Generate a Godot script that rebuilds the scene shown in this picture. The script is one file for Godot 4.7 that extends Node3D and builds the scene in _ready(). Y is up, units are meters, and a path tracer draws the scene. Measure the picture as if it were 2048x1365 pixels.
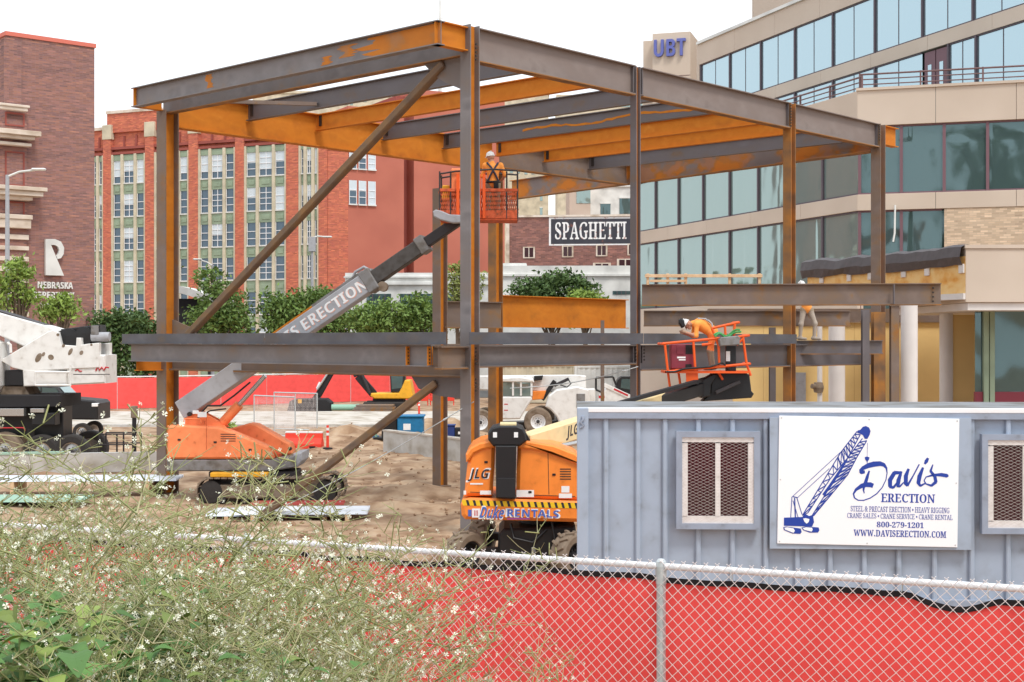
extends Node3D
# A steel frame going up between brick buildings, seen over a chain-link fence.
# Eye at (0, EYE, 0) looking along -z; y = 0 is the site ground.
const F := 2780.0
const EYE := 4.27
const UB := Vector2(0.6756, 0.7373)   # frame grid: along the right-hand girder line (x, depth)
const TB := Vector2(-0.7373, 0.6756)  # frame grid: along the left-hand beam line
var M := {}
var used := {}
var rng := RandomNumberGenerator.new()

class G:
	var v := PackedVector3Array()
	var n := PackedVector3Array()
	var c := PackedColorArray()
	var col := Color(1, 1, 1)
	var hues := false
	func vert(p: Vector3, nn: Vector3) -> void:
		v.push_back(p); n.push_back(nn)
		if hues: c.push_back(col)
	func tri(a: Vector3, b: Vector3, d: Vector3) -> void:
		var nn := (b - a).cross(d - a).normalized()
		vert(a, nn); vert(d, nn); vert(b, nn)
	func quad(a: Vector3, b: Vector3, d: Vector3, e: Vector3) -> void:
		tri(a, b, d); tri(a, d, e)
	func qo(a: Vector3, b: Vector3, d: Vector3, e: Vector3, mid: Vector3) -> void:
		var nn := (b - a).cross(d - a)
		if nn.dot((a + b + d + e) * 0.25 - mid) < 0.0: quad(a, e, d, b)
		else: quad(a, b, d, e)
	func to(a: Vector3, b: Vector3, d: Vector3, mid: Vector3) -> void:
		if (b - a).cross(d - a).dot((a + b + d) / 3.0 - mid) < 0.0: tri(a, d, b)
		else: tri(a, b, d)
	func box(p: Vector3, s: Vector3, b := Basis.IDENTITY, bev := 0.0) -> void:
		var h := s * 0.5
		if bev <= 0.0:
			var q := []
			for i in 8:
				q.append(p + b * Vector3(h.x if i & 1 else -h.x, h.y if i & 2 else -h.y, h.z if i & 4 else -h.z))
			for f in [[0, 1, 3, 2], [4, 5, 7, 6], [0, 1, 5, 4], [2, 3, 7, 6], [0, 2, 6, 4], [1, 3, 7, 5]]:
				qo(q[f[0]], q[f[1]], q[f[2]], q[f[3]], p)
			return
		var k := func(sx: float, sy: float, sz: float, ax: int) -> Vector3:
			return p + b * Vector3(sx * (h.x - (0.0 if ax == 0 else bev)), sy * (h.y - (0.0 if ax == 1 else bev)), sz * (h.z - (0.0 if ax == 2 else bev)))
		for s1 in [-1.0, 1.0]:
			qo(k.call(s1, -1., -1., 0), k.call(s1, 1., -1., 0), k.call(s1, 1., 1., 0), k.call(s1, -1., 1., 0), p)
			qo(k.call(-1., s1, -1., 1), k.call(1., s1, -1., 1), k.call(1., s1, 1., 1), k.call(-1., s1, 1., 1), p)
			qo(k.call(-1., -1., s1, 2), k.call(1., -1., s1, 2), k.call(1., 1., s1, 2), k.call(-1., 1., s1, 2), p)
			for s2 in [-1.0, 1.0]:
				qo(k.call(s1, s2, -1., 0), k.call(s1, s2, 1., 0), k.call(s1, s2, 1., 1), k.call(s1, s2, -1., 1), p)
				qo(k.call(s1, -1., s2, 0), k.call(s1, 1., s2, 0), k.call(s1, 1., s2, 2), k.call(s1, -1., s2, 2), p)
				qo(k.call(-1., s1, s2, 1), k.call(1., s1, s2, 1), k.call(1., s1, s2, 2), k.call(-1., s1, s2, 2), p)
				for s3 in [-1.0, 1.0]:
					to(k.call(s1, s2, s3, 0), k.call(s1, s2, s3, 1), k.call(s1, s2, s3, 2), p)
	func bar(a: Vector3, b: Vector3, w: float, h: float, up := Vector3.UP, bev := 0.0) -> void:
		var z := (b - a).normalized()
		var x := up.cross(z)
		x = Vector3.RIGHT if x.length() < 0.001 else x.normalized()
		box((a + b) * 0.5, Vector3(w, h, a.distance_to(b)), Basis(x, z.cross(x), z), bev)
	func ring(poly: PackedVector2Array, z: float, xf: Transform3D) -> PackedVector3Array:
		var r := PackedVector3Array()
		for q in poly: r.push_back(xf * Vector3(q.x, q.y, z))
		return r
	func ccw(poly: PackedVector2Array) -> PackedVector2Array:
		var a := 0.0
		for i in poly.size():
			a += poly[i].cross(poly[(i + 1) % poly.size()])
		if a < 0.0:
			poly = poly.duplicate(); poly.reverse()
		return poly
	func prism(poly0: PackedVector2Array, z0: float, z1: float, xf := Transform3D.IDENTITY, bev := 0.0) -> void:
		var poly := ccw(poly0)
		var idx := Geometry2D.triangulate_polygon(poly)
		var inner := poly
		if bev > 0.0:
			inner = PackedVector2Array()
			var m := poly.size()
			for i in m:
				var d1 := (poly[i] - poly[(i + m - 1) % m]).normalized()
				var d2 := (poly[(i + 1) % m] - poly[i]).normalized()
				var n1 := Vector2(-d1.y, d1.x)
				var n2 := Vector2(-d2.y, d2.x)
				var mi := (n1 + n2)
				mi = n1 if mi.length() < 0.01 else mi / maxf(mi.length_squared() * 0.5, 0.35)
				inner.push_back(poly[i] + mi * bev)
			var a0 := ring(inner, z0, xf)
			var a1 := ring(poly, z0 + bev, xf)
			var a2 := ring(poly, z1 - bev, xf)
			var a3 := ring(inner, z1, xf)
			for pr in [[a0, a1], [a1, a2], [a2, a3]]:
				for i in m:
					var j := (i + 1) % m
					quad(pr[0][i], pr[0][j], pr[1][j], pr[1][i])
		else:
			var b0 := ring(poly, z0, xf)
			var b1 := ring(poly, z1, xf)
			for i in poly.size():
				var j := (i + 1) % poly.size()
				quad(b0[i], b0[j], b1[j], b1[i])
		var f0 := ring(inner, z0, xf)
		var f1 := ring(inner, z1, xf)
		for i in range(0, idx.size(), 3):
			var t := [idx[i], idx[i + 1], idx[i + 2]]
			var ar := (inner[t[1]] - inner[t[0]]).cross(inner[t[2]] - inner[t[0]])
			if ar < 0.0: t = [t[0], t[2], t[1]]
			tri(f1[t[0]], f1[t[1]], f1[t[2]])
			tri(f0[t[0]], f0[t[2]], f0[t[1]])
	func tube(path: Array, rad, sides := 8, caps := true) -> void:
		var m := path.size()
		var z: Vector3 = (path[1] - path[0]).normalized()
		var x := z.cross(Vector3.UP)
		if x.length() < 0.01: x = z.cross(Vector3.RIGHT)
		x = x.normalized()
		var prev := []
		for i in m:
			if i > 0:
				var zz: Vector3 = (path[mini(i + 1, m - 1)] - path[i - 1]).normalized()
				x = (x - zz * x.dot(zz)).normalized()
				z = zz
			var y := z.cross(x)
			var r: float = rad[i] if rad is Array else rad
			var cur := []
			for k in sides:
				var a := TAU * k / sides
				var d := x * cos(a) + y * sin(a)
				cur.append([path[i] + d * r, d])
			if i > 0:
				for k in sides:
					var j := (k + 1) % sides
					vert(prev[k][0], prev[k][1]); vert(cur[j][0], cur[j][1]); vert(prev[j][0], prev[j][1])
					vert(prev[k][0], prev[k][1]); vert(cur[k][0], cur[k][1]); vert(cur[j][0], cur[j][1])
			if caps and (i == 0 or i == m - 1):
				for k in range(1, sides - 1):
					if i == 0: tri(cur[0][0], cur[k + 1][0], cur[k][0])
					else: tri(cur[0][0], cur[k][0], cur[k + 1][0])
			prev = cur
	func lathe(prof: Array, sides := 16, xf := Transform3D.IDENTITY) -> void:
		for i in prof.size() - 1:
			var p: Vector2 = prof[i]
			var q: Vector2 = prof[i + 1]
			var d := (q - p).normalized()
			var nr := Vector2(d.y, -d.x)
			for k in sides:
				var a := TAU * k / sides
				var b := TAU * (k + 1) / sides
				var ca := Vector3(cos(a), 0, sin(a))
				var cb := Vector3(cos(b), 0, sin(b))
				var na := (xf.basis * (ca * nr.x + Vector3.UP * nr.y)).normalized()
				var nb := (xf.basis * (cb * nr.x + Vector3.UP * nr.y)).normalized()
				var p0 := xf * (ca * p.x + Vector3.UP * p.y)
				var p1 := xf * (cb * p.x + Vector3.UP * p.y)
				var q0 := xf * (ca * q.x + Vector3.UP * q.y)
				var q1 := xf * (cb * q.x + Vector3.UP * q.y)
				vert(p0, na); vert(q1, nb); vert(q0, na)
				vert(p0, na); vert(p1, nb); vert(q1, nb)
	func isec(a: Vector3, b: Vector3, d: float, w: float, tf := 0.025, tw := 0.016, up := Vector3.UP) -> void:
		# a and b run along the middle of the top flange
		var z := (b - a).normalized()
		var x := up.cross(z).normalized()
		var y := z.cross(x)
		var hw := w * 0.5
		var ht := tw * 0.5
		var poly := PackedVector2Array([Vector2(-hw, 0), Vector2(-hw, -tf), Vector2(-ht, -tf), Vector2(-ht, -d + tf), Vector2(-hw, -d + tf), Vector2(-hw, -d),
			Vector2(hw, -d), Vector2(hw, -d + tf), Vector2(ht, -d + tf), Vector2(ht, -tf), Vector2(hw, -tf), Vector2(hw, 0)])
		prism(poly, 0.0, a.distance_to(b), Transform3D(Basis(x, y, z), a))
	func mesh() -> ArrayMesh:
		var a := []
		a.resize(Mesh.ARRAY_MAX)
		a[Mesh.ARRAY_VERTEX] = v
		a[Mesh.ARRAY_NORMAL] = n
		if hues: a[Mesh.ARRAY_COLOR] = c
		var m := ArrayMesh.new()
		m.add_surface_from_arrays(Mesh.PRIMITIVE_TRIANGLES, a)
		return m

# ---------- placing and naming
func at(px: float, py: float, d: float) -> Vector3:
	return Vector3((px - 1024.0) / F * d, EYE + (682.5 - py) / F * d, -d)
func xat(px: float, d: float) -> float:
	return (px - 1024.0) / F * d
func grid(u: float, t: float, h: float) -> Vector3:
	return Vector3(-0.937 + UB.x * u + TB.x * t, EYE + h, -(31.0 + UB.y * u + TB.y * t))
func numbered(called: String, under: Node) -> String:
	var key := "%d/%s" % [under.get_instance_id(), called]
	var k: int = used.get(key, -1) + 1
	used[key] = k
	return called if k == 0 else "%s_%03d" % [called, k]
func thing(called: String, label: String, category: String, pos := Vector3.ZERO, group := "", yaw := 0.0) -> Node3D:
	var o := Node3D.new()
	o.name = numbered(called, self)
	add_child(o, true)
	o.position = pos
	o.rotation.y = yaw
	tag(o, label, category, group)
	return o
func tag(o: Node3D, label: String, category: String, group := "") -> Node3D:
	o.set_meta("label", label)
	o.set_meta("category", category)
	if group != "": o.set_meta("group", group)
	return o
func part(under: Node, called: String, g, mat: Material, xf := Transform3D.IDENTITY) -> MeshInstance3D:
	var o := MeshInstance3D.new()
	o.name = numbered(called, under)
	o.mesh = g.mesh() if g is G else g
	o.material_override = mat
	under.add_child(o, true)
	o.transform = xf
	return o
func struct(called: String, g, mat: Material) -> MeshInstance3D:
	var o := part(self, called, g, mat)
	o.set_meta("kind", "structure")
	return o
func copy(o: Node3D, called: String, pos: Vector3, yaw := 0.0, sc := 1.0) -> Node3D:
	var k: Node3D = o.duplicate()
	k.name = numbered(called, self)
	add_child(k, true)
	k.position = pos
	k.rotation.y = yaw
	k.scale = Vector3(sc, sc, sc)
	return k
func pts(a: Array) -> PackedVector2Array:
	var r := PackedVector2Array()
	for q in a: r.push_back(Vector2(q[0], q[1]))
	return r
# outline given in photo pixels, at depth d, seen from a base point: local x, y
func outline(a: Array, d: float, base: Vector3) -> PackedVector2Array:
	var r := PackedVector2Array()
	for q in a:
		var p := at(q[0], q[1], d) - base
		r.push_back(Vector2(p.x, p.y))
	return r
func axis_z(p: Vector3) -> Transform3D:      # lathe axis along +z
	return Transform3D(Basis(Vector3.RIGHT, Vector3(0, 0, 1), Vector3(0, -1, 0)), p)
func axis_to(p: Vector3, dir: Vector3) -> Transform3D:
	var y := dir.normalized()
	var x := y.cross(Vector3(0.3, 0.2, 0.93)).normalized()
	return Transform3D(Basis(x, y, x.cross(y)), p)
func lettering(under: Node, s: String, wide: float, high: float, mat: Material, xf: Transform3D, font := "Droid Sans", bold := 700, thick := 0.01, slant := 0.0, called := "lettering") -> MeshInstance3D:
	var f := SystemFont.new()
	f.font_names = PackedStringArray([font])
	f.font_weight = bold
	var t := TextMesh.new()
	t.font = f
	t.text = s
	t.font_size = 48
	t.pixel_size = 0.01
	t.depth = 0.05
	t.curve_step = 2.0
	var bb := t.get_aabb()
	var sx := wide / bb.size.x
	var sy := high / bb.size.y
	var sz := thick / 0.05
	var ctr := bb.get_center()
	var b := Basis(Vector3(sx, 0, 0), Vector3(slant * sy, sy, 0), Vector3(0, 0, sz))
	return part(under, called, t, mat, xf * Transform3D(b, -(b * ctr)))

# ---------- materials
func noise_tex(freq: float, ramp: Array, seed := 1, size := 256, octaves := 4, kind := FastNoiseLite.TYPE_SIMPLEX_SMOOTH) -> NoiseTexture2D:
	var f := FastNoiseLite.new()
	f.seed = seed
	f.noise_type = kind
	f.frequency = freq
	f.fractal_octaves = octaves
	var g := Gradient.new()
	var offs := PackedFloat32Array()
	var cols := PackedColorArray()
	for r in ramp:
		offs.push_back(r[0]); cols.push_back(r[1])
	g.offsets = offs
	g.colors = cols
	var t := NoiseTexture2D.new()
	t.width = size
	t.height = size
	t.seamless = true
	t.noise = f
	t.color_ramp = g
	return t
func mk(key: String, col: Color, rough := 0.8, metal := 0.0, tex: Texture2D = null, sc := 1.0) -> StandardMaterial3D:
	var m := StandardMaterial3D.new()
	m.albedo_color = col
	m.roughness = rough
	m.metallic = metal
	if tex:
		m.albedo_texture = tex
		m.uv1_triplanar = true
		m.uv1_world_triplanar = true
		m.uv1_scale = Vector3.ONE * sc
	M[key] = m
	return m
func c8(r: int, g: int, b: int) -> Color:
	return Color(r / 255.0, g / 255.0, b / 255.0)
func brick_tex(base: Array, mortar: Color, seed: int) -> ImageTexture:
	var r := RandomNumberGenerator.new()
	r.seed = seed
	var im := Image.create(512, 512, false, Image.FORMAT_RGB8)
	im.fill(mortar)
	var bw := 32
	var bh := 10
	for row in 52:
		var off := (bw >> 1) if row % 2 else 0
		for k in 17:
			var col: Color = base[r.randi() % base.size()]
			var f := r.randf_range(0.86, 1.12)
			col = Color(col.r * f, col.g * f, col.b * f)
			im.fill_rect(Rect2i(k * bw - off, row * bh, bw - 2, bh - 2), col)
	return ImageTexture.create_from_image(im)

func make_materials() -> void:
	var mottle := noise_tex(0.02, [[0.0, Color(0.80, 0.80, 0.80)], [0.5, Color(0.92, 0.92, 0.92)], [1.0, Color(1, 1, 1)]], 3)
	var dirty := noise_tex(0.012, [[0.0, Color(0.74, 0.70, 0.65)], [0.35, Color(0.91, 0.895, 0.87)], [0.6, Color(1, 1, 1)], [1.0, Color(0.95, 0.95, 0.95)]], 8, 256, 5)
	var scuff := noise_tex(0.011, [[0.0, Color(0.84, 0.82, 0.80)], [0.2, Color(0.94, 0.935, 0.93)], [0.5, Color(0.98, 0.98, 0.98)], [1.0, Color(1, 1, 1)]], 12, 512, 5)
	var faint := noise_tex(0.01, [[0.0, Color(0.95, 0.95, 0.95)], [1.0, Color(1, 1, 1)]], 14)
	var wavy := noise_tex(0.006, [[0.0, Color(0, 0, 0)], [1.0, Color(1, 1, 1)]], 15, 256, 2)
	wavy.as_normal_map = true
	wavy.bump_strength = 6.0
	# steel
	var sg := noise_tex(0.007, [[0.0, c8(148, 112, 78)], [0.18, c8(132, 120, 114)], [0.5, c8(128, 122, 122)], [0.75, c8(142, 136, 136)], [1.0, c8(118, 113, 114)]], 21, 512, 5)
	var sd := noise_tex(0.008, [[0.0, c8(122, 92, 64)], [0.2, c8(108, 99, 97)], [0.55, c8(106, 100, 102)], [1.0, c8(118, 112, 116)]], 22, 512, 5)
	var sb := noise_tex(0.008, [[0.0, c8(164, 108, 48)], [0.25, c8(140, 114, 92)], [0.55, c8(132, 114, 104)], [0.8, c8(142, 124, 114)], [1.0, c8(160, 114, 62)]], 23, 512, 5)
	var sr := noise_tex(0.007, [[0.0, c8(140, 84, 34)], [0.22, c8(184, 108, 26)], [0.5, c8(204, 124, 30)], [0.75, c8(194, 112, 22)], [1.0, c8(212, 136, 48)]], 24, 512, 5)
	var sp := noise_tex(0.006, [[0.0, c8(120, 108, 106)], [0.42, c8(132, 118, 114)], [0.53, c8(158, 108, 60)], [0.62, c8(196, 116, 26)], [1.0, c8(202, 122, 32)]], 25, 512, 5)
	mk("steel", Color(0.95, 0.95, 0.95), 0.62, 0.25, sg, 0.22)
	mk("steel_tan", Color(0.95, 0.95, 0.95), 0.7, 0.15, noise_tex(0.007, [[0.0, c8(150, 112, 78)], [0.16, c8(138, 121, 113)], [0.55, c8(140, 126, 120)], [0.8, c8(150, 137, 131)], [1.0, c8(130, 116, 110)]], 28, 512, 5), 0.22)
	mk("steel_dark", Color(1, 1, 1), 0.6, 0.25, sd, 0.25)
	mk("steel_brown", Color(0.92, 0.92, 0.92), 0.75, 0.1, sb, 0.24)
	mk("rust", Color(1, 1, 1), 0.9, 0.0, sr, 0.25)
	mk("steel_patchy", Color(1, 1, 1), 0.75, 0.1, sp, 0.2)
	mk("rust_patchy", Color(1, 1, 1), 0.8, 0.05, noise_tex(0.006, [[0.0, c8(134, 120, 112)], [0.3, c8(146, 118, 92)], [0.45, c8(184, 112, 40)], [0.7, c8(202, 122, 32)], [1.0, c8(188, 110, 30)]], 29, 512, 5), 0.2)
	mk("plate_edge", Color(1, 1, 1), 0.55, 0.3, noise_tex(0.01, [[0.0, c8(104, 88, 74)], [0.3, c8(84, 82, 86)], [0.6, c8(92, 92, 98)], [1.0, c8(112, 110, 112)]], 27, 512, 5), 0.3)
	mk("bolt", c8(60, 52, 48), 0.6, 0.4)
	mk("brace_steel", Color(1, 1, 1), 0.8, 0.05, noise_tex(0.014, [[0.0, c8(88, 74, 66)], [0.35, c8(112, 92, 76)], [0.65, c8(126, 100, 72)], [1.0, c8(146, 106, 60)]], 30, 256, 5), 0.5)
	mk("rust_dull", Color(1, 1, 1), 0.85, 0.0, noise_tex(0.012, [[0.0, c8(104, 82, 64)], [0.45, c8(136, 98, 62)], [0.8, c8(160, 108, 52)], [1.0, c8(178, 116, 46)]], 26, 256, 5), 0.4)
	# ground
	mk("soil", Color(1, 1, 1), 1.0, 0.0, noise_tex(0.012, [[0.0, c8(108, 80, 56)], [0.3, c8(142, 112, 86)], [0.6, c8(174, 145, 117)], [1.0, c8(198, 175, 148)]], 31, 512, 6), 0.16)
	mk("clod", Color(1, 1, 1), 1.0, 0.0, noise_tex(0.03, [[0.0, c8(126, 98, 74)], [1.0, c8(186, 154, 126)]], 32), 0.6)
	mk("concrete", c8(206, 198, 188), 0.95, 0.0, dirty, 0.2)
	mk("concrete_wall", c8(200, 198, 194), 0.9, 0.0, dirty, 0.3)
	mk("asphalt", c8(96, 94, 92), 0.95, 0.0, mottle, 0.4)
	# fence
	mk("galv", Color(1, 1, 1), 0.45, 0.35, noise_tex(0.03, [[0.0, c8(172, 180, 182)], [0.5, c8(200, 206, 208)], [1.0, c8(216, 220, 220)]], 33), 2.0)
	mk("wire", c8(236, 226, 224), 0.5, 0.1)
	mk("red_fabric", c8(255, 96, 92), 0.85, 0.0, noise_tex(0.015, [[0.0, Color(0.93, 0.9, 0.9)], [0.6, Color(1, 1, 1)], [1.0, Color(1, 1, 1)]], 34), 0.5)
	M.red_fabric.backlight_enabled = true
	M.red_fabric.backlight = Color(0.5, 0.09, 0.08)
	mk("black_hem", c8(34, 30, 32), 0.9)
	# paints
	mk("container", c8(166, 179, 197), 0.55, 0.0, scuff, 0.35)
	mk("container_trim", c8(152, 162, 180), 0.6, 0.0, scuff, 0.5)
	mk("roof_grey", c8(134, 136, 140), 0.8, 0.0, dirty, 0.3)
	mk("white_trim", c8(236, 236, 238), 0.5)
	mk("cream_trim", c8(240, 235, 232), 0.6, 0.0, scuff, 1.0)
	mk("mesh_grille", c8(210, 202, 198), 0.6)
	mk("dark_glass", c8(62, 30, 36), 0.1, 0.0)  # maroon tint paints in the red fence mirrored by the office panes
	mk("sign_white", c8(246, 247, 250), 0.35)
	mk("sign_blue", c8(26, 62, 160), 0.5)
	mk("orange", c8(255, 146, 60), 0.3, 0.0, scuff, 0.5)
	mk("orange_worn", c8(255, 146, 92), 0.6, 0.0, noise_tex(0.02, [[0.0, Color(0.78, 0.70, 0.64)], [0.25, Color(0.96, 0.94, 0.92)], [0.8, Color(1, 1, 1)], [1.0, Color(1, 1, 1)]], 35, 256, 5), 0.6)
	mk("orange_rail", c8(238, 92, 22), 0.45)
	mk("orange_rusty", Color(1, 1, 1), 0.8, 0.0, noise_tex(0.03, [[0.0, c8(112, 70, 50)], [0.35, c8(186, 84, 48)], [0.7, c8(216, 98, 58)], [1.0, c8(206, 106, 68)]], 36), 0.8)
	mk("black", c8(26, 25, 27), 0.45)
	mk("black_matt", c8(36, 34, 36), 0.85)
	mk("dark_metal", c8(62, 58, 60), 0.55, 0.3, scuff, 1.0)
	mk("rubber", c8(56, 52, 50), 0.92, 0.0, scuff, 1.5)
	mk("rubber_muddy", c8(140, 124, 108), 0.95, 0.0, dirty, 0.9)
	mk("grey_paint", c8(172, 173, 178), 0.55, 0.0, scuff, 0.7)
	mk("grey_worn", c8(134, 132, 132), 0.6, 0.1, dirty, 0.9)
	mk("boom_dark", c8(82, 78, 76), 0.5, 0.2, dirty, 1.1)
	mk("chrome", c8(190, 188, 186), 0.25, 0.8)
	mk("white_paint", c8(236, 234, 230), 0.4, 0.0, scuff, 0.4)
	mk("cream_boom", c8(240, 218, 166), 0.45, 0.0, scuff, 0.5)
	mk("hazard_yellow", c8(240, 196, 30), 0.5)
	mk("yellow", c8(238, 172, 34), 0.5, 0.0, scuff, 0.5)
	mk("decal_white", c8(240, 240, 240), 0.5)
	mk("decal_dark", c8(44, 42, 52), 0.5)
	mk("decal_blue", c8(74, 104, 184), 0.5)
	mk("decal_red", c8(196, 44, 52), 0.5)
	mk("decal_purple", c8(150, 70, 140), 0.5)
	mk("decal_peach", c8(232, 170, 146), 0.5)
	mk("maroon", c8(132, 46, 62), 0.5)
	mk("blue_box", c8(28, 120, 170), 0.5, 0.0, scuff, 0.8)
	mk("navy", c8(34, 56, 120), 0.6)
	mk("green_hose", c8(70, 150, 84), 0.6)
	mk("green_pipe", c8(142, 182, 160), 0.6)
	mk("red_plastic", c8(236, 66, 46), 0.6)
	mk("red_ladder", c8(186, 78, 70), 0.6)
	mk("deck_sheet", c8(228, 232, 238), 0.4, 0.3, scuff, 0.5)
	mk("deck_green", c8(164, 196, 176), 0.6, 0.0, scuff, 0.5)
	mk("timber", Color(1, 1, 1), 0.9, 0.0, noise_tex(0.02, [[0.0, c8(196, 160, 122)], [1.0, c8(226, 196, 160)]], 37), 0.7)
	# buildings
	mk("brick_dark", Color(1, 1, 1), 0.95, 0.0, brick_tex([c8(152, 108, 98), c8(138, 102, 98), c8(166, 116, 98), c8(132, 97, 96), c8(158, 112, 104)], c8(146, 119, 112), 5), 0.16)
	mk("brick_orange", Color(1, 1, 1), 0.95, 0.0, brick_tex([c8(200, 114, 86), c8(190, 102, 80), c8(206, 120, 88), c8(182, 100, 84)], c8(190, 116, 96), 6), 0.16)
	mk("brick_red", Color(1, 1, 1), 0.95, 0.0, noise_tex(0.01, [[0.0, c8(170, 98, 82)], [0.5, c8(186, 110, 92)], [1.0, c8(196, 120, 100)]], 38), 0.05)
	mk("brick_maroon", c8(164, 88, 78), 0.95, 0.0, mottle, 0.05)
	mk("brick_brown", Color(1, 1, 1), 0.95, 0.0, brick_tex([c8(140, 98, 90), c8(128, 88, 82), c8(152, 104, 92)], c8(142, 110, 102), 9), 0.14)
	mk("brick_tan", Color(1, 1, 1), 0.95, 0.0, brick_tex([c8(204, 180, 154), c8(198, 174, 148), c8(210, 186, 160)], c8(190, 170, 148), 10), 0.2)
	mk("coping_red", c8(214, 116, 98), 0.7)
	mk("stone", c8(226, 212, 198), 0.9, 0.0, dirty, 0.15)
	mk("cream_wall", c8(222, 210, 184), 0.9, 0.0, mottle, 0.1)
	mk("green_panel", c8(160, 178, 152), 0.8, 0.0, mottle, 0.1)
	mk("window_glass", c8(86, 104, 118), 0.08, 0.25)
	mk("window_blind", c8(206, 216, 222), 0.3)
	mk("white_wall", c8(240, 240, 236), 0.85, 0.0, mottle, 0.08)
	mk("beige_panel", c8(210, 194, 178), 0.85, 0.0, noise_tex(0.01, [[0.0, Color(0.92, 0.91, 0.9)], [1.0, Color(1, 1, 1)]], 39), 0.07)
	mk("glass_sky", c8(174, 196, 204), 0.04, 0.75)
	mk("glass_green", c8(150, 170, 166), 0.05, 0.55)
	mk("glass_dark", c8(92, 114, 116), 0.04, 0.5)
	for key in ["glass_green", "glass_dark", "glass_sky"]:
		M[key].normal_enabled = true
		M[key].normal_texture = wavy
		M[key].normal_scale = 0.25 if key != "glass_sky" else 0.08
		M[key].uv1_triplanar = true
		M[key].uv1_world_triplanar = true
		M[key].uv1_scale = Vector3(0.3, 0.18, 0.3)
	mk("mullion", c8(116, 84, 92), 0.6)
	mk("mullion_dark", c8(88, 76, 84), 0.6)
	mk("rail_brown", c8(112, 84, 84), 0.6)
	mk("letter_blue", c8(96, 104, 176), 0.5)
	mk("rusty_fascia", Color(1, 1, 1), 0.9, 0.0, noise_tex(0.014, [[0.0, c8(196, 118, 40)], [0.3, c8(224, 160, 78)], [0.6, c8(236, 196, 130)], [1.0, c8(238, 206, 150)]], 40, 256, 5), 0.4)
	mk("membrane", c8(84, 76, 78), 0.5, 0.0, mottle, 0.6)
	mk("column_grey", c8(226, 220, 216), 0.8, 0.0, faint, 0.4)
	mk("ochre", c8(240, 206, 140), 0.9, 0.0, faint, 0.2)
	mk("sign_black", Color(1, 1, 1), 0.95, 0.0, noise_tex(0.02, [[0.0, c8(132, 80, 70)], [0.12, c8(74, 66, 70)], [0.3, c8(62, 62, 70)], [1.0, c8(72, 72, 80)]], 41, 256, 5), 0.14)
	mk("painted_white", Color(1, 1, 1), 0.95, 0.0, noise_tex(0.03, [[0.0, c8(160, 96, 84)], [0.16, c8(196, 160, 152)], [0.3, c8(232, 230, 230)], [1.0, c8(240, 240, 240)]], 42, 256, 5), 0.2)
	# plants: colour comes with each leaf
	for key in ["leaf", "stem", "petal"]:
		var m := mk(key, Color(1, 1, 1), 0.7)
		m.vertex_color_use_as_albedo = true
		m.backlight_enabled = true
		m.backlight = Color(0.25, 0.3, 0.1) if key != "petal" else Color(0.3, 0.3, 0.28)
	mk("stalk", c8(128, 142, 84), 0.8)
	mk("bark", c8(112, 96, 82), 0.95, 0.0, scuff, 1.0)
	var pm := mk("person", Color(1, 1, 1), 0.85)
	pm.vertex_color_use_as_albedo = true
	mk("hard_hat", c8(226, 224, 222), 0.4)
	mk("hi_vis", c8(255, 160, 70), 0.8)
	mk("strap_dark", c8(60, 58, 74), 0.8)

func _ready() -> void:
	rng.seed = 7
	# camera
	var cam := Camera3D.new()
	cam.name = "camera"
	cam.fov = rad_to_deg(2.0 * atan(682.5 / F))
	cam.near = 0.1
	cam.far = 3000.0
	cam.position = Vector3(0, EYE, 0)
	add_child(cam)
	cam.current = true
	# overcast sky
	var sm := ProceduralSkyMaterial.new()
	sm.sky_top_color = Color(0.93, 0.965, 1.0)
	sm.sky_horizon_color = Color(0.97, 0.98, 0.99)
	sm.sky_curve = 0.15
	sm.ground_bottom_color = Color(0.5, 0.47, 0.43)
	sm.ground_horizon_color = Color(0.8, 0.8, 0.8)
	sm.sun_angle_max = 0.0
	var sky := Sky.new()
	sky.sky_material = sm
	var env := Environment.new()
	env.background_mode = Environment.BG_SKY
	env.sky = sky
	env.background_energy_multiplier = 1.0
	env.tonemap_mode = Environment.TONE_MAPPER_LINEAR
	env.tonemap_exposure = 1.42
	env.sdfgi_enabled = true
	env.ssao_enabled = true
	env.ssil_enabled = true
	var we := WorldEnvironment.new()
	we.name = "world_environment"
	we.environment = env
	add_child(we)
	# veiled sun, high behind the camera's right shoulder
	var sun := DirectionalLight3D.new()
	sun.name = "sun"
	sun.light_energy = 0.5
	sun.light_color = Color(1.0, 0.985, 0.96)
	sun.light_angular_distance = 14.0
	sun.shadow_enabled = true
	sun.rotation_degrees = Vector3(-58, 28, 0)
	add_child(sun)
	make_materials()
	# setting
	build_ground()
	build_theatre()
	build_factory()
	build_far_buildings()
	build_bank()
	build_entrance()
	build_frame()
	build_near_fence()
	build_office()
	# machines and people
	build_crawler_lift()
	build_wheeled_lift()
	build_crane()
	build_pickup()
	build_telehandler()
	build_skid_steer()
	build_excavator()
	build_workers()
	# site clutter, plants
	build_clutter()
	build_trees()
	build_weeds()

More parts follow.
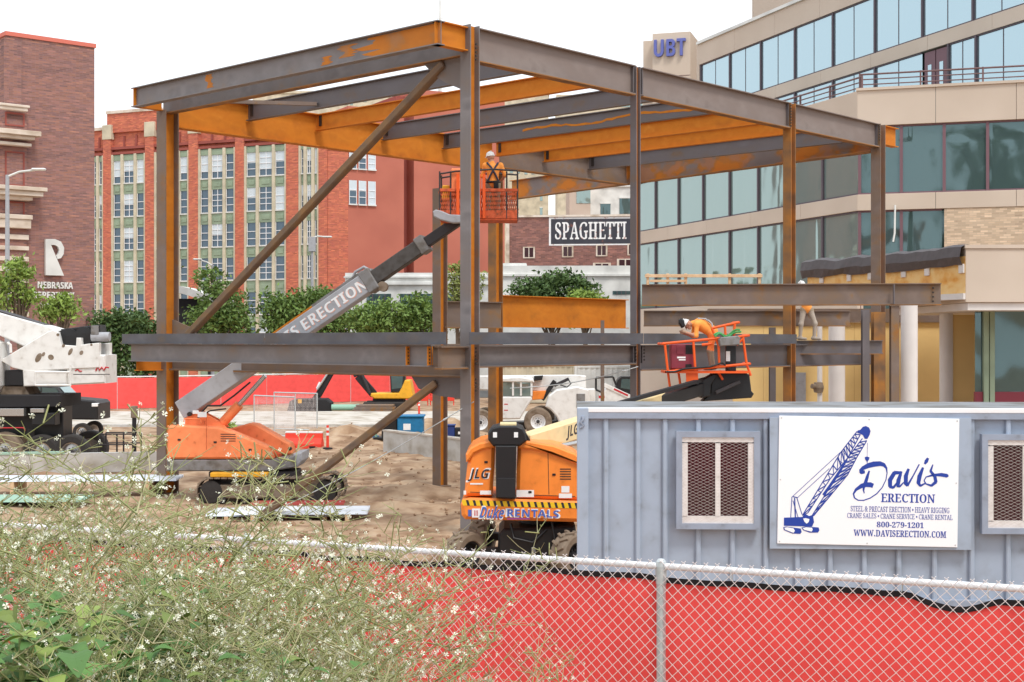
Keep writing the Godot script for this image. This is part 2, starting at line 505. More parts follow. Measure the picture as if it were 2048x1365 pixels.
# ---------- ground
var bumps := []
var relief := FastNoiseLite.new()
func ground_y(x: float, d: float) -> float:
	var h := 0.0
	if d < 8.7: h = lerpf(2.67, 1.02, smoothstep(1.0, 8.7, d))
	elif d < 21.9: h = lerpf(1.02, 0.42, (d - 8.7) / 13.2)
	else: h = lerpf(0.42, 0.0, smoothstep(21.9, 23.6, d))
	for b in bumps:
		var q := Vector2((x - b[0]) / b[3], (d - b[1]) / b[4])
		var l := q.length_squared()
		if l < 9.0: h += b[2] * exp(-l) * (1.0 + 0.5 * relief.get_noise_2d(x * 5.0, d * 5.0))
	var rough := smoothstep(23.5, 26.0, d) * (1.0 - smoothstep(60.0, 66.0, d)) * (1.0 - smoothstep(12.0, 20.0, x)) 
	if d > 25.0 and d < 60.0:
		for k in [0.0, 1.9]:
			var cx: float = -1.5 - (d - 26.0) * 0.17 + 1.2 * sin(d * 0.16) + k
			h -= rough * 0.07 * exp(-pow((x - cx) / 0.22, 2.0)) * (0.8 + 0.4 * sin(d * 9.0))
			h += rough * 0.03 * exp(-pow((x - cx - 0.4) / 0.15, 2.0))
	h += rough * (0.07 * relief.get_noise_2d(x * 2.0, d * 2.0) + 0.1 * relief.get_noise_2d(x * 8.0, d * 8.0))
	return h
func build_ground() -> void:
	relief.seed = 4
	relief.frequency = 0.12
	relief.fractal_octaves = 4
	bumps = [[xat(690, 58), 58.5, 0.62, 1.7, 1.8], [xat(640, 61), 61.0, 0.35, 1.6, 1.6], [xat(880, 63), 63.5, 0.8, 1.6, 1.6], [xat(755, 45.5), 45.5, 0.42, 2.6, 1.6],
		[xat(830, 39), 39.0, 0.22, 2.2, 0.9], [xat(790, 35.6), 35.6, 0.16, 2.0, 0.6], [xat(620, 46), 46.5, 0.35, 1.6, 1.2], [xat(880, 43), 43.0, 0.25, 1.5, 1.0], [xat(150, 41.5), 42.5, 0.2, 5.0, 0.8]]
	var xs := []
	var ds := []
	for v in [-600.0, -300.0, -150.0, -90.0, -60.0, -42.0, -32.0, -26.0, -22.0]: xs.append(v)
	for i in 81: xs.append(-19.0 + i * 0.42)
	for v in [17.0, 20.0, 24.0, 30.0, 40.0, 60.0, 90.0, 150.0, 300.0, 600.0]: xs.append(v)
	for v in [-300.0, -100.0, -40.0, -10.0, -3.0, 0.0]: ds.append(v)
	for i in 23: ds.append(1.0 + i)
	for i in 110: ds.append(23.7 + i * 0.38)
	for v in [67.0, 72.0, 80.0, 95.0, 130.0, 200.0, 400.0, 900.0, 2000.0]: ds.append(v)
	var g := G.new()
	var hh := []
	for d in ds:
		var row := []
		for x in xs: row.append(Vector3(x, ground_y(x, d), -d))
		hh.append(row)
	for i in ds.size() - 1:
		for j in xs.size() - 1:
			g.quad(hh[i][j], hh[i][j + 1], hh[i + 1][j + 1], hh[i + 1][j])
	struct("ground", g, M.soil)
	g = G.new()
	g.box(Vector3(-14.0, 0.025, -77.0), Vector3(30.0, 0.05, 13.0))
	struct("pavement", g, M.concrete)
	g = G.new()
	g.box(Vector3(-16.0, 0.06, -69.2), Vector3(34.0, 0.12, 0.3))
	struct("kerb", g, M.concrete_wall)
	g = G.new()
	g.box(Vector3(0.0, 0.02, -112.0), Vector3(240.0, 0.04, 15.0))
	struct("road", g, M.asphalt)
	g = G.new()
	for i in 900:
		var d := rng.randf_range(26.0, 62.0)
		var x := xat(rng.randf_range(430, 1000), d)
		var r := rng.randf_range(0.015, 0.045)
		if rng.randf() < 0.06: r *= 1.8
		var p := Vector3(x, ground_y(x, d) + r * 0.2, -d)
		g.box(p, Vector3(r * 2.2, r * 1.3, r * 1.8), Basis.from_euler(Vector3(rng.randf(), rng.randf() * 6.0, rng.randf())), r * 0.35)
	var o := part(self, "dirt_clods", g, M.clod)
	o.set_meta("kind", "stuff")
	tag(o, "loose clods of tan dirt scattered over the bare site", "dirt")

# ---------- steel frame
func girder(f: Node3D, called: String, a: Vector3, b: Vector3, d: float, w: float, mat: String, tf := 0.025) -> MeshInstance3D:
	var g := G.new()
	var low := mat != "rust" and called != "edge_beam" and called != "roof_beam"
	g.isec(Vector3.ZERO, b - a, d - (tf if low else 0.0), w, tf)
	var o := part(f, called, g, M[mat], Transform3D(Basis.IDENTITY, a - f.position))
	if low:
		g = G.new()
		g.bar(Vector3(0, -d + tf * 0.5, 0), b - a + Vector3(0, -d + tf * 0.5, 0), w, tf)
		part(o, "bottom_flange", g, M.rust_dull)
	return o
func bolts(under: Node3D, p: Vector3, step: Vector3, count: int, face: Vector3) -> void:
	var g := G.new()
	for i in count:
		g.lathe([Vector2(0.0, 0.0), Vector2(0.026, 0.0), Vector2(0.026, 0.02), Vector2(0.0, 0.022)], 6, axis_to(p + step * i, face))
	part(under, "bolt_row", g, M.bolt).set_meta("kind", "stuff")
func col_part(f: Node3D, u: float, t: float, top: float, d: float, w: float, mat: String, plate := true) -> MeshInstance3D:
	# flanges face along the U grid direction
	var base := grid(u, t, -EYE)
	base.y = ground_y(base.x, -base.z) - 0.02
	var ub := Vector3(UB.x, 0, -UB.y)
	var g := G.new()
	var hh := EYE + top - base.y
	for s in [-1.0, 1.0]: g.bar(ub * (d * 0.5 - 0.015) * s, ub * (d * 0.5 - 0.015) * s + Vector3(0, hh, 0), w, 0.03, ub)
	var o := part(f, "column", g, M[mat], Transform3D(Basis.IDENTITY, base - f.position))
	g = G.new()
	g.bar(Vector3.ZERO, Vector3(0, hh, 0), 0.03, d - 0.061, ub)
	part(o, "web", g, M.rust)
	if plate:
		g = G.new()
		g.box(Vector3(0, 0.04, 0), Vector3(d * 1.5, 0.05, d * 1.5), Basis(Vector3.UP, 0.74))
		part(o, "base_plate", g, M.steel_brown)
	return o
func build_frame() -> void:
	var o := grid(6, 5, -EYE)
	var f := thing("steel_skeleton", "rusty brown and orange bolted steel frame of columns, girders and roof beams", "steel structure", o)
	# columns
	var c0 := col_part(f, 0, 0, 7.03, 0.31, 0.31, "steel")
	var c1 := col_part(f, 0, 11.84, 6.45, 0.44, 0.44, "steel_brown")
	var c2 := col_part(f, 6.05, 0, 7.0, 0.19, 0.19, "steel_dark")
	var c3 := col_part(f, 13.49, 0, 7.0, 0.27, 0.27, "rust_dull")
	var c4 := col_part(f, 18.93, 0, 7.0, 0.34, 0.34, "steel_brown")
	var c5 := col_part(f, 13.45, 11.84, 6.1, 0.37, 0.37, "rust_dull")
	var c6 := col_part(f, 5.95, 7.0, 4.4, 0.31, 0.31, "steel_brown")
	# roof: edge beam on outriggers, column-line beam
	var p := grid(-1, 0, 6.97)
	girder(f, "edge_beam", p + Vector3(-TB.x, 0, TB.y) * 0.1, grid(-1, 11.95, 6.97), 0.53, 0.22, "steel")
	var tz := Vector3(UB.x, 0, -UB.y)
	var rp := RandomNumberGenerator.new()
	rp.seed = 19
	# rust blooms on the outer web: from t, to t, ragged width
	for q in [[-0.09, 2.3, 0.5, 6.47, 6.93], [2.75, 3.25, 0.18, 6.6, 6.88], [3.6, 3.85, 0.1, 6.52, 6.72], [8.3, 8.55, 0.08, 6.55, 6.9]]:
		var edge_l := []
		var edge_r := []
		for i in 13:
			var h: float = lerpf(q[3], q[4], i / 12.0)
			edge_l.append([q[1] + rp.randf_range(-1.0, 1.0) * q[2], h])
			edge_r.append([q[0] + (0.0 if q[0] < 0.0 else rp.randf_range(-1.0, 1.0) * q[2]), h])
		edge_r.reverse()
		var gp := G.new()
		gp.prism(pts(edge_l + edge_r), -0.0115, -0.0085, Transform3D(Basis(Vector3(TB.x, 0, -TB.y), Vector3.UP, tz), grid(-1, 0, 0) - o))
		part(f, "rust_patch", gp, M.rust_patchy)
	girder(f, "outrigger", grid(-1.1, 0, 6.97), grid(-0.16, 0, 6.97), 0.53, 0.2, "rust")
	girder(f, "outrigger", grid(-1.1, 11.84, 6.97), grid(-0.2, 11.84, 6.97), 0.53, 0.2, "rust")
	girder(f, "beam", grid(0, 0.16, 6.99), grid(0, 12.05, 6.99), 0.62, 0.24, "steel")
	# long girders
	var fg := [[0.0, 6.05, "steel_tan"], [6.05, 13.49, "steel_tan"], [13.49, 18.93, "steel_tan"]]
	for s in fg:
		girder(f, "girder", grid(s[0] + 0.16, 0, 7.0), grid(s[1] - 0.16, 0, 7.0), 0.76, 0.27, s[2])
	girder(f, "girder", grid(0.22, 11.84, 7.0), grid(13.27, 11.84, 7.0), 1.0, 0.34, "rust", 0.03)
	girder(f, "girder", grid(13.65, 11.84, 7.0), grid(20.95, 11.84, 7.0), 0.9, 0.34, "steel_brown", 0.03)
	girder(f, "outrigger", grid(19.12, 0, 7.0), grid(20.1, 0, 7.0), 0.62, 0.25, "rust")
	# skewed end girder on the far side
	var k0 := Vector3(11.86, EYE + 6.95, -44.96)
	var k1 := Vector3(0.0, EYE + 6.95, -60.3)
	var kd := (k1 - k0).normalized()
	girder(f, "girder", k0 + kd * 0.2, k1, 0.82, 0.3, "steel_patchy", 0.03)
	# roof beams between the girders, each with a bolted end plate
	var rb := [[2.75, "steel_dark", 0.5], [5.35, "rust", 0.5], [8.1, "steel_dark", 0.5], [10.85, "steel_dark", 0.5], [13.45, "rust", 0.5], [16.0, "rust", 0.46], [18.6, "steel_dark", 0.5]]
	for s in rb:
		var u: float = s[0]
		var bm := girder(f, "roof_beam", grid(u, 0.02, 6.99), grid(u, 11.8, 6.99), s[2], 0.19, s[1])
		var e := grid(u, 11.62, 6.94) - grid(u, 0.02, 6.99)
		var g := G.new()
		g.bar(e - Vector3(UB.x, 0, -UB.y) * 0.02, e - Vector3(UB.x, 0, -UB.y) * 0.02 - Vector3(0, 0.32, 0), 0.12, 0.02, Vector3(UB.x, 0, -UB.y))
		part(bm, "end_plate", g, M.bolt)
	# rusty streak left on one beam where the mill scale flaked
	var sk := G.new()
	var up_e := []
	var lo_e := []
	var rs := RandomNumberGenerator.new()
	rs.seed = 5
	for i in 40:
		var tt := 8.2 - 7.9 * i / 39.0
		var hh := 6.72 + 0.05 * sin(i * 0.35) + rs.randf_range(-0.02, 0.02)
		up_e.append([tt, hh + rs.randf_range(0.03, 0.06)])
		lo_e.append([tt, hh - rs.randf_range(0.01, 0.03)])
	lo_e.reverse()
	sk.prism(pts(up_e + lo_e), -0.014, -0.0095, Transform3D(Basis(Vector3(TB.x, 0, -TB.y), Vector3.UP, Vector3(UB.x, 0, -UB.y)), grid(10.85, 0, 0) - o))
	part(f, "rust_streak", sk, M.rust)
	# diagonal beams and plan bracing in the near bay
	var g2 := G.new()
	g2.bar(grid(2.7, 8.6, 6.62) - o, grid(0.1, 10.6, 6.62) - o, 0.1, 0.1)
	part(f, "knee_brace", g2, M.steel_brown)
	# deck level: bent edge plate, edge beams, column-line beams
	var ep := G.new()
	var a0 := grid(-1.1, 12.4, 0.0)
	var a1 := grid(-1.1, -0.35, 0.0)
	var strip := func(pa: Vector3, pb: Vector3) -> void:
		var g := G.new()
		g.bar(pa + Vector3(0, 0.06, 0) - o, pb + Vector3(0, 0.06, 0) - o, 0.012, 0.27)
		g.bar(pa + Vector3(0, -0.07, 0) - o, pb + Vector3(0, -0.07, 0) - o, 0.16, 0.012)
		part(f, "edge_plate", g, M.plate_edge)
	strip.call(a0, grid(-1.1, 6.0, 0.0))
	strip.call(grid(-1.1, 5.98, 0.0), a1)
	strip.call(grid(-0.4, -0.36, 0.0), grid(5.9, -0.36, 0.0))
	strip.call(grid(5.93, -0.36, 0.0), grid(13.3, -0.36, 0.0))
	girder(f, "edge_beam", grid(-1.0, 12.1, -0.08), grid(-1.0, 0.2, -0.08), 0.48, 0.2, "steel")
	girder(f, "beam", grid(0, 11.6, -0.1), grid(0, 0.16, -0.1), 0.72, 0.24, "steel_brown")
	girder(f, "outrigger", grid(-1.0, 11.84, -0.12), grid(-0.2, 11.84, -0.12), 0.7, 0.22, "rust")
	girder(f, "outrigger", grid(-1.0, 0, -0.12), grid(-0.16, 0, -0.12), 0.5, 0.22, "steel_brown")
	for s in [[0.16, 5.95], [6.15, 13.35], [13.65, 18.75]]:
		girder(f, "girder", grid(s[0], 0, -0.1), grid(s[1], 0, -0.1), 0.66 if s[0] > 6.0 else 0.5, 0.24, "steel_dark" if s[0] > 6.0 else "steel")
	girder(f, "girder", grid(0.2, 11.84, -0.1), grid(13.2, 11.84, -0.1), 0.6, 0.24, "steel_brown")
	for u in [2.7, 5.95, 8.2, 10.9]:
		girder(f, "deck_beam", grid(u, 0.05, -0.12), grid(u, 11.7, -0.12), 0.4, 0.16, "steel_brown")
	# connection angles with bolts beside the near corner
	for s in [[-0.115, 0.9, 0.55], [-0.115, 0.22, 0.1]]:
		var g := G.new()
		var q := grid(-1.0, s[1], -0.33) - o - Vector3(UB.x, 0, -UB.y) * 0.03
		g.box(q, Vector3(0.16, 0.42, 0.02), Basis(Vector3.UP, 0.829 + 0.0))
		var pl := part(f, "connection_plate", g, M.rust)
		bolts(pl, q + Vector3(-UB.x, 0, UB.y) * 0.015 + Vector3(0, 0.15, 0), Vector3(0, -0.075, 0), 5, Vector3(-UB.x, 0, UB.y))
	var fz := Vector3(-TB.x, 0, TB.y)      # outward normal of the right-hand girder line
	for s in [[0.02, -0.16, 5, c0], [0.02, 6.6, 5, c0], [0.02, -0.85, 4, c0], [6.2, -0.14, 5, null], [5.85, -0.14, 5, null], [13.3, 6.9, 8, null], [18.7, 6.9, 6, null]]:
		var q: Vector3 = grid(s[0], 0, s[1]) + fz * 0.16 - o
		bolts(f, q, Vector3(0, -0.085, 0), s[2], fz)
	# web plates where girders meet the columns
	for s in [[5.86, 7.0, 0.7], [6.24, 7.0, 0.7], [5.86, -0.1, 0.48], [6.24, -0.1, 0.48], [13.3, 7.0, 0.72], [18.7, 7.0, 0.7]]:
		var g := G.new()
		var q2: Vector3 = grid(s[0], -0.02, s[1] - s[2] * 0.5) - o
		g.box(q2, Vector3(0.14, s[2] * 0.94, 0.03), Basis(Vector3.UP, 0.829 - PI / 2))
		part(f, "web_plate", g, M.steel_dark)
	# mezzanine: square-on beams near the old entrance
	var h1 := 1.44
	var ma := Vector3(xat(1284, 35.3), EYE + h1, -35.3)
	var mb := Vector3(xat(1882, 34.6), EYE + h1, -34.6)
	var mz := girder(f, "mezzanine_beam", ma, mb, 0.55, 0.2, "steel_brown")
	bolts(mz, mb - ma + Vector3(-0.2, -0.12, 0.02), Vector3(0, -0.11, 0), 4, Vector3(0, 0, 1))
	var gs := G.new()
	gs.box(mb - ma + Vector3(-1.18, -0.275, 0.05), Vector3(0.03, 0.48, 0.08))
	part(mz, "stiffener", gs, M.steel_dark)
	girder(f, "mezzanine_beam", Vector3(xat(1288, 42), EYE + 0.92, -42.0), Vector3(xat(1700, 42), EYE + 0.92, -42.0), 0.48, 0.2, "steel_brown")
	girder(f, "mezzanine_beam", grid(6.1, 7.0, 1.15), Vector3(xat(1002, 41.0), EYE + 1.15, -41.0), 0.78, 0.25, "steel_brown")
	girder(f, "mezzanine_beam", grid(13.65, 11.84, 1.62), grid(20.9, 11.84, 1.62), 1.13, 0.34, "rust", 0.03)
	# posts under the mezzanine
	for s in [[1789.0, 34.75, 0.2, 0.88, "steel_brown"], [1731.0, 40.0, 0.2, 0.9, "steel_dark"], [1757.0, 43.2, 0.36, 0.9, "rust_dull"], [1545.0, 46.0, 0.2, 0.45, "steel_dark"], [1205.0, 47.0, 0.12, 0.7, "steel_brown"]]:
		var q3 := Vector3(xat(s[0], s[1]), 0, -s[1])
		q3.y = ground_y(q3.x, s[1]) - 0.02
		var g := G.new()
		var w: float = s[2]
		g.isec(Vector3(0, 0, -w * 0.5), Vector3(0, EYE + s[3] - q3.y, -w * 0.5), w, w, 0.02, 0.014, Vector3(0, 0, -1))
		part(f, "column", g, M[s[4]], Transform3D(Basis.IDENTITY, q3 - o))
	# deck-level girders on the far right
	girder(f, "girder", Vector3(xat(1500, 41.6), EYE + 0.02, -41.4), Vector3(xat(1765, 41.6), EYE + 0.02, -41.6), 0.42, 0.2, "steel_dark")
	girder(f, "girder", Vector3(xat(1500, 44.5), EYE - 0.3, -44.5), Vector3(xat(1740, 44.5), EYE - 0.3, -44.5), 0.42, 0.2, "steel_brown")
	# braces with gusset plates
	var b0 := grid(0, 10.95, 0.1) - o
	var b1 := grid(0, 0.8, 6.3) - o
	var gb := G.new()
	gb.bar(b0, b1, 0.2, 0.2, Vector3.UP, 0.03)
	part(f, "brace", gb, M.brace_steel)
	gb = G.new()
	var l0 := grid(0, 1.05, -0.95) - o
	var l1 := grid(-1.85, 5.27, -EYE + 0.02) - o
	gb.bar(l0, l1, 0.18, 0.18, Vector3.UP, 0.03)
	part(f, "brace", gb, M.brace_steel)
	var tx := Transform3D(Basis(Vector3(TB.x, 0, -TB.y), Vector3.UP, Vector3(TB.x, 0, -TB.y).cross(Vector3.UP)), grid(0, 0, 0) - o)
	gb = G.new()
	gb.prism(pts([[0.15, 6.4], [1.5, 6.4], [1.1, 6.05], [0.75, 5.85], [0.15, 5.6]]), -0.012, 0.012, tx)
	part(f, "gusset_plate", gb, M.steel)
	gb = G.new()
	gb.prism(pts([[0.15, -0.8], [1.9, -0.8], [1.65, -1.1], [1.0, -1.25], [0.15, -1.3]]), -0.012, 0.012, tx)
	part(f, "gusset_plate", gb, M.steel_dark)
	gb = G.new()
	gb.prism(pts([[11.6, -0.05], [10.2, -0.05], [10.6, 0.35], [11.6, 0.6]]), -0.012, 0.012, tx)
	part(f, "gusset_plate", gb, M.steel_brown)
	# guy wires
	for w in [[grid(-0.05, -0.16, -1.35), Vector3(xat(500, 33), ground_y(xat(500, 33), 33.0), -33.0)], [grid(5.9, -0.2, -0.65), Vector3(xat(1020, 33.5), EYE - 1.15, -33.8)]]:
		var t := thing("guy_wire", "thin taut steel guy wire running from the corner column down to the dirt" if w[1].y < 1.0 else "short slack steel cable tied between the two front columns", "cable", w[1])
		var gw := G.new()
		var path := []
		for i in 9:
			var k := i / 8.0
			path.append((w[0] - w[1]) * k - Vector3(0, 0.12 * sin(k * PI), 0))
		gw.tube(path, 0.012, 5)
		part(t, "wire", gw, M.galv)
		gw = G.new()
		gw.lathe([Vector2(0.0, -0.02), Vector2(0.02, -0.02), Vector2(0.024, 0.0), Vector2(0.02, 0.14), Vector2(0.0, 0.14)], 8, axis_to(path[7], w[0] - w[1]))
		part(t, "turnbuckle", gw, M.galv)

# ---------- near chain-link fence with red screen
func build_near_fence() -> void:
	var a := Vector3(-5.55, EYE - 1.42, -11.373)    # rail line, left to right
	var b := Vector3(4.2, EYE - 1.42, -7.445)
	var dir := (b - a).normalized()
	var nrm := Vector3(-dir.z, 0, dir.x)            # toward the camera
	if nrm.z < 0.0: nrm = -nrm
	var L := a.distance_to(b)
	var base := Vector3(0.94, ground_y(0.94, 8.69), -8.69)
	var bs := Basis(dir, Vector3.UP, nrm)
	var f := thing("chain_link_fence", "galvanized chain-link fence with white top rail and red screen in front of the site", "fence", base)
	var rail_y := EYE - 1.42 - base.y
	var along := func(s: float) -> Vector3: return a + dir * s - base - Vector3(0, EYE - 1.42 - base.y, 0)
	var s0 := (Vector3(0.94, 0, 0).x - a.x) / dir.x     # distance of the post in view
	for k in [-2, -1, 0, 1]:
		var q: Vector3 = along.call(s0 + k * 3.05)
		if k == 1: q = along.call(L - 0.05)
		var g := G.new()
		var gy := ground_y(q.x + base.x, -(q.z + base.z)) - base.y
		g.tube([q + Vector3(0, gy - 0.3, 0), q + Vector3(0, rail_y - 0.03, 0)], 0.03, 14)
		var po := part(f, "post", g, M.galv)
		g = G.new()
		g.lathe([Vector2(0.034, -0.09), Vector2(0.036, 0.02), Vector2(0.032, 0.05), Vector2(0.02, 0.066), Vector2(0.0, 0.07)], 14, Transform3D(Basis.IDENTITY, q + Vector3(0, rail_y - 0.02, 0)))
		part(po, "post_cap", g, M.galv)
	var g := G.new()
	g.tube([along.call(0.0) + Vector3(0, rail_y, 0), along.call(L) + Vector3(0, rail_y, 0)], 0.021, 12)
	part(f, "top_rail", g, M.white_trim)
	# one woven wire, shared by all
	g = G.new()
	var pitch := 0.0715
	var path := []
	var rows := int((rail_y - 0.02) / (pitch * 0.5))
	for i in rows + 1:
		var y := rail_y + 0.035 - i * pitch * 0.5
		var side := pitch * 0.25 * (1.0 if i % 2 else -1.0)
		path.append(Vector3(side * 1.03, y, 0.028 + (0.004 if i % 2 else -0.004)))
	path.push_front(path[0] + Vector3(0.012, 0.008, -0.006))
	g.tube(path, 0.0031, 5)
	var wm := g.mesh()
	var n := int(L / pitch * 2.0)
	for i in n:
		var q: Vector3 = along.call((i + 0.5) * pitch * 0.5)
		part(f, "woven_wire", wm, M.wire, Transform3D(bs * (Basis(Vector3.UP, PI) if i % 2 else Basis.IDENTITY), q + (nrm * 0.056 if i % 2 else Vector3.ZERO)))
	# red screen hung behind the mesh, sagging between its ties
	g = G.new()
	var hem := G.new()
	var cols := int(L / 0.06)
	var sag := FastNoiseLite.new()
	sag.seed = 3
	sag.frequency = 0.9
	var tops := []
	for i in cols + 1:
		var s := L * i / cols
		var q: Vector3 = along.call(s)
		var drop := 0.055 + 0.02 * sag.get_noise_1d(s) + 0.012 * absf(sin(s * PI / 0.62))
		var px := 1024.0 + F * (q.x + base.x) / -(q.z + base.z)
		if px > 1818.0 and px < 1992.0: drop += 0.078 * sin((px - 1818.0) / 174.0 * PI)
		tops.append([q, drop])
	for i in cols:
		for r in 14:
			var e := []
			for kk in [[i, r], [i + 1, r], [i + 1, r + 1], [i, r + 1]]:
				var t: Array = tops[kk[0]]
				var s: float = L * kk[0] / cols
				var y := lerpf(rail_y - t[1] - 0.03, 0.0, kk[1] / 14.0)
				var wave := 0.02 * sag.get_noise_2d(s * 1.6, y * 1.1) + 0.008 * sag.get_noise_2d(s * 5.0 + y * 2.0, y * 1.2) - 0.014
				e.append(t[0] + Vector3(0, y, 0) + nrm * (wave - 0.012))
			g.quad(e[3], e[2], e[1], e[0])
		for kk in [[i, i + 1]]:
			var ta: Array = tops[i]
			var tb: Array = tops[i + 1]
			var u0: Vector3 = ta[0] + Vector3(0, rail_y - ta[1], 0) - nrm * 0.009
			var u1: Vector3 = tb[0] + Vector3(0, rail_y - tb[1], 0) - nrm * 0.009
			hem.quad(u0 - Vector3(0, 0.036, 0), u1 - Vector3(0, 0.036, 0), u1, u0)
	part(f, "red_screen", g, M.red_fabric)
	part(f, "black_hem", hem, M.black_hem)
	for px in [1818.0, 1995.0, 1640.0, 1470.0, 1160.0, 900.0, 700.0]:
		var best := 0
		for i in cols:
			var q: Vector3 = tops[i][0]
			if 1024.0 + F * (q.x + base.x) / -(q.z + base.z) < px: best = i
		var q2: Vector3 = tops[best][0] + Vector3(0, rail_y, 0)
		var gt := G.new()
		gt.tube([q2 + nrm * 0.024 - Vector3(0, 0.06, 0), q2 + nrm * 0.026, q2 + Vector3(0, 0.026, 0), q2 - nrm * 0.026, q2 - nrm * 0.014 - Vector3(0, 0.08, 0)], 0.003, 5)
		part(f, "tie_wire", gt, M.galv)

# ---------- site office container
func build_office() -> void:
	var d := 19.4
	var yaw := deg_to_rad(-2.5)
	var top := EYE - 0.93
	var base := Vector3(xat(1154, d), 0.6, -d)
	var c := thing("site_office", "grey corrugated site office container with caged windows and a white sign", "container", base, "", yaw)
	var hgt := top - base.y
	var ln := 12.19
	var dp := 2.44
	var g := G.new()
	g.box(Vector3(ln / 2, hgt / 2 - 0.02, -dp / 2 - 0.02), Vector3(ln - 0.06, hgt - 0.1, dp - 0.1))
	part(c, "wall", g, M.container)
	# ribs and flat bays of the near wall
	var s := d / F
	var X := func(px: float) -> float: return (px - 1154.0) * s
	var Y := func(py: float) -> float: return EYE - (py - 682.5) * s - base.y
	var ribs := [1212.0, 1276.0, 1330.0, 1396.0, 1464.0, 1530.0, 1592.0, 1657.0, 1724.0, 1792.0, 1862.0, 1935.0, 2006.0, 2075.0, 2142.0, 2210.0]
	for px in ribs:
		g = G.new()
		g.prism(pts([[-0.034, 0], [-0.018, 0.014], [0.018, 0.014], [0.034, 0]]), 0.06, hgt - 0.16, Transform3D(Basis(Vector3.RIGHT, Vector3(0, 0, 1), Vector3.UP), Vector3(X.call(px), 0, -0.02)))
		part(c, "rib", g, M.container)
	g = G.new()
	g.box(Vector3(0.08, hgt / 2, -0.02), Vector3(0.16, hgt, 0.12), Basis.IDENTITY, 0.01)
	part(c, "corner_post", g, M.container)
	g = G.new()
	g.tube([Vector3(0.075, hgt - 0.12, 0.05), Vector3(0.09, hgt - 0.16, 0.06), Vector3(0.05, hgt - 0.2, 0.06), Vector3(0.09, hgt - 0.24, 0.06), Vector3(0.05, hgt - 0.28, 0.05)], 0.02, 8)
	part(c, "cable_hook", g, M.container_trim)
	for r in [[0.05, 0.1, M.container_trim, 0.1], [hgt - 0.11, 0.09, M.container_trim, 0.09], [hgt - 0.032, 0.065, M.white_trim, 0.1]]:
		g = G.new()
		g.box(Vector3(ln / 2 + 0.002, r[0], -0.02), Vector3(ln, r[1], r[3]), Basis.IDENTITY, 0.006)
		part(c, "top_rail" if r[0] > 1.0 else "bottom_rail", g, r[2])
	g = G.new()
	g.box(Vector3(ln / 2, hgt - 0.03, -dp / 2), Vector3(ln, 0.03, dp - 0.05))
	part(c, "roof", g, M.roof_grey)
	# windows behind expanded-metal guards
	for w in [[1351.0, 1516.0, 862.0, 1056.0], [1950.0, 2120.0, 866.0, 1062.0]]:
		var x0: float = X.call(w[0])
		var x1: float = X.call(w[1])
		var y1: float = Y.call(w[2])
		var y0: float = Y.call(w[3])
		var wn := Node3D.new()
		wn.name = numbered("window", c)
		c.add_child(wn, true)
		g = G.new()
		for e in [[(x0 + x1) / 2, y1 - 0.04, x1 - x0, 0.08], [(x0 + x1) / 2, y0 + 0.04, x1 - x0, 0.08], [x0 + 0.04, (y0 + y1) / 2, 0.08, y1 - y0 - 0.16], [x1 - 0.04, (y0 + y1) / 2, 0.08, y1 - y0 - 0.16]]:
			g.box(Vector3(e[0], e[1], 0.04), Vector3(e[2], e[3], 0.12))
		part(wn, "casing", g, M.container_trim)
		g = G.new()
		for e in [[(x0 + x1) / 2, y1 - 0.115, x1 - x0 - 0.16, 0.07], [(x0 + x1) / 2, y0 + 0.13, x1 - x0 - 0.16, 0.1], [x0 + 0.12, (y0 + y1) / 2, 0.08, y1 - y0 - 0.33], [x1 - 0.12, (y0 + y1) / 2, 0.08, y1 - y0 - 0.33], [(x0 + x1) / 2, (y0 + y1) / 2, 0.07, y1 - y0 - 0.33]]:
			g.box(Vector3(e[0], e[1], 0.045), Vector3(e[2], e[3], 0.06))
		part(wn, "frame", g, M.cream_trim)
		for k in 2:
			g = G.new()
			var xa := x0 + 0.16 if k == 0 else (x0 + x1) / 2 + 0.035
			var xb := (x0 + x1) / 2 - 0.035 if k == 0 else x1 - 0.16
			g.box(Vector3((xa + xb) / 2, (y0 + y1) / 2, 0.025), Vector3(xb - xa, y1 - y0 - 0.3, 0.02))
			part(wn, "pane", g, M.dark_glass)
		g = G.new()
		var rows := 26
		var zz := 0.088
		for r in rows:
			var yy := y0 + 0.09 + (y1 - y0 - 0.18) * r / rows
			var dy := (y1 - y0 - 0.18) / rows
			var cols := 10
			for k in cols:
				var xa := x0 + 0.08 + (x1 - x0 - 0.16) * k / cols
				var dx := (x1 - x0 - 0.16) / cols
				g.bar(Vector3(xa, yy, zz), Vector3(xa + dx / 2, yy + dy / 2, zz), 0.0024, 0.0024, Vector3(0, 0, 1))
				g.bar(Vector3(xa + dx / 2, yy + dy / 2, zz), Vector3(xa + dx, yy, zz), 0.0024, 0.0024, Vector3(0, 0, 1))
				g.bar(Vector3(xa, yy + dy, zz), Vector3(xa + dx / 2, yy + dy / 2, zz), 0.0024, 0.0024, Vector3(0, 0, 1))
				g.bar(Vector3(xa + dx / 2, yy + dy / 2, zz), Vector3(xa + dx, yy + dy, zz), 0.0024, 0.0024, Vector3(0, 0, 1))
		var gr := part(wn, "guard_mesh", g, M.mesh_grille)
	# plywood backing and printed sign
	g = G.new()
	g.box(Vector3((X.call(1536.0) + X.call(1930.0)) / 2, (Y.call(834.0) + Y.call(1094.0)) / 2, 0.045), Vector3(X.call(1930.0) - X.call(1536.0), Y.call(834.0) - Y.call(1094.0), 0.05))
	part(c, "sign_backing", g, M.container)
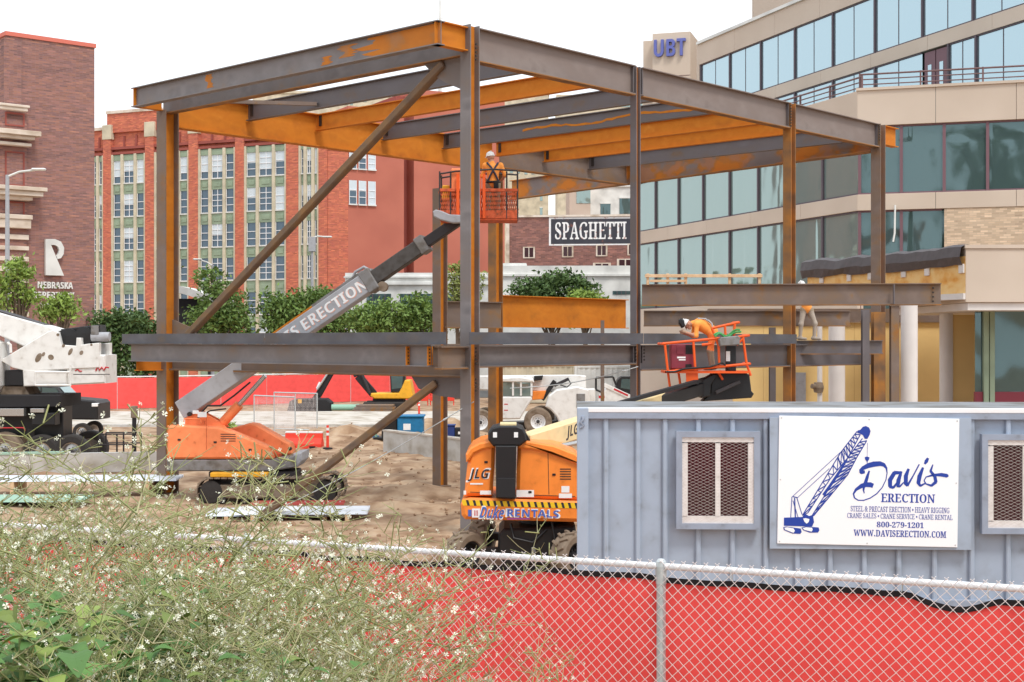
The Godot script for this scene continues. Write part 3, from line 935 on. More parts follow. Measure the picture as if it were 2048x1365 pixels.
	# timber blocks
	for x in [0.4, 4.2, 8.0, 11.8]:
		g = G.new()
		var gy := ground_y(base.x + x, d + 0.3) - base.y - 0.03
		g.box(Vector3(x, gy / 2, -0.4), Vector3(0.35, -gy, 0.5))
		g.box(Vector3(x, gy / 2, -2.1), Vector3(0.35, -gy, 0.5))
		part(c, "block", g, M.timber)
	var xs0: float = X.call(1552.0)
	var xs1: float = X.call(1904.0)
	var ys1: float = Y.call(833.0)
	var ys0: float = Y.call(1086.0)
	var sg := thing("company_sign", "white company sign with blue crane drawing and lettering on the grey container", "sign", base + Basis(Vector3.UP, yaw) * Vector3((xs0 + xs1) / 2, (ys0 + ys1) / 2, 0.085), "", yaw)
	sg.rotation.z = deg_to_rad(-0.9)
	g = G.new()
	var W := xs1 - xs0
	var H := ys1 - ys0
	g.box(Vector3(0, 0, 0), Vector3(W, H, 0.02), Basis.IDENTITY, 0.003)
	part(sg, "board", g, M.sign_white)
	# sign art measured on the sign: 1655 x 1190 units, origin top left
	var SX := func(x: float) -> float: return ((x - 52.0) / 1655.0 - 0.5) * W
	var SY := func(y: float) -> float: return (0.5 - (y - 62.0) / 1190.0) * H
	var Z := 0.0125
	var stroke := func(gg: G, path: Array, zoff := 0.0) -> void:
		# ribbon: each point x, y, width in sign units
		var k := W / 1655.0
		for i in path.size() - 1:
			var p0 := Vector2(SX.call(path[i][0]), SY.call(path[i][1]))
			var p1 := Vector2(SX.call(path[i + 1][0]), SY.call(path[i + 1][1]))
			var dr := (p1 - p0).normalized()
			var nn := Vector2(-dr.y, dr.x)
			var w0: float = path[i][2] * k * 0.5
			var w1: float = path[i + 1][2] * k * 0.5
			p1 += dr * w1 * 0.25
			p0 -= dr * w0 * 0.25
			var z: float = Z + zoff + (i % 2) * 0.0004
			gg.quad(Vector3(p0.x - nn.x * w0, p0.y - nn.y * w0, z), Vector3(p1.x - nn.x * w1, p1.y - nn.y * w1, z), Vector3(p1.x + nn.x * w1, p1.y + nn.y * w1, z), Vector3(p0.x + nn.x * w0, p0.y + nn.y * w0, z))
	var fill := func(gg: G, poly: Array, z: float) -> void:
		var q := PackedVector2Array()
		for e in poly: q.push_back(Vector2(SX.call(e[0]), SY.call(e[1])))
		gg.prism(q, z - 0.0015, z)
	g = G.new()
	# lattice boom: two trusses
	var rails := [[[280, 985], [622, 395], [770, 195]], [[330, 960], [530, 640], [690, 440], [800, 225]], [[360, 1000], [545, 690], [690, 440], [820, 260]], [[385, 985], [690, 600], [770, 440], [860, 280]]]
	for r in rails:
		var path := []
		for q in r: path.append([q[0], q[1], 9.0])
		stroke.call(g, path)
	var lerp_on := func(r: Array, k: float) -> Vector2:
		var t: float = k * (r.size() - 1)
		var i := mini(int(t), r.size() - 2)
		return Vector2(r[i][0], r[i][1]).lerp(Vector2(r[i + 1][0], r[i + 1][1]), t - i)
	for k in 15:
		for pr in [[0, 1], [2, 3]]:
			var q0: Vector2 = lerp_on.call(rails[pr[0]], k / 15.0)
			var q1: Vector2 = lerp_on.call(rails[pr[1]], (k + 1) / 15.0)
			var q2: Vector2 = lerp_on.call(rails[pr[1]], k / 15.0)
			stroke.call(g, [[q0.x, q0.y, 10.0], [q1.x, q1.y, 10.0]], 0.0008)
			stroke.call(g, [[q0.x, q0.y, 7.0], [q2.x, q2.y, 7.0]], 0.0008)
	for k in [0.45, 0.55, 0.65]:
		var q0: Vector2 = lerp_on.call(rails[0], k)
		var q1: Vector2 = lerp_on.call(rails[3], k)
		stroke.call(g, [[q0.x, q0.y, 4.0], [q1.x, q1.y, 4.0]], 0.0008)
	stroke.call(g, [[470, 790, 22], [540, 690, 26], [610, 580, 26], [680, 460, 16]], 0.001)
	for q in [[[185, 812, 5], [620, 392, 5]], [[228, 825, 5], [520, 545, 5]], [[185, 812, 9], [228, 820, 9]], [[180, 815, 7], [172, 1005, 7]], [[205, 825, 11], [215, 1005, 11]], [[225, 820, 7], [275, 975, 7]], [[190, 850, 6], [240, 1005, 6]], [[868, 300, 3], [866, 430, 3]]]:
		stroke.call(g, q, 0.0012)
	fill.call(g, [[770, 205], [778, 185], [800, 180], [822, 152], [850, 143], [880, 158], [894, 190], [886, 225], [866, 262], [842, 262], [824, 228]], Z + 0.002)
	fill.call(g, [[845, 432], [866, 426], [888, 434], [884, 455], [872, 470], [868, 496], [862, 470], [848, 452]], Z + 0.002)
	fill.call(g, [[110, 1010], [280, 1000], [300, 968], [340, 990], [375, 980], [388, 1045], [370, 1088], [110, 1085]], Z + 0.002)
	fill.call(g, [[105, 1098], [130, 1092], [265, 1108], [275, 1140], [262, 1158], [190, 1156], [110, 1125]], Z + 0.002)
	fill.call(g, [[270, 1100], [310, 1088], [430, 1094], [438, 1120], [425, 1142], [350, 1144], [290, 1124]], Z + 0.002)
	part(sg, "crane_drawing", g, M.sign_blue)
	g = G.new()
	fill.call(g, [[114, 1104], [140, 1099], [200, 1108], [212, 1130], [200, 1150], [120, 1120]], Z + 0.0035)
	fill.call(g, [[282, 1104], [315, 1095], [370, 1098], [376, 1118], [366, 1134], [300, 1120]], Z + 0.0035)
	fill.call(g, [[286, 1015], [310, 1010], [345, 1018], [338, 1045], [320, 1062], [300, 1045]], Z + 0.0035)
	part(sg, "crane_drawing_cutout", g, M.sign_white)
	# brush script word
	g = G.new()
	stroke.call(g, [[845, 570, 26], [818, 572, 40], [806, 562, 30], [830, 535, 34], [880, 510, 46], [930, 496, 50], [985, 490, 44], [1020, 500, 34], [1045, 530, 18], [1052, 575, 9], [1042, 640, 8], [1010, 710, 9], [960, 770, 10], [900, 812, 10], [840, 834, 10], [790, 834, 10], [756, 812, 12], [746, 775, 14], [770, 735, 24], [820, 700, 40], [860, 688, 44], [900, 688, 46], [922, 696, 40]])
	stroke.call(g, [[888, 560, 14], [872, 610, 26], [858, 660, 32], [842, 700, 26], [838, 740, 14], [846, 768, 8]], 0.001)
	stroke.call(g, [[1168, 570, 26], [1120, 572, 36], [1080, 640, 40], [1082, 700, 34], [1110, 712, 22], [1150, 660, 18], [1180, 590, 18]])
	stroke.call(g, [[1182, 560, 20], [1158, 640, 38], [1150, 690, 36], [1170, 700, 16], [1205, 660, 10]], 0.001)
	stroke.call(g, [[1248, 535, 22], [1225, 600, 38], [1225, 670, 36], [1240, 690, 22], [1290, 600, 12], [1345, 490, 12]])
	stroke.call(g, [[1380, 520, 20], [1350, 600, 40], [1340, 660, 34], [1358, 690, 20], [1410, 660, 10]], 0.001)
	stroke.call(g, [[1424, 432, 22], [1410, 460, 34], [1396, 484, 18]])
	stroke.call(g, [[1470, 490, 10], [1450, 550, 22], [1490, 600, 30], [1500, 650, 30], [1460, 685, 22], [1410, 670, 12], [1392, 640, 10], [1410, 605, 10], [1480, 585, 20], [1550, 582, 34], [1600, 590, 34], [1606, 600, 20]], 0.0008)
	part(sg, "script_lettering", g, M.sign_blue)
	for t in [["ERECTION", 1248.0, 806.0, 495.0, 80.0, 700], ["STEEL & PRECAST ERECTION • HEAVY RIGGING", 1176.0, 912.0, 905.0, 50.0, 400], ["CRANE SALES • CRANE SERVICE • CRANE RENTAL", 1175.0, 976.0, 965.0, 46.0, 400], ["800-279-1201", 1180.0, 1054.0, 430.0, 52.0, 700], ["WWW.DAVISERECTION.COM", 1178.0, 1136.0, 848.0, 60.0, 700]]:
		lettering(sg, t[0], t[3] * W / 1655.0, t[4] * H / 1190.0, M.sign_blue, Transform3D(Basis.IDENTITY, Vector3(SX.call(t[1]), SY.call(t[2]), 0.0115)), "Droid Serif", t[5], 0.004)
	g = G.new()
	for e in [[0.0, 1.0], [0.5, 1.0], [1.0, 1.0], [0.0, 0.0], [0.5, 0.0], [1.0, 0.0], [0.0, 0.5], [1.0, 0.5]]:
		g.lathe([Vector2(0.011, 0), Vector2(0.01, 0.004), Vector2(0, 0.005)], 8, axis_z(Vector3((e[0] - 0.5) * (W - 0.06), (e[1] - 0.5) * (H - 0.06), 0.01)))
	part(sg, "screw", g, M.galv)

# ---------- buildings
func wall_line(called: String, label: String, a: Vector3, dir: Vector3) -> Node3D:
	# thing whose local x runs along a facade, z points out of it
	return thing(called, label, "building", a, "", atan2(-dir.z, dir.x))
func s_on(a: Vector3, dir: Vector3, px: float) -> float:
	var r := (px - 1024.0) / F
	return (-r * a.z - a.x) / (dir.x + r * dir.z)
func h_on(a: Vector3, dir: Vector3, s: float, py: float) -> float:
	return EYE + (682.5 - py) / F * -(a.z + dir.z * s)
func slab(under: Node, called: String, x0: float, x1: float, y0: float, y1: float, z0: float, z1: float, mat: String, bev := 0.0) -> MeshInstance3D:
	var g := G.new()
	g.box(Vector3((x0 + x1) / 2, (y0 + y1) / 2, (z0 + z1) / 2), Vector3(absf(x1 - x0), absf(y1 - y0), absf(z1 - z0)), Basis.IDENTITY, bev)
	return part(under, called, g, M[mat])

func build_theatre() -> void:
	var a := Vector3(xat(12, 100), 0, -100)
	var dir := Vector3(0.764, 0, -0.645)
	var t := wall_line("theatre_building", "dark red brick theatre tower with white stone cornices and white wall logo", a, dir)
	var top := h_on(a, dir, 0, 70)
	var W := 6.62
	slab(t, "wall", 0, W, 0, top, -13, 0, "brick_dark")
	var S := func(px: float) -> float: return s_on(a, dir, px)
	var H := func(px: float, py: float) -> float: return h_on(a, dir, s_on(a, dir, px), py)
	var g := G.new()
	g.box(Vector3(W / 2, top + 0.12, -6.5), Vector3(W + 0.2, 0.3, 13.2))
	part(t, "coping", g, M.coping_red)
	# pilaster strip with recessed brick panels
	slab(t, "pilaster", -0.6, S.call(50), 0, H.call(30, 240), 0.003, 0.25, "brick_dark")
	slab(t, "pilaster", -0.2, S.call(41), H.call(30, 212), top - 0.3, 0.003, 0.12, "brick_dark")
	for q in [[8, 44, 304, 370], [8, 44, 226, 250], [8, 44, 404, 430]]:
		var x0: float = S.call(q[0])
		var x1: float = S.call(q[1])
		var y1: float = H.call(q[0], q[2])
		var y0: float = H.call(q[0], q[3])
		g = G.new()
		for e in [[(x0 + x1) / 2, y1, x1 - x0 + 0.1, 0.1], [(x0 + x1) / 2, y0, x1 - x0 + 0.1, 0.1], [x0, (y0 + y1) / 2, 0.1, y1 - y0 - 0.1], [x1, (y0 + y1) / 2, 0.1, y1 - y0 - 0.1]]:
			g.box(Vector3(e[0], e[1], 0.28), Vector3(e[2], e[3], 0.08))
		part(t, "brick_panel_frame", g, M.brick_maroon)
	# stone cornices and quoins: end px, top py, bottom py, projection
	for q in [[51, 212, 217, 0.55], [48, 217, 224, 0.45], [68, 264, 274, 1.1], [58, 274, 281, 0.8], [54, 288, 294, 0.6], [78, 376, 384, 1.3], [72, 384, 394, 1.1], [55, 394, 402, 0.7], [56, 431, 440, 0.6], [54, 440, 458, 0.5]]:
		slab(t, "cornice", -1.6, S.call(q[0]), H.call(30, q[2]), H.call(30, q[1]), 0.26, 0.26 + q[3], "stone", 0.03)
	for q in [[470, 480], [493, 501], [514, 523], [534, 544], [556, 566], [580, 590], [602, 611], [624, 634]]:
		slab(t, "quoin", -0.7, S.call(53), H.call(30, q[1]), H.call(30, q[0]), 0.2, 0.42, "stone", 0.02)
	# white wall logo and lettering
	var lg := G.new()
	var Q := func(arr: Array) -> PackedVector2Array:
		var r := PackedVector2Array()
		for e in arr:
			var px: float = e[0] / 2.845
			var py: float = 180.0 + e[1] / 2.844
			r.push_back(Vector2(S.call(px), H.call(px, py)))
		return r
	lg.prism(Q.call([[247, 850], [264, 850], [352, 1058], [248, 1055]]), 0.1, 0.35)
	lg.prism(Q.call([[263, 850], [300, 850], [335, 865], [353, 900], [350, 935], [335, 958], [316, 964], [310, 946], [321, 932], [325, 912], [317, 893], [300, 883], [278, 884]]), 0.1, 0.352)
	part(t, "wall_logo", lg, M.white_wall)
	for q in [["NEBRASKA", 73, 143, 571, 13.0], ["REPERTORY", 64, 146, 591, 13.0], ["THEATRE", 78, 132, 611, 9.0]]:
		var x0: float = S.call(q[1])
		var x1: float = S.call(q[2])
		var m: float = (q[1] + q[2]) / 2.0
		lettering(t, q[0], x1 - x0, q[4] * 103.0 / F, M.white_wall, Transform3D(Basis.IDENTITY, Vector3((x0 + x1) / 2, H.call(m, q[3]), 0.12)), "Droid Sans", 800, 0.2)

func fac_window(under: Node, x0: float, x1: float, y0: float, y1: float, z: float, bars: Array, blind: bool, split := false) -> void:
	var w := Node3D.new()
	w.name = numbered("window", under)
	under.add_child(w, true)
	w.position = Vector3((x0 + x1) / 2, (y0 + y1) / 2, z)
	var sx := x1 - x0
	var sy := y1 - y0
	slab(w, "pane", -sx / 2, sx / 2, -sy / 2, sy / 2, -0.16, -0.12, "window_glass")
	if blind:
		var k: float = [0.45, 0.7, 1.0][rng.randi() % 3]
		slab(w, "blind", -sx / 2 + 0.02, sx / 2 - 0.02, sy / 2 - sy * k, sy / 2, -0.115, -0.105, "window_blind")
	var g := G.new()
	for b in bars: g.box(Vector3(0, -sy / 2 + sy * b, -0.08), Vector3(sx, 0.07, 0.05))
	if split: g.box(Vector3(0, 0, -0.078), Vector3(0.07, sy, 0.05))
	for e in [-1.0, 1.0]: g.box(Vector3(e * (sx / 2 - 0.03), 0, -0.076), Vector3(0.06, sy, 0.05))
	part(w, "glazing_bars", g, M.white_trim)
	slab(w, "sill", -sx / 2 - 0.05, sx / 2 + 0.05, -sy / 2 - 0.14, -sy / 2, -0.15, 0.06, "white_wall")

func build_factory() -> void:
	# long front: origin at its left end, just behind the theatre
	var c := Vector3(xat(655, 150), 0, -150)
	var dir := Vector3(0.92, 0, 0.392)
	var len := 36.0
	var a := c - dir * len
	var t := wall_line("brick_warehouse", "orange brick warehouse block with green panels and tall gridded windows", a, dir)
	var S := func(px: float) -> float: return s_on(a, dir, px)
	var top := EYE + 24.6
	slab(t, "wall", 0, len - 0.02, 0, top, -12, -0.45, "brick_orange")
	slab(t, "parapet_cap", 0, len - 0.02, top, top + 0.35, -1.2, -0.2, "stone")
	slab(t, "raised_parapet", S.call(212), S.call(318), top - 0.4, EYE + 26.4, -1.4, -0.12, "brick_orange")
	slab(t, "raised_parapet_cap", S.call(211), S.call(319), EYE + 26.4, EYE + 26.75, -1.5, 0.0, "stone")
	var piers := [[150.0, 166.0], [207.0, 222.0], [291.0, 308.0], [378.0, 396.0], [471.0, 488.0], [573.0, 597.0], [638.0, 655.0]]
	var rows := [[18.3, 20.9], [14.45, 17.0], [10.6, 13.1], [6.85, 9.3], [3.0, 5.4], [-0.9, 1.5]]
	for p in piers:
		var x0: float = S.call(p[0])
		var x1: float = minf(S.call(p[1]), len - 0.03)
		slab(t, "pier", x0, x1, 0, top - 1.2, -0.44, 0.15, "brick_orange")
		slab(t, "pier_cap", x0 - 0.1, x1 + 0.1, top - 1.2, top + 0.5, -0.4, 0.22, "cream_wall", 0.04)
	for i in piers.size() - 1:
		var x0: float = S.call(piers[i][1])
		var x1: float = S.call(piers[i + 1][0])
		var w := x1 - x0
		slab(t, "cream_strip", x0, x0 + 0.25, 0, EYE + 21.6, -0.43, 0.06, "cream_wall")
		slab(t, "cream_strip", x1 - 0.25, x1, 0, EYE + 21.6, -0.43, 0.06, "cream_wall")
		slab(t, "brick_band", x0, x1, EYE + 21.62, EYE + 21.9, -0.44, 0.0, "brick_maroon")
		slab(t, "brick_band", x0, x1, EYE + 22.2, EYE + 22.5, -0.44, 0.02, "brick_maroon")
		for k in 2: slab(t, "brick_stud", x0 + w * (0.3 + 0.35 * k), x0 + w * (0.3 + 0.35 * k) + 0.2, EYE + 22.6, EYE + 23.8, -0.44, -0.3, "brick_maroon")
		# three windows between two cream mullions
		var xs := [x0 + 0.27, x0 + w * 0.31, x0 + w * 0.69, x1 - 0.27]
		for k in 2: slab(t, "mullion", xs[k + 1] - 0.18, xs[k + 1] + 0.18, 0, EYE + 21.6, -0.43, 0.08, "cream_wall", 0.03)
		slab(t, "green_head", x0 + 0.26, x1 - 0.26, EYE + rows[0][1], EYE + 21.55, -0.43, -0.1, "green_panel")
		for r in rows.size():
			var y0: float = EYE + rows[r][0]
			var y1: float = EYE + rows[r][1]
			var below: float = 0.0 if r == rows.size() - 1 else EYE + rows[r + 1][1]
			for k in 3:
				var wa: float = xs[k] + (0.19 if k > 0 else 0.0)
				var wb: float = xs[k + 1] - (0.19 if k < 2 else 0.0)
				fac_window(t, wa, wb, y0, y1, -0.1, [0.3, 0.62] if k != 1 else [0.28, 0.52, 0.76], rng.randf() < (0.75 if r == 0 else (0.4 if r == 1 else 0.06)), k == 1)
				slab(t, "green_spandrel", wa, wb, below + 0.01, y0 - 0.15, -0.43, -0.14, "green_panel")
				if r < 5: slab(t, "spandrel_panel", (wa + wb) / 2 - (wb - wa) * 0.3, (wa + wb) / 2 + (wb - wa) * 0.3, (below + y0) / 2 - 0.35, (below + y0) / 2 + 0.15, -0.139, -0.09, "green_panel", 0.02)
	# side wing
	var d2 := Vector3(0.873, 0, -0.488)
	var t2 := wall_line("red_brick_block", "plain red painted brick block with triple windows beside the green-panelled warehouse", c + d2 * 0.02, d2)
	var c2 := c + d2 * 0.02
	var S2 := func(px: float) -> float: return s_on(c2, d2, px)
	var H2 := func(px: float, py: float) -> float: return h_on(c2, d2, s_on(c2, d2, px), py)
	var e1: float = S2.call(808)
	var e2: float = S2.call(830)
	var e3: float = S2.call(1012)
	slab(t2, "wall", 0.02, S2.call(696), 0, EYE + 24.7, -8, 0, "brick_orange")
	slab(t2, "wall", S2.call(696), e1, 0, EYE + 25.6, -9, -0.04, "brick_red")
	slab(t2, "wall", e1, e2, 0, EYE + 27.6, -9, -2.2, "brick_maroon")
	slab(t2, "wall", e2, e3, 0, EYE + 28.2, -12, -0.3, "brick_red")
	slab(t2, "cornice_band", 0.02, S2.call(752), H2.call(700, 302), H2.call(700, 296), 0.003, 0.12, "stone")
	for py in [[301, 338], [362, 409]]:
		for k in 3:
			var x0: float = S2.call(698 + k * 19)
			var x1: float = S2.call(698 + k * 19 + 15)
			fac_window(t2, x0, x1, H2.call(725, py[1]), H2.call(725, py[0]), 0.1, [0.3, 0.6], true)

func build_far_buildings() -> void:
	# brick restaurant building with a painted sign
	var a := at(1012, 800, 140)
	a.y = 0
	var dir := Vector3(0.995, 0, 0.1)
	var t := wall_line("restaurant_building", "brown brick building with a faded painted restaurant sign on its side", a, dir)
	var S := func(px: float) -> float: return s_on(a, dir, px)
	var H := func(px: float, py: float) -> float: return h_on(a, dir, s_on(a, dir, px), py)
	slab(t, "wall", 0, S.call(1360), 0, H.call(1150, 434), -10, 0, "brick_brown")
	slab(t, "coping", -0.1, S.call(1360), H.call(1150, 434), H.call(1150, 430), -10, 0.15, "stone")
	slab(t, "downpipe", S.call(1012), S.call(1019), 3, H.call(1015, 448), 0.003, 0.3, "stone")
	slab(t, "sign_border", S.call(1098), S.call(1345), H.call(1180, 491), H.call(1180, 434.5), 0.002, 0.03, "painted_white")
	slab(t, "sign_field", S.call(1102), S.call(1342), H.call(1180, 488), H.call(1180, 438), 0.031, 0.04, "sign_black")
	lettering(t, "SPAGHETTI", S.call(1253) - S.call(1110), 1.72, M.painted_white, Transform3D(Basis.IDENTITY, Vector3(S.call(1181.5), H.call(1184, 461.5), 0.05)), "Droid Serif", 800, 0.02)
	for q in [[1046, 1070, 494, 517], [1124, 1147, 492, 515], [1192, 1215, 490, 513], [1255, 1278, 488, 511], [1186, 1222, 526, 540], [1234, 1268, 518, 536]]:
		var x0: float = S.call(q[0])
		var x1: float = S.call(q[1])
		var y1: float = H.call(q[0], q[2])
		var y0: float = H.call(q[0], q[3])
		var w := Node3D.new()
		w.name = numbered("window", t)
		t.add_child(w, true)
		slab(w, "frame", x0, x1, y0, y1, 0.003, 0.08, "stone")
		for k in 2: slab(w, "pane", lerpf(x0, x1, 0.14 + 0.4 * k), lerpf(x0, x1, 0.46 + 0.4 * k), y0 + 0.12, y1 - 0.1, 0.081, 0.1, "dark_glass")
	# low cream shopfront block
	var b := at(690, 800, 122)
	b.y = 0
	var bd := Vector3(0.999, 0, 0.03)
	var u := wall_line("cream_shop_block", "low cream coloured shop block with dark storefront windows", b, bd)
	var S3 := func(px: float) -> float: return s_on(b, bd, px)
	var H3 := func(px: float, py: float) -> float: return h_on(b, bd, s_on(b, bd, px), py)
	slab(u, "wall", 0, S3.call(1005), 0, H3.call(760, 546), -8, 0, "white_wall")
	slab(u, "wall", S3.call(1005), S3.call(1345), 0, H3.call(1100, 532), -8, 0.2, "white_wall")
	slab(u, "cornice", -0.1, S3.call(1004), H3.call(760, 570), H3.call(760, 565), 0.003, 0.3, "white_wall")
	slab(u, "cornice", -0.1, S3.call(1004), H3.call(760, 556), H3.call(760, 553), 0.003, 0.18, "white_wall")
	slab(u, "cornice", S3.call(1005), S3.call(1345), H3.call(1100, 553), H3.call(1100, 549), 0.203, 0.4, "white_wall")
	slab(u, "roof_box", S3.call(1000), S3.call(1052), H3.call(1020, 533), H3.call(1020, 526), -5, -0.5, "white_wall")
	for q in [[733, 782, 588, 650], [800, 868, 588, 640], [880, 930, 588, 640], [1225, 1260, 583, 590]]:
		var w := Node3D.new()
		w.name = numbered("window", u)
		u.add_child(w, true)
		var z := 0.0 if q[0] < 1000 else 0.2
		slab(w, "pane", S3.call(q[0]), S3.call(q[1]), H3.call(760, q[3]), H3.call(760, q[2]), z + 0.003, z + 0.05, "glass_dark")
		for k in 3:
			var xm: float = lerpf(S3.call(q[0]), S3.call(q[1]), (k + 1) / 4.0)
			slab(w, "mullion", xm - 0.04, xm + 0.04, H3.call(760, q[3]), H3.call(760, q[2]), z + 0.051, z + 0.1, "mullion_dark")
	# blocks farther off: label, px left, right, top py, distance, material, window rows
	for q in [["white_stucco_building", "white stucco building with dark square windows above the brick restaurant", 1180, 1330, 374, 180.0, "white_wall", [[1201, 1221, 408, 429], [1239, 1266, 397, 428]], "glass_dark"],
			["glass_stair_block", "tan block with a teal glass stair window over a brick base", 1139, 1181, 320, 176.0, "beige_panel", [[1153, 1181, 380, 407]], "glass_green"],
			["stone_tower", "pale stone tower with small windows far behind the frame", 958, 1097, 188, 260.0, "cream_wall", [[1020, 1026, 335, 346], [1034, 1040, 336, 347], [1049, 1055, 340, 349], [1063, 1069, 340, 349], [1080, 1085, 390, 402], [1080, 1085, 416, 430], [1020, 1026, 400, 412], [975, 981, 205, 215], [995, 1001, 205, 215], [1060, 1066, 205, 215]], "glass_green"],
			["cream_tower", "cream apartment tower with small windows glimpsed between the roof beams", 505, 775, 187, 300.0, "cream_wall", [[655, 664, 200, 212], [688, 696, 198, 210], [700, 706, 198, 210], [540, 548, 200, 212], [570, 578, 200, 212], [725, 733, 192, 204]], "glass_green"],
			["far_office_block", "pale office block with a band of teal glass far behind the roof beams", 1115, 1290, 196, 230.0, "cream_wall", [[1150, 1285, 200, 214], [1160, 1285, 286, 300], [1165, 1285, 330, 345]], "glass_green"]]:
		var d: float = q[5]
		var pos := at((q[2] + q[3]) / 2.0, 800, d)
		pos.y = 0
		var k := thing(q[0], q[1], "building", pos)
		var w2: float = (q[3] - q[2]) / F * d
		var top: float = EYE + (682.5 - q[4]) / F * d
		slab(k, "wall", -w2 / 2, w2 / 2, 0, top, -12, 0, q[6])
		slab(k, "parapet", -w2 / 2 - 0.2, w2 / 2 + 0.2, top, top + 0.5, -12, 0.2, q[6])
		for e in q[7]:
			var o := at((e[0] + e[1]) / 2.0, (e[2] + e[3]) / 2.0, d) - pos
			var ww: float = (e[1] - e[0]) / F * d
			var hh: float = (e[3] - e[2]) / F * d
			var wn := Node3D.new()
			wn.name = numbered("window", k)
			k.add_child(wn, true)
			wn.position = o
			slab(wn, "pane", -ww / 2, ww / 2, -hh / 2, hh / 2, 0.003, 0.06, q[8])
			slab(wn, "frame", -ww / 2 - 0.1, ww / 2 + 0.1, hh / 2, hh / 2 + 0.15, 0.003, 0.1, "white_wall")
	var base2 := at(1166, 800, 175.5)
	base2.y = 0
	var mp := thing("antenna_mast", "thin pale antenna mast rising into the white sky", "antenna", at(880, 682, 300) * Vector3(1, 0, 1))
	var g := G.new()
	g.tube([Vector3(0, 0, 0), Vector3(0, 60, 0), Vector3(0, 82, 0)], [0.8, 0.45, 0.12], 6)
	part(mp, "pole", g, M.white_wall)
	g = G.new()
	for y in [66.0, 70.0, 74.0]: g.box(Vector3(0, y, 0), Vector3(1.4, 0.15, 0.15))
	part(mp, "crossbar", g, M.white_wall)

# ---------- bank / office building on the right
func glass_band(t: Node3D, xs: Array, y0: float, y1: float, z: float, mat: String, half := true, mm := "mullion_dark") -> void:
	for i in xs.size() - 1:
		var w := Node3D.new()
		w.name = numbered("window", t)
		t.add_child(w, true)
		var x0: float = xs[i]
		var x1: float = xs[i + 1]
		var xm := (x0 + x1) / 2
		if half:
			for e in [[x0 + 0.07, xm - 0.02], [xm + 0.02, x1 - 0.07]]:
				slab(w, "pane", e[0], e[1], y0, y1, z - 0.04, z, mat)
			slab(w, "glazing_bar", xm - 0.02, xm + 0.02, y0, y1, z - 0.05, z + 0.02, mm)
		else:
			slab(w, "pane", x0 + 0.07, x1 - 0.07, y0, y1, z - 0.04, z, mat)
		slab(w, "mullion", x0 - 0.07, x0 + 0.07, y0, y1, z - 0.05, z + 0.1, mm)
		slab(w, "head", x0 + 0.07, x1 - 0.07, y1 - 0.08, y1, z + 0.001, z + 0.06, mm)
		slab(w, "sill", x0 + 0.07, x1 - 0.07, y0, y0 + 0.08, z + 0.001, z + 0.06, mm)
func band(t: Node3D, x0: float, x1: float, y0: float, y1: float, z0: float, z1: float, step: float) -> void:
	# precast panels butted with open joints
	var n := maxi(1, int(round((x1 - x0) / step)))
	for i in n:
		var a := lerpf(x0, x1, i / float(n))
		var b := lerpf(x0, x1, (i + 1) / float(n))
		slab(t, "precast_panel", a + 0.008, b - 0.008, y0, y1, z0, z1, "beige_panel", 0.01)
func rails(t: Node3D, a: Vector3, b: Vector3) -> void:
	var n := maxi(2, int(a.distance_to(b) / 2.3))
	for k in 3:
		var g := G.new()
		g.tube([a + Vector3(0, 0.2 + k * 0.24, 0), b + Vector3(0, 0.2 + k * 0.24, 0)], 0.045 if k == 2 else 0.03, 6)
		part(t, "rail", g, M.rail_brown)
	for i in n + 1:
		var p := a.lerp(b, i / float(n))
		var g := G.new()
		g.box(p + Vector3(0, 0.36, 0), Vector3(0.08, 0.74, 0.08))
		part(t, "rail_post", g, M.rail_brown)

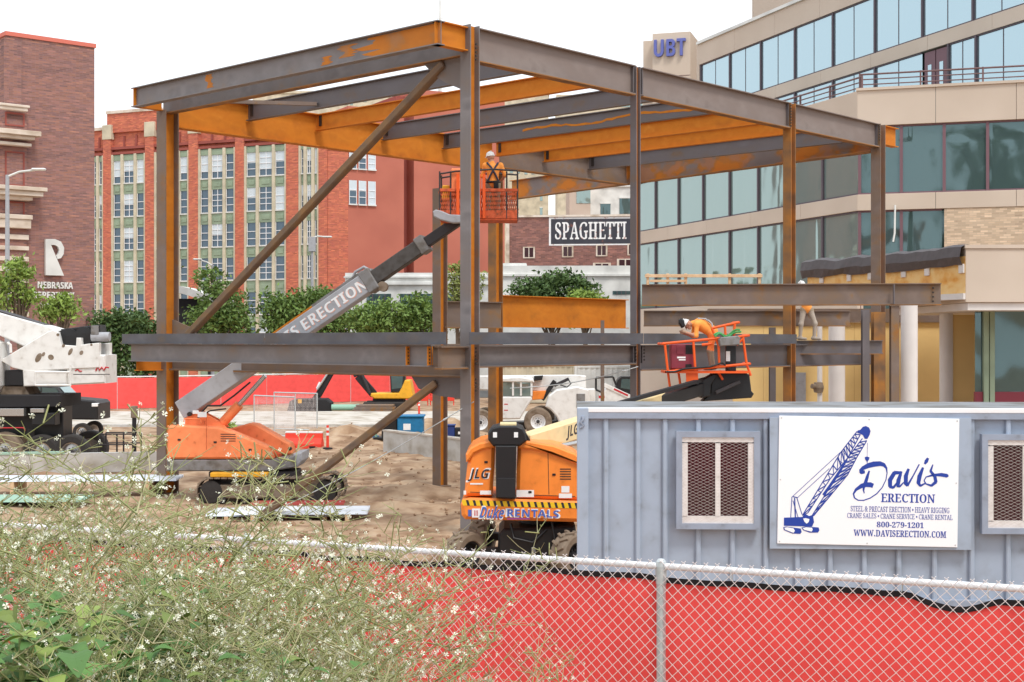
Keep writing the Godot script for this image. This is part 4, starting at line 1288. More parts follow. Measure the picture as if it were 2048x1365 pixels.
func build_bank() -> void:
	var kx := xat(1715, 65)
	var K := Vector3(kx, 0, -65)
	var d1 := Vector3(0.3456, 0, 0.938)
	var len := 24.6
	var a := K - d1 * len
	var t := wall_line("office_building", "beige precast office building with long bands of blue-green glass", a, d1)
	var inv := t.transform.affine_inverse()
	var E := EYE
	# left wing
	slab(t, "core_wall", 0, len - 0.6, 0, E + 11.7, -9, -0.55, "glass_dark")
	band(t, 0, len, E + 9.95, E + 11.7, -0.5, 0, 4.6)
	band(t, 0, len, E + 6.1, E + 6.85, -0.5, 0, 4.6)
	band(t, 0, len, 0, E + 2.0, -0.5, 0, 4.6)
	var xs := []
	for i in 9: xs.append(len * i / 8.0)
	glass_band(t, xs, E + 6.85, E + 9.95, -0.15, "glass_green", false)
	glass_band(t, xs, E + 2.0, E + 6.1, -0.15, "glass_green", false)
	slab(t, "terrace", -0.2, len - 3.2, E + 11.4, E + 11.6, -9, -0.5, "beige_panel")
	# right wing, nearly square-on: parts are placed through a local frame
	var d2 := Vector3(0.955, 0, 0.295)
	var r := Node3D.new()
	r.name = "front_wing"
	t.add_child(r)
	var yaw2 := atan2(-d2.z, d2.x)
	r.transform = inv * Transform3D(Basis(Vector3.UP, yaw2), K)
	var S2 := func(px: float) -> float: return s_on(K, d2, px)
	slab(r, "core_wall", 0.6, 14, 0, E + 11.6, -9, -0.55, "glass_dark")
	band(r, 0.01, 14, E + 10.05, E + 11.7, -0.5, 0, 3.9)
	slab(r, "parapet_cap", -0.05, 14, E + 11.7, E + 11.82, -0.55, 0.08, "beige_panel")
	band(r, 0.01, 14, E + 6.1, E + 6.85, -0.5, 0, 3.9)
	glass_band(r, [0.1, S2.call(1803), S2.call(1889), S2.call(1976), S2.call(2062), 13.5], E + 6.85, E + 10.05, -0.2, "glass_dark", false, "mullion")
	glass_band(r, [0.1, S2.call(1803), S2.call(1888)], E + 0.2, E + 6.1, -0.2, "glass_dark", false, "mullion")
	slab(r, "brick_wall", S2.call(1889), 14, 0, E + 6.09, -0.5, -0.05, "brick_tan")
	var p1 := inv * (K + Vector3(0, E + 11.82, 0))
	rails(t, Vector3(len - 16, E + 11.7, -0.25), Vector3(len, E + 11.7, -0.25))
	rails(r, Vector3(0.1, E + 11.82, -0.25), Vector3(13.8, E + 11.82, -0.25))
	# drop-down pipe on the band
	var g := G.new()
	g.tube([Vector3(S2.call(1791), E + 6.3, 0.12), Vector3(S2.call(1790), E + 5.0, 0.12), Vector3(S2.call(1787), E + 4.6, 0.12)], 0.05, 6)
	part(r, "pipe", g, M.white_wall)
	# set-back upper storeys
	var ux := Vector3(19.9 - 0.3456 * 19.3, 0, -(80.0 + 0.938 * 19.3))
	var q := Node3D.new()
	q.name = "upper_storeys"
	t.add_child(q)
	q.transform = inv * Transform3D(Basis(Vector3.UP, atan2(-d1.z, d1.x)), ux)
	var S3 := func(px: float) -> float: return s_on(ux, d1, px)
	var ul := 36.0
	slab(q, "core_wall", 0, ul, E + 11.5, E + 20.9, -14, -0.5, "glass_dark")
	band(q, 0, ul, E + 15.5, E + 16.25, -0.45, 0, 5.0)
	band(q, -0.1, ul, E + 19.5, E + 20.95, -0.45, 0.02, 5.0)
	slab(q, "roof_cap", -0.2, ul, E + 20.95, E + 21.15, -14, 0.15, "white_wall")
	slab(q, "end_wall", -0.4, 0, 0, E + 20.95, -14, 0.0, "beige_panel")
	var us := []
	for px in [1400.0, 1458.0, 1520.0, 1588.0, 1664.0, 1748.0, 1843.0, 1944.0, 2060.0]: us.append(S3.call(px))
	us.append(ul)
	glass_band(q, us, E + 16.25, E + 19.5, -0.12, "glass_sky")
	var lo := us.duplicate()
	lo.remove_at(7)
	lo.insert(7, S3.call(1895.0))
	lo.insert(8, S3.call(1950.0))
	for seg in [[0, 6], [7, 10]]:
		var sub := []
		for i in range(seg[0], seg[1] + 1): sub.append(lo[i])
		glass_band(q, sub, E + 11.6, E + 15.5, -0.12, "glass_sky")
	# terrace doors
	var x0: float = lo[6] + 0.07
	var x1: float = lo[7] - 0.07
	for k in 2:
		var xa := lerpf(x0, x1, 0.04 + 0.48 * k)
		var xb := lerpf(x0, x1, 0.48 + 0.48 * k)
		var dn := Node3D.new()
		dn.name = numbered("door", q)
		q.add_child(dn, true)
		slab(dn, "frame", xa, xb, E + 11.6, E + 15.4, -0.16, -0.1, "mullion")
		slab(dn, "pane", xa + 0.3, xb - 0.3, E + 12.6, E + 14.7, -0.099, -0.08, "glass_sky")
		slab(dn, "handle", xb - 0.2, xb - 0.12, E + 13.0, E + 13.4, -0.099, 0.0, "chrome")
	# penthouse higher up
	var pa := at(1507, 300, 112)
	pa.y = E + 20.0
	var ph := Node3D.new()
	ph.name = "penthouse"
	t.add_child(ph)
	ph.transform = inv * Transform3D(Basis(Vector3.UP, atan2(-d1.z, d1.x)), pa)
	band(ph, 0, 30, 0, 7.9, -0.5, 0, 6.0)
	band(ph, 0, 30, 9.2, 14, -0.5, 0, 6.0)
	glass_band(ph, [0.1, 5, 10, 15, 20, 25, 30], 7.9, 9.2, -0.12, "glass_sky")
	slab(ph, "end_wall", -0.2, 0, 0, 14, -8, 0, "beige_panel")
	# lift shaft with the blue letters
	var sa := at(1305, 682, 105)
	sa.y = 0
	var sh := wall_line("lift_shaft_tower", "beige concrete shaft tower with blue three-letter sign at its top", sa, d2)
	var sw := s_on(sa, d2, 1381)
	var st := h_on(sa, d2, sw / 2, 65)
	slab(sh, "wall", 0, sw, 0, st, -3.4, 0, "beige_panel", 0.02)
	slab(sh, "side_wall", -0.9, -0.02, 0, st - 0.3, -2.6, -0.9, "beige_panel", 0.02)
	slab(sh, "joint_band", 0.0, sw, st - 3.3, st - 3.26, 0.003, 0.02, "rail_brown")
	lettering(sh, "UBT", sw * 0.83, 1.28, M.letter_blue, Transform3D(Basis.IDENTITY, Vector3(sw * 0.47, h_on(sa, d2, sw * 0.5, 96), 0.14)), "Droid Sans", 700, 0.24)

# ---------- old entrance with the stripped canopy
func build_entrance() -> void:
	var d1 := Vector3(0.3456, 0, 0.938)
	var E := EYE
	var c := at(1932, 682, 45)
	c.y = 0
	var t := thing("entrance_canopy", "old beige entrance canopy with its edge stripped to rusty steel and torn membrane", "canopy", c)
	var X := func(px: float, d := 45.0) -> float: return xat(px, d) - c.x
	slab(t, "fascia_box", 0, 6.5, E + 1.25, E + 3.0, -9, 0, "beige_panel", 0.015)
	slab(t, "fascia_cap", -0.03, 6.5, E + 3.0, E + 3.12, -9, 0.05, "beige_panel")
	slab(t, "soffit", 0.1, 6.5, E + 1.0, E + 1.24, -9, -0.1, "column_grey")
	# rusty edge running back from the corner
	var rx := Transform3D(Basis(Vector3.UP, atan2(-d1.z, d1.x)), -d1 * 9.4)
	var e := Node3D.new()
	e.name = "stripped_edge"
	t.add_child(e)
	e.transform = rx
	slab(e, "steel_fascia", 0, 9.38, E + 1.55, E + 2.75, -0.1, 0, "rusty_fascia")
	slab(e, "lower_flange", 0, 9.38, E + 1.35, E + 1.548, -0.12, 0.08, "column_grey")
	slab(e, "canopy_slab", 0.05, 9.3, E + 1.6, E + 2.74, -1.6, -0.12, "column_grey")
	for px in [1645.0, 1700.0, 1742.0, 1809.0, 1856.0, 1925.0]:
		var s := s_on(c - d1 * 9.4, d1, px)
		slab(e, "clip", s - 0.13, s + 0.13, E + 2.2, E + 2.5, 0.003, 0.06, "column_grey", 0.015)
	var g := G.new()
	var n := 28
	var pv := []
	var sag := FastNoiseLite.new()
	sag.seed = 11
	sag.frequency = 0.35
	for i in n + 1:
		var s := -0.25 + 9.6 * i / n
		var k := sag.get_noise_1d(s)
		var k2 := 0.5 * sag.get_noise_1d(s * 1.3 + 40.0)
		pv.append([Vector3(s, E + 3.08 + 0.16 * k, -0.7), Vector3(s, E + 3.14 + 0.2 * k, -0.1), Vector3(s, E + 3.05 + 0.2 * k, 0.12 + 0.06 * k2), Vector3(s, E + 2.72 + 0.14 * k, 0.18 + 0.12 * k2), Vector3(s, E + 2.42 + 0.22 * k2, 0.09 + 0.05 * k)])
		if i > 0:
			for m in 4: g.quad(pv[i - 1][m + 1], pv[i][m + 1], pv[i][m], pv[i - 1][m])
	part(e, "torn_membrane", g, M.membrane)
	# round concrete columns
	for q in [[1674.0, 48.0, 0.28, 0.9], [1819.0, 44.0, 0.26, 1.3], [1893.0, 50.0, 0.235, 1.2]]:
		var col := thing("concrete_column", "round pale grey concrete column under the stripped entrance canopy", "column", Vector3(xat(q[0], q[1]), 0, -q[1]), "round concrete columns at the old entrance")
		g = G.new()
		g.lathe([Vector2(q[2], 0), Vector2(q[2], E + q[3]), Vector2(0, E + q[3])], 24)
		part(col, "shaft", g, M.column_grey)
		g = G.new()
		g.lathe([Vector2(q[2] + 0.05, 0), Vector2(q[2] + 0.05, 0.12), Vector2(q[2], 0.14)], 24)
		part(col, "base_ring", g, M.concrete_wall)
	# ochre sheathing wall behind
	var w := thing("sheathing_wall", "ochre yellow sheathing wall of the old entrance behind the columns", "wall", Vector3(xat(1725, 56), 0, -56))
	for i in 9:
		var x0 := -5.2 + i * 1.22
		slab(w, "sheathing_panel", x0 + 0.004, x0 + 1.216, 0, E + 0.75, -0.2, 0, "ochre")
	slab(w, "header_beam", -6.2, 6.4, E + 0.76, E + 1.3, -0.3, 0.15, "steel_brown")
	slab(w, "electrical_panel", -3.0, -2.3, 1.2, 3.0, 0.003, 0.12, "grey_paint")
	# standpipe with valve
	var sp := thing("standpipe", "white standpipe with a rusty brown valve in front of the ochre wall", "pipe", Vector3(xat(1640, 50), 0, -50))
	g = G.new()
	g.tube([Vector3(0, 0, 0), Vector3(0, E + 0.7, 0)], 0.09, 10)
	part(sp, "pipe", g, M.column_grey)
	g = G.new()
	g.lathe([Vector2(0.0, -0.2), Vector2(0.16, -0.18), Vector2(0.2, 0.0), Vector2(0.16, 0.18), Vector2(0.0, 0.2)], 10, Transform3D(Basis.IDENTITY, Vector3(-0.06, 2.6, 0.05)))
	g.lathe([Vector2(0.0, 0.0), Vector2(0.09, 0.0), Vector2(0.09, 0.3), Vector2(0.0, 0.3)], 10, axis_to(Vector3(-0.06, 2.6, 0.05), Vector3(-1, 0.2, 0.5)))
	part(sp, "valve", g, M.rubber_muddy)
	# glazed lobby at the right edge
	var lb := thing("glass_lobby", "dark glazed lobby corner with pale mullion and a red reflection painted in along its foot", "lobby", Vector3(xat(1952, 47), 0, -47))
	slab(lb, "painted_red_reflection", 0, 6, 0, 2.55, -0.2, 0, "maroon")  # maroon slab paints in the red mirrored low in the glass
	slab(lb, "pane", 0, 0.25, 2.55, E + 1.0, -0.1, -0.06, "glass_dark")
	slab(lb, "pane", 0.62, 6, 2.55, E + 1.0, -0.1, -0.06, "glass_dark")
	slab(lb, "mullion", 0.25, 0.42, 0.4, E + 1.0, -0.1, 0.1, "green_panel", 0.01)
	slab(lb, "mullion", 0.45, 0.62, 0.4, E + 1.0, -0.1, 0.1, "green_panel", 0.01)
	slab(lb, "back_wall", 0, 6, 0, E + 0.95, -3.2, -3, "ochre")

# ---------- machines
func lp(px: float, py: float, d: float, base: Vector3) -> Vector3:
	return at(px, py, d) - base
func wheel(under: Node3D, pos: Vector3, axis: Vector3, r: float, w: float, rim: float, tyre_mat: String, rim_mat: String, lugs := 0) -> Node3D:
	var n := Node3D.new()
	n.name = numbered("wheel", under)
	under.add_child(n, true)
	n.transform = axis_to(pos, axis)
	var g := G.new()
	var h := w / 2
	g.lathe([Vector2(rim, -h * 0.8), Vector2(rim * 1.06, -h * 0.95), Vector2(r * 0.88, -h), Vector2(r * 0.97, -h * 0.86), Vector2(r, -h * 0.6), Vector2(r, h * 0.6), Vector2(r * 0.97, h * 0.86), Vector2(r * 0.88, h), Vector2(rim * 1.06, h * 0.95), Vector2(rim, h * 0.8)], 36)
	part(n, "tyre", g, M[tyre_mat])
	if lugs > 0:
		for i in lugs:
			g = G.new()
			var s := 1.0 if i % 2 else -1.0
			var a := TAU * i / lugs
			var up := Vector3(cos(a), 0, sin(a))
			var tg := Vector3(-sin(a), 0, cos(a))
			var b := Basis(tg, Vector3.UP, up).rotated(up, 0.5 * s)
			g.box(up * (r + 0.012) + Vector3(0, s * h * 0.45, 0), Vector3(0.055, h * 0.95, 0.05), b, 0.008)
			part(n, "lug", g, M[tyre_mat])
	g = G.new()
	g.lathe([Vector2(0, h * 0.35), Vector2(rim * 0.3, h * 0.4), Vector2(rim * 0.34, h * 0.2), Vector2(rim * 0.8, h * 0.1), Vector2(rim * 0.88, h * 0.7), Vector2(rim * 1.04, h * 0.8), Vector2(rim * 1.04, -h * 0.8), Vector2(0, -h * 0.5)], 24)
	part(n, "rim", g, M[rim_mat])
	g = G.new()
	for i in 8:
		var a := TAU * i / 8
		g.lathe([Vector2(0.018, 0), Vector2(0.018, 0.03), Vector2(0, 0.03)], 6, Transform3D(Basis.IDENTITY, Vector3(cos(a) * rim * 0.45, h * 0.2, sin(a) * rim * 0.45)))
	g.lathe([Vector2(rim * 0.26, h * 0.3), Vector2(rim * 0.22, h * 0.65), Vector2(0, h * 0.7)], 14)
	part(n, "hub", g, M.dark_metal)
	return n
func shape(under: Node3D, called: String, poly: Array, d: float, base: Vector3, z0: float, z1: float, mat: String, bev := 0.0) -> MeshInstance3D:
	var g := G.new()
	g.prism(outline(poly, d, base), z0, z1, Transform3D.IDENTITY, bev)
	return part(under, called, g, M[mat])
func pipe(under: Node3D, called: String, path: Array, r: float, mat: String, sides := 8) -> MeshInstance3D:
	var g := G.new()
	g.tube(path, r, sides)
	return part(under, called, g, M[mat])
func stick(under: Node3D, called: String, a: Vector3, b: Vector3, w: float, h: float, mat: String, bev := 0.0) -> MeshInstance3D:
	var g := G.new()
	g.bar(a, b, w, h, Vector3.UP, bev)
	return part(under, called, g, M[mat])
func on_bar(a: Vector3, b: Vector3, k: float, off: float, lift := 0.0) -> Transform3D:
	# transform on the camera-side face of a bar, x along it
	var x := (b - a).normalized()
	var n := -Vector3.UP.cross(x).normalized()
	if n.z < 0.0: n = -n
	var y := n.cross(x)
	return Transform3D(Basis(x, y, n), a.lerp(b, k) + n * off + y * lift)

func build_crawler_lift() -> void:
	var D := 37.3
	var base := Vector3(xat(500, D), 0, -D)
	base.y = 0.0
	var t := thing("crawler_boom_lift", "orange tracked boom lift with a grey telescopic boom raised to a basket", "boom lift", base)
	# tracks
	for side in [1, -1]:
		var zc: float = 0.72 * side + 0.05
		var r := 0.36
		var xl := xat(425, 36.6) - base.x
		var xr := xat(652, 36.6) - base.x
		var tr := Node3D.new()
		tr.name = numbered("track", t)
		t.add_child(tr, true)
		tr.position = Vector3(0, -0.04, zc)
		var n := 46
		var straight := xr - xl
		var per := 2.0 * straight + TAU * r
		var g0 := G.new()
		g0.box(Vector3.ZERO, Vector3(per / n * 0.86, 0.04, 0.48), Basis.IDENTITY, 0.008)
		g0.box(Vector3(0, 0.03, 0), Vector3(0.025, 0.03, 0.46))
		var sm := g0.mesh()
		for i in n:
			var s := per * i / n
			var p := Vector3.ZERO
			var ang := 0.0
			if s < straight:
				p = Vector3(xl + s, 2 * r, 0)
			elif s < straight + PI * r:
				ang = -(s - straight) / r
				p = Vector3(xr - sin(ang) * r, r + cos(ang) * r, 0)
			elif s < 2 * straight + PI * r:
				p = Vector3(xr - (s - straight - PI * r), 0, 0)
				ang = PI
			else:
				ang = PI - (s - 2 * straight - PI * r) / r
				p = Vector3(xl - sin(ang) * r, r + cos(ang) * r, 0)
			part(tr, "track_shoe", sm, M.rubber_muddy, Transform3D(Basis(Vector3(0, 0, 1), ang), p))
		var g := G.new()
		g.box(Vector3((xl + xr) / 2, r, 0), Vector3(straight, 0.36, 0.3), Basis.IDENTITY, 0.03)
		part(tr, "track_frame", g, M.rubber_muddy)
		for x in [xl, xr]:
			g = G.new()
			g.lathe([Vector2(0, -0.18), Vector2(r * 0.82, -0.18), Vector2(r * 0.82, 0.18), Vector2(r * 0.35, 0.2), Vector2(0, 0.2)], 20, axis_z(Vector3(x, r, 0)))
			part(tr, "sprocket", g, M.rubber)
		for i in 5:
			g = G.new()
			g.lathe([Vector2(0, -0.2), Vector2(0.1, -0.2), Vector2(0.1, 0.2), Vector2(0, 0.2)], 12, axis_z(Vector3(lerpf(xl, xr, (i + 0.5) / 5.0), 0.16, 0)))
			part(tr, "roller", g, M.dark_metal)
		g = G.new()
		g.box(Vector3(lerpf(xl, xr, 0.25), 2 * r + 0.09, 0.1), Vector3(1.5, 0.12, 0.3), Basis.IDENTITY, 0.02)
		part(tr, "track_guard", g, M.yellow)
	slab(t, "undercarriage", -1.0, 1.3, 0.4, 0.82, -0.55, 0.55, "dark_metal", 0.03)
	var g := G.new()
	g.lathe([Vector2(0, 0.8), Vector2(0.6, 0.8), Vector2(0.6, 0.98), Vector2(0, 0.98)], 24)
	part(t, "slew_ring", g, M.black_matt)
	# superstructure
	shape(t, "skirt", [[338, 918], [545, 918], [592, 911], [596, 933], [545, 941], [338, 941]], 37.0, base, -0.95, 0.62, "grey_worn", 0.03)
	shape(t, "counterweight", [[588, 907], [606, 905], [607, 920], [596, 934], [588, 934]], 37.0, base, -0.8, 0.5, "grey_paint", 0.03)
	shape(t, "engine_cowl", [[338, 851], [372, 850], [440, 854], [470, 864], [540, 893], [547, 917], [338, 917]], 36.9, base, 0.12, 0.64, "orange_worn", 0.05)
	shape(t, "tank_cowl", [[430, 866], [502, 846], [516, 848], [583, 886], [592, 909], [430, 911]], 37.9, base, -0.92, -0.3, "orange_worn", 0.05)
	shape(t, "valley_plate", [[338, 872], [470, 880], [560, 908], [560, 914], [338, 914]], 37.3, base, -0.3, 0.12, "orange_rusty")
	shape(t, "pivot_bracket", [[371, 826], [378, 818], [392, 818], [446, 846], [454, 856], [371, 856]], 37.2, base, 0.13, 0.2, "orange_worn", 0.01)
	shape(t, "pivot_bracket", [[371, 826], [378, 818], [392, 818], [446, 846], [454, 856], [371, 856]], 37.2, base, -0.24, -0.17, "orange_worn", 0.01)
	g = G.new()
	g.lathe([Vector2(0, -0.26), Vector2(0.06, -0.26), Vector2(0.06, 0.24), Vector2(0, 0.24)], 12, axis_z(lp(382, 828, 37.2, base)))
	part(t, "pivot_pin", g, M.bolt)
	slab(t, "decal", xat(384, 36.6) - base.x, xat(396, 36.6) - base.x, 2.35, 2.44, 0.643, 0.647, "decal_white")
	slab(t, "decal", xat(394, 36.6) - base.x, xat(412, 36.6) - base.x, 2.26, 2.4, 0.643, 0.648, "decal_white")
	slab(t, "door_seam", xat(411, 36.6) - base.x, xat(412, 36.6) - base.x, 1.4, 2.3, 0.641, 0.645, "orange_rusty")
	g = G.new()
	g.lathe([Vector2(0, 0), Vector2(0.05, 0), Vector2(0.05, 0.12), Vector2(0, 0.14)], 10, axis_z(lp(584, 896, 37.6, base) + Vector3(0, 0, 0.3)))
	part(t, "work_light", g, M.bolt)
	for q in [[358, 880], [430, 885], [500, 900]]:
		var hp := lp(q[0], q[1], 36.66, base)
		slab(t, "latch", hp.x - 0.04, hp.x + 0.04, hp.y - 0.025, hp.y + 0.025, 0.638, 0.66, "bolt", 0.006)
	pipe(t, "grab_rail", [lp(366, 848, 36.7, base), lp(368, 838, 36.7, base), lp(400, 838, 36.7, base), lp(402, 849, 36.7, base)], 0.018, "orange_worn")
	for k in 4: slab(t, "vent_slot", xat(440, 36.6) - base.x, xat(470, 36.6) - base.x, 1.62 + k * 0.06, 1.64 + k * 0.06, 0.638, 0.645, "rubber")
	pipe(t, "hose", [lp(398, 830, 37.0, base), lp(415, 812, 36.9, base), lp(440, 812, 36.9, base), lp(470, 790, 36.8, base), lp(500, 765, 36.7, base)], 0.025, "black")
	pipe(t, "hose", [lp(395, 836, 37.0, base), lp(420, 822, 36.9, base), lp(452, 818, 36.9, base)], 0.02, "black")
	# boom
	var A := lp(370, 818, 37.3, base)
	var B := lp(922, 438, 35.4, base)
	var P := func(k: float) -> Vector3: return A.lerp(B, k)
	stick(t, "boom_base_section", P.call(-0.01), P.call(0.70), 0.4, 0.52, "grey_paint", 0.02)
	stick(t, "boom_mid_section", P.call(0.68), P.call(0.875), 0.3, 0.38, "boom_dark", 0.02)
	stick(t, "boom_collar", P.call(0.668), P.call(0.702), 0.46, 0.6, "grey_worn", 0.02)
	stick(t, "boom_collar", P.call(0.855), P.call(0.882), 0.36, 0.46, "grey_worn", 0.02)
	stick(t, "boom_tip_section", P.call(0.87), P.call(1.0), 0.22, 0.26, "dark_metal", 0.015)
	var up := (B - A).normalized()
	var nrm := Vector3(-up.y, up.x, 0).normalized()
	stick(t, "cable_tray", P.call(0.30) + nrm * 0.3, P.call(0.5) + nrm * 0.3, 0.16, 0.06, "rust")
	stick(t, "cable_tray", P.call(0.5) + nrm * 0.31, P.call(0.68) + nrm * 0.31, 0.16, 0.07, "grey_worn")
	pipe(t, "hose_loop", [P.call(0.64) + nrm * 0.3, P.call(0.66) + nrm * 0.42, P.call(0.69) + nrm * 0.4, P.call(0.7) + nrm * 0.22], 0.04, "grey_paint")
	g = G.new()
	g.lathe([Vector2(0, -0.2), Vector2(0.13, -0.2), Vector2(0.13, 0.2), Vector2(0, 0.2)], 14, axis_z(P.call(0.705) - nrm * 0.3))
	part(t, "wear_roller", g, M.rubber_muddy)
	lettering(t, "DAVIS ERECTION", A.distance_to(B) * 0.375, 0.3, M.decal_peach, on_bar(A, B, 0.488, 0.203, -0.012), "Droid Sans", 800, 0.004, 0.0)
	lettering(t, "DAVIS ERECTION", A.distance_to(B) * 0.375, 0.28, M.decal_white, on_bar(A, B, 0.486, 0.208, 0.0), "Droid Sans", 800, 0.004, 0.0)
	# lift ram
	var r0 := lp(446, 845, 37.2, base)
	var r1 := lp(478, 810, 37.1, base)
	pipe(t, "ram_barrel", [r0, r1], 0.13, "orange_worn", 14)
	pipe(t, "ram_rod", [r1, lp(530, 752, 36.9, base)], 0.06, "chrome", 10)
	# tip knuckle
	var kd := 34.3
	shape(t, "jib_knuckle", [[866, 424], [872, 420], [884, 423], [900, 430], [926, 431], [926, 446], [906, 447], [880, 440], [868, 434]], kd, base + Vector3(0, 0, -kd + D), -0.12 + (D - kd), 0.12 + (D - kd), "grey_paint", 0.02)
	stick(t, "jib_arm", lp(920, 440, 35.4, base), lp(952, 436, 35.0, base), 0.2, 0.2, "dark_metal", 0.02)
	# basket
	var bd := 34.9
	var fl := lp(958, 440, bd, base)
	var hw := 77.0 / F * bd
	var bz := 0.42
	var Y := func(py: float) -> float: return (440.0 - py) / F * bd
	slab(t, "basket_floor", fl.x - hw, fl.x + hw, fl.y - 0.05, fl.y, fl.z - bz, fl.z + bz, "orange_rusty", 0.01)
	for z in [bz, -bz]:
		slab(t, "toe_board", fl.x - hw, fl.x + hw, fl.y + 0.002, fl.y + 0.2, fl.z + z - 0.015, fl.z + z + 0.015, "orange_rusty")
		slab(t, "panel_rail", fl.x - hw, fl.x + hw, fl.y + 0.66, fl.y + 0.74, fl.z + z - 0.03, fl.z + z + 0.03, "orange_rusty", 0.01)
		var mg := G.new()
		var nx := 40
		for i in nx:
			var x := fl.x - hw + hw * 2 * (i + 0.5) / nx
			var s := 0.05
			mg.bar(Vector3(x - s, fl.y + 0.2, fl.z + z), Vector3(x + s, fl.y + 0.66, fl.z + z), 0.014, 0.014, Vector3(0, 0, 1))
			mg.bar(Vector3(x + s, fl.y + 0.2, fl.z + z), Vector3(x - s, fl.y + 0.66, fl.z + z), 0.014, 0.014, Vector3(0, 0, 1))
		part(t, "mesh_panel", mg, M.orange_rusty)
		pipe(t, "hand_rail", [Vector3(fl.x - hw, fl.y + Y.call(352.0), fl.z + z), Vector3(fl.x - hw * 0.6, fl.y + Y.call(347.0), fl.z + z), Vector3(fl.x + hw * 0.4, fl.y + Y.call(343.0), fl.z + z), Vector3(fl.x + hw, fl.y + Y.call(346.0), fl.z + z)], 0.022, "dark_metal")
		for x in [-1.0, -0.72, 0.72, 1.0]:
			pipe(t, "rail_post", [Vector3(fl.x + x * hw, fl.y, fl.z + z), Vector3(fl.x + x * hw, fl.y + Y.call(347.0), fl.z + z)], 0.02, "dark_metal")
	for x in [-hw, hw]:
		for y in [0.7, 1.1]:
			pipe(t, "end_rail", [Vector3(fl.x + x, fl.y + y, fl.z - bz), Vector3(fl.x + x, fl.y + y, fl.z + bz)], 0.022, "dark_metal")
	for x in [-0.55, -0.02, 0.1]:
		slab(t, "basket_upright", fl.x + x, fl.x + x + 0.07, fl.y, fl.y + 1.1, fl.z + bz + 0.016, fl.z + bz + 0.07, "orange_rail")
	slab(t, "control_box", fl.x - hw * 0.72, fl.x - hw * 0.24, fl.y + 0.55, fl.y + 1.25, fl.z - 0.2, fl.z + bz - 0.05, "orange_worn", 0.03)
	slab(t, "tool_box", fl.x - hw * 0.95, fl.x - hw * 0.75, fl.y + 0.5, fl.y + 0.85, fl.z - 0.2, fl.z + 0.2, "yellow", 0.02)

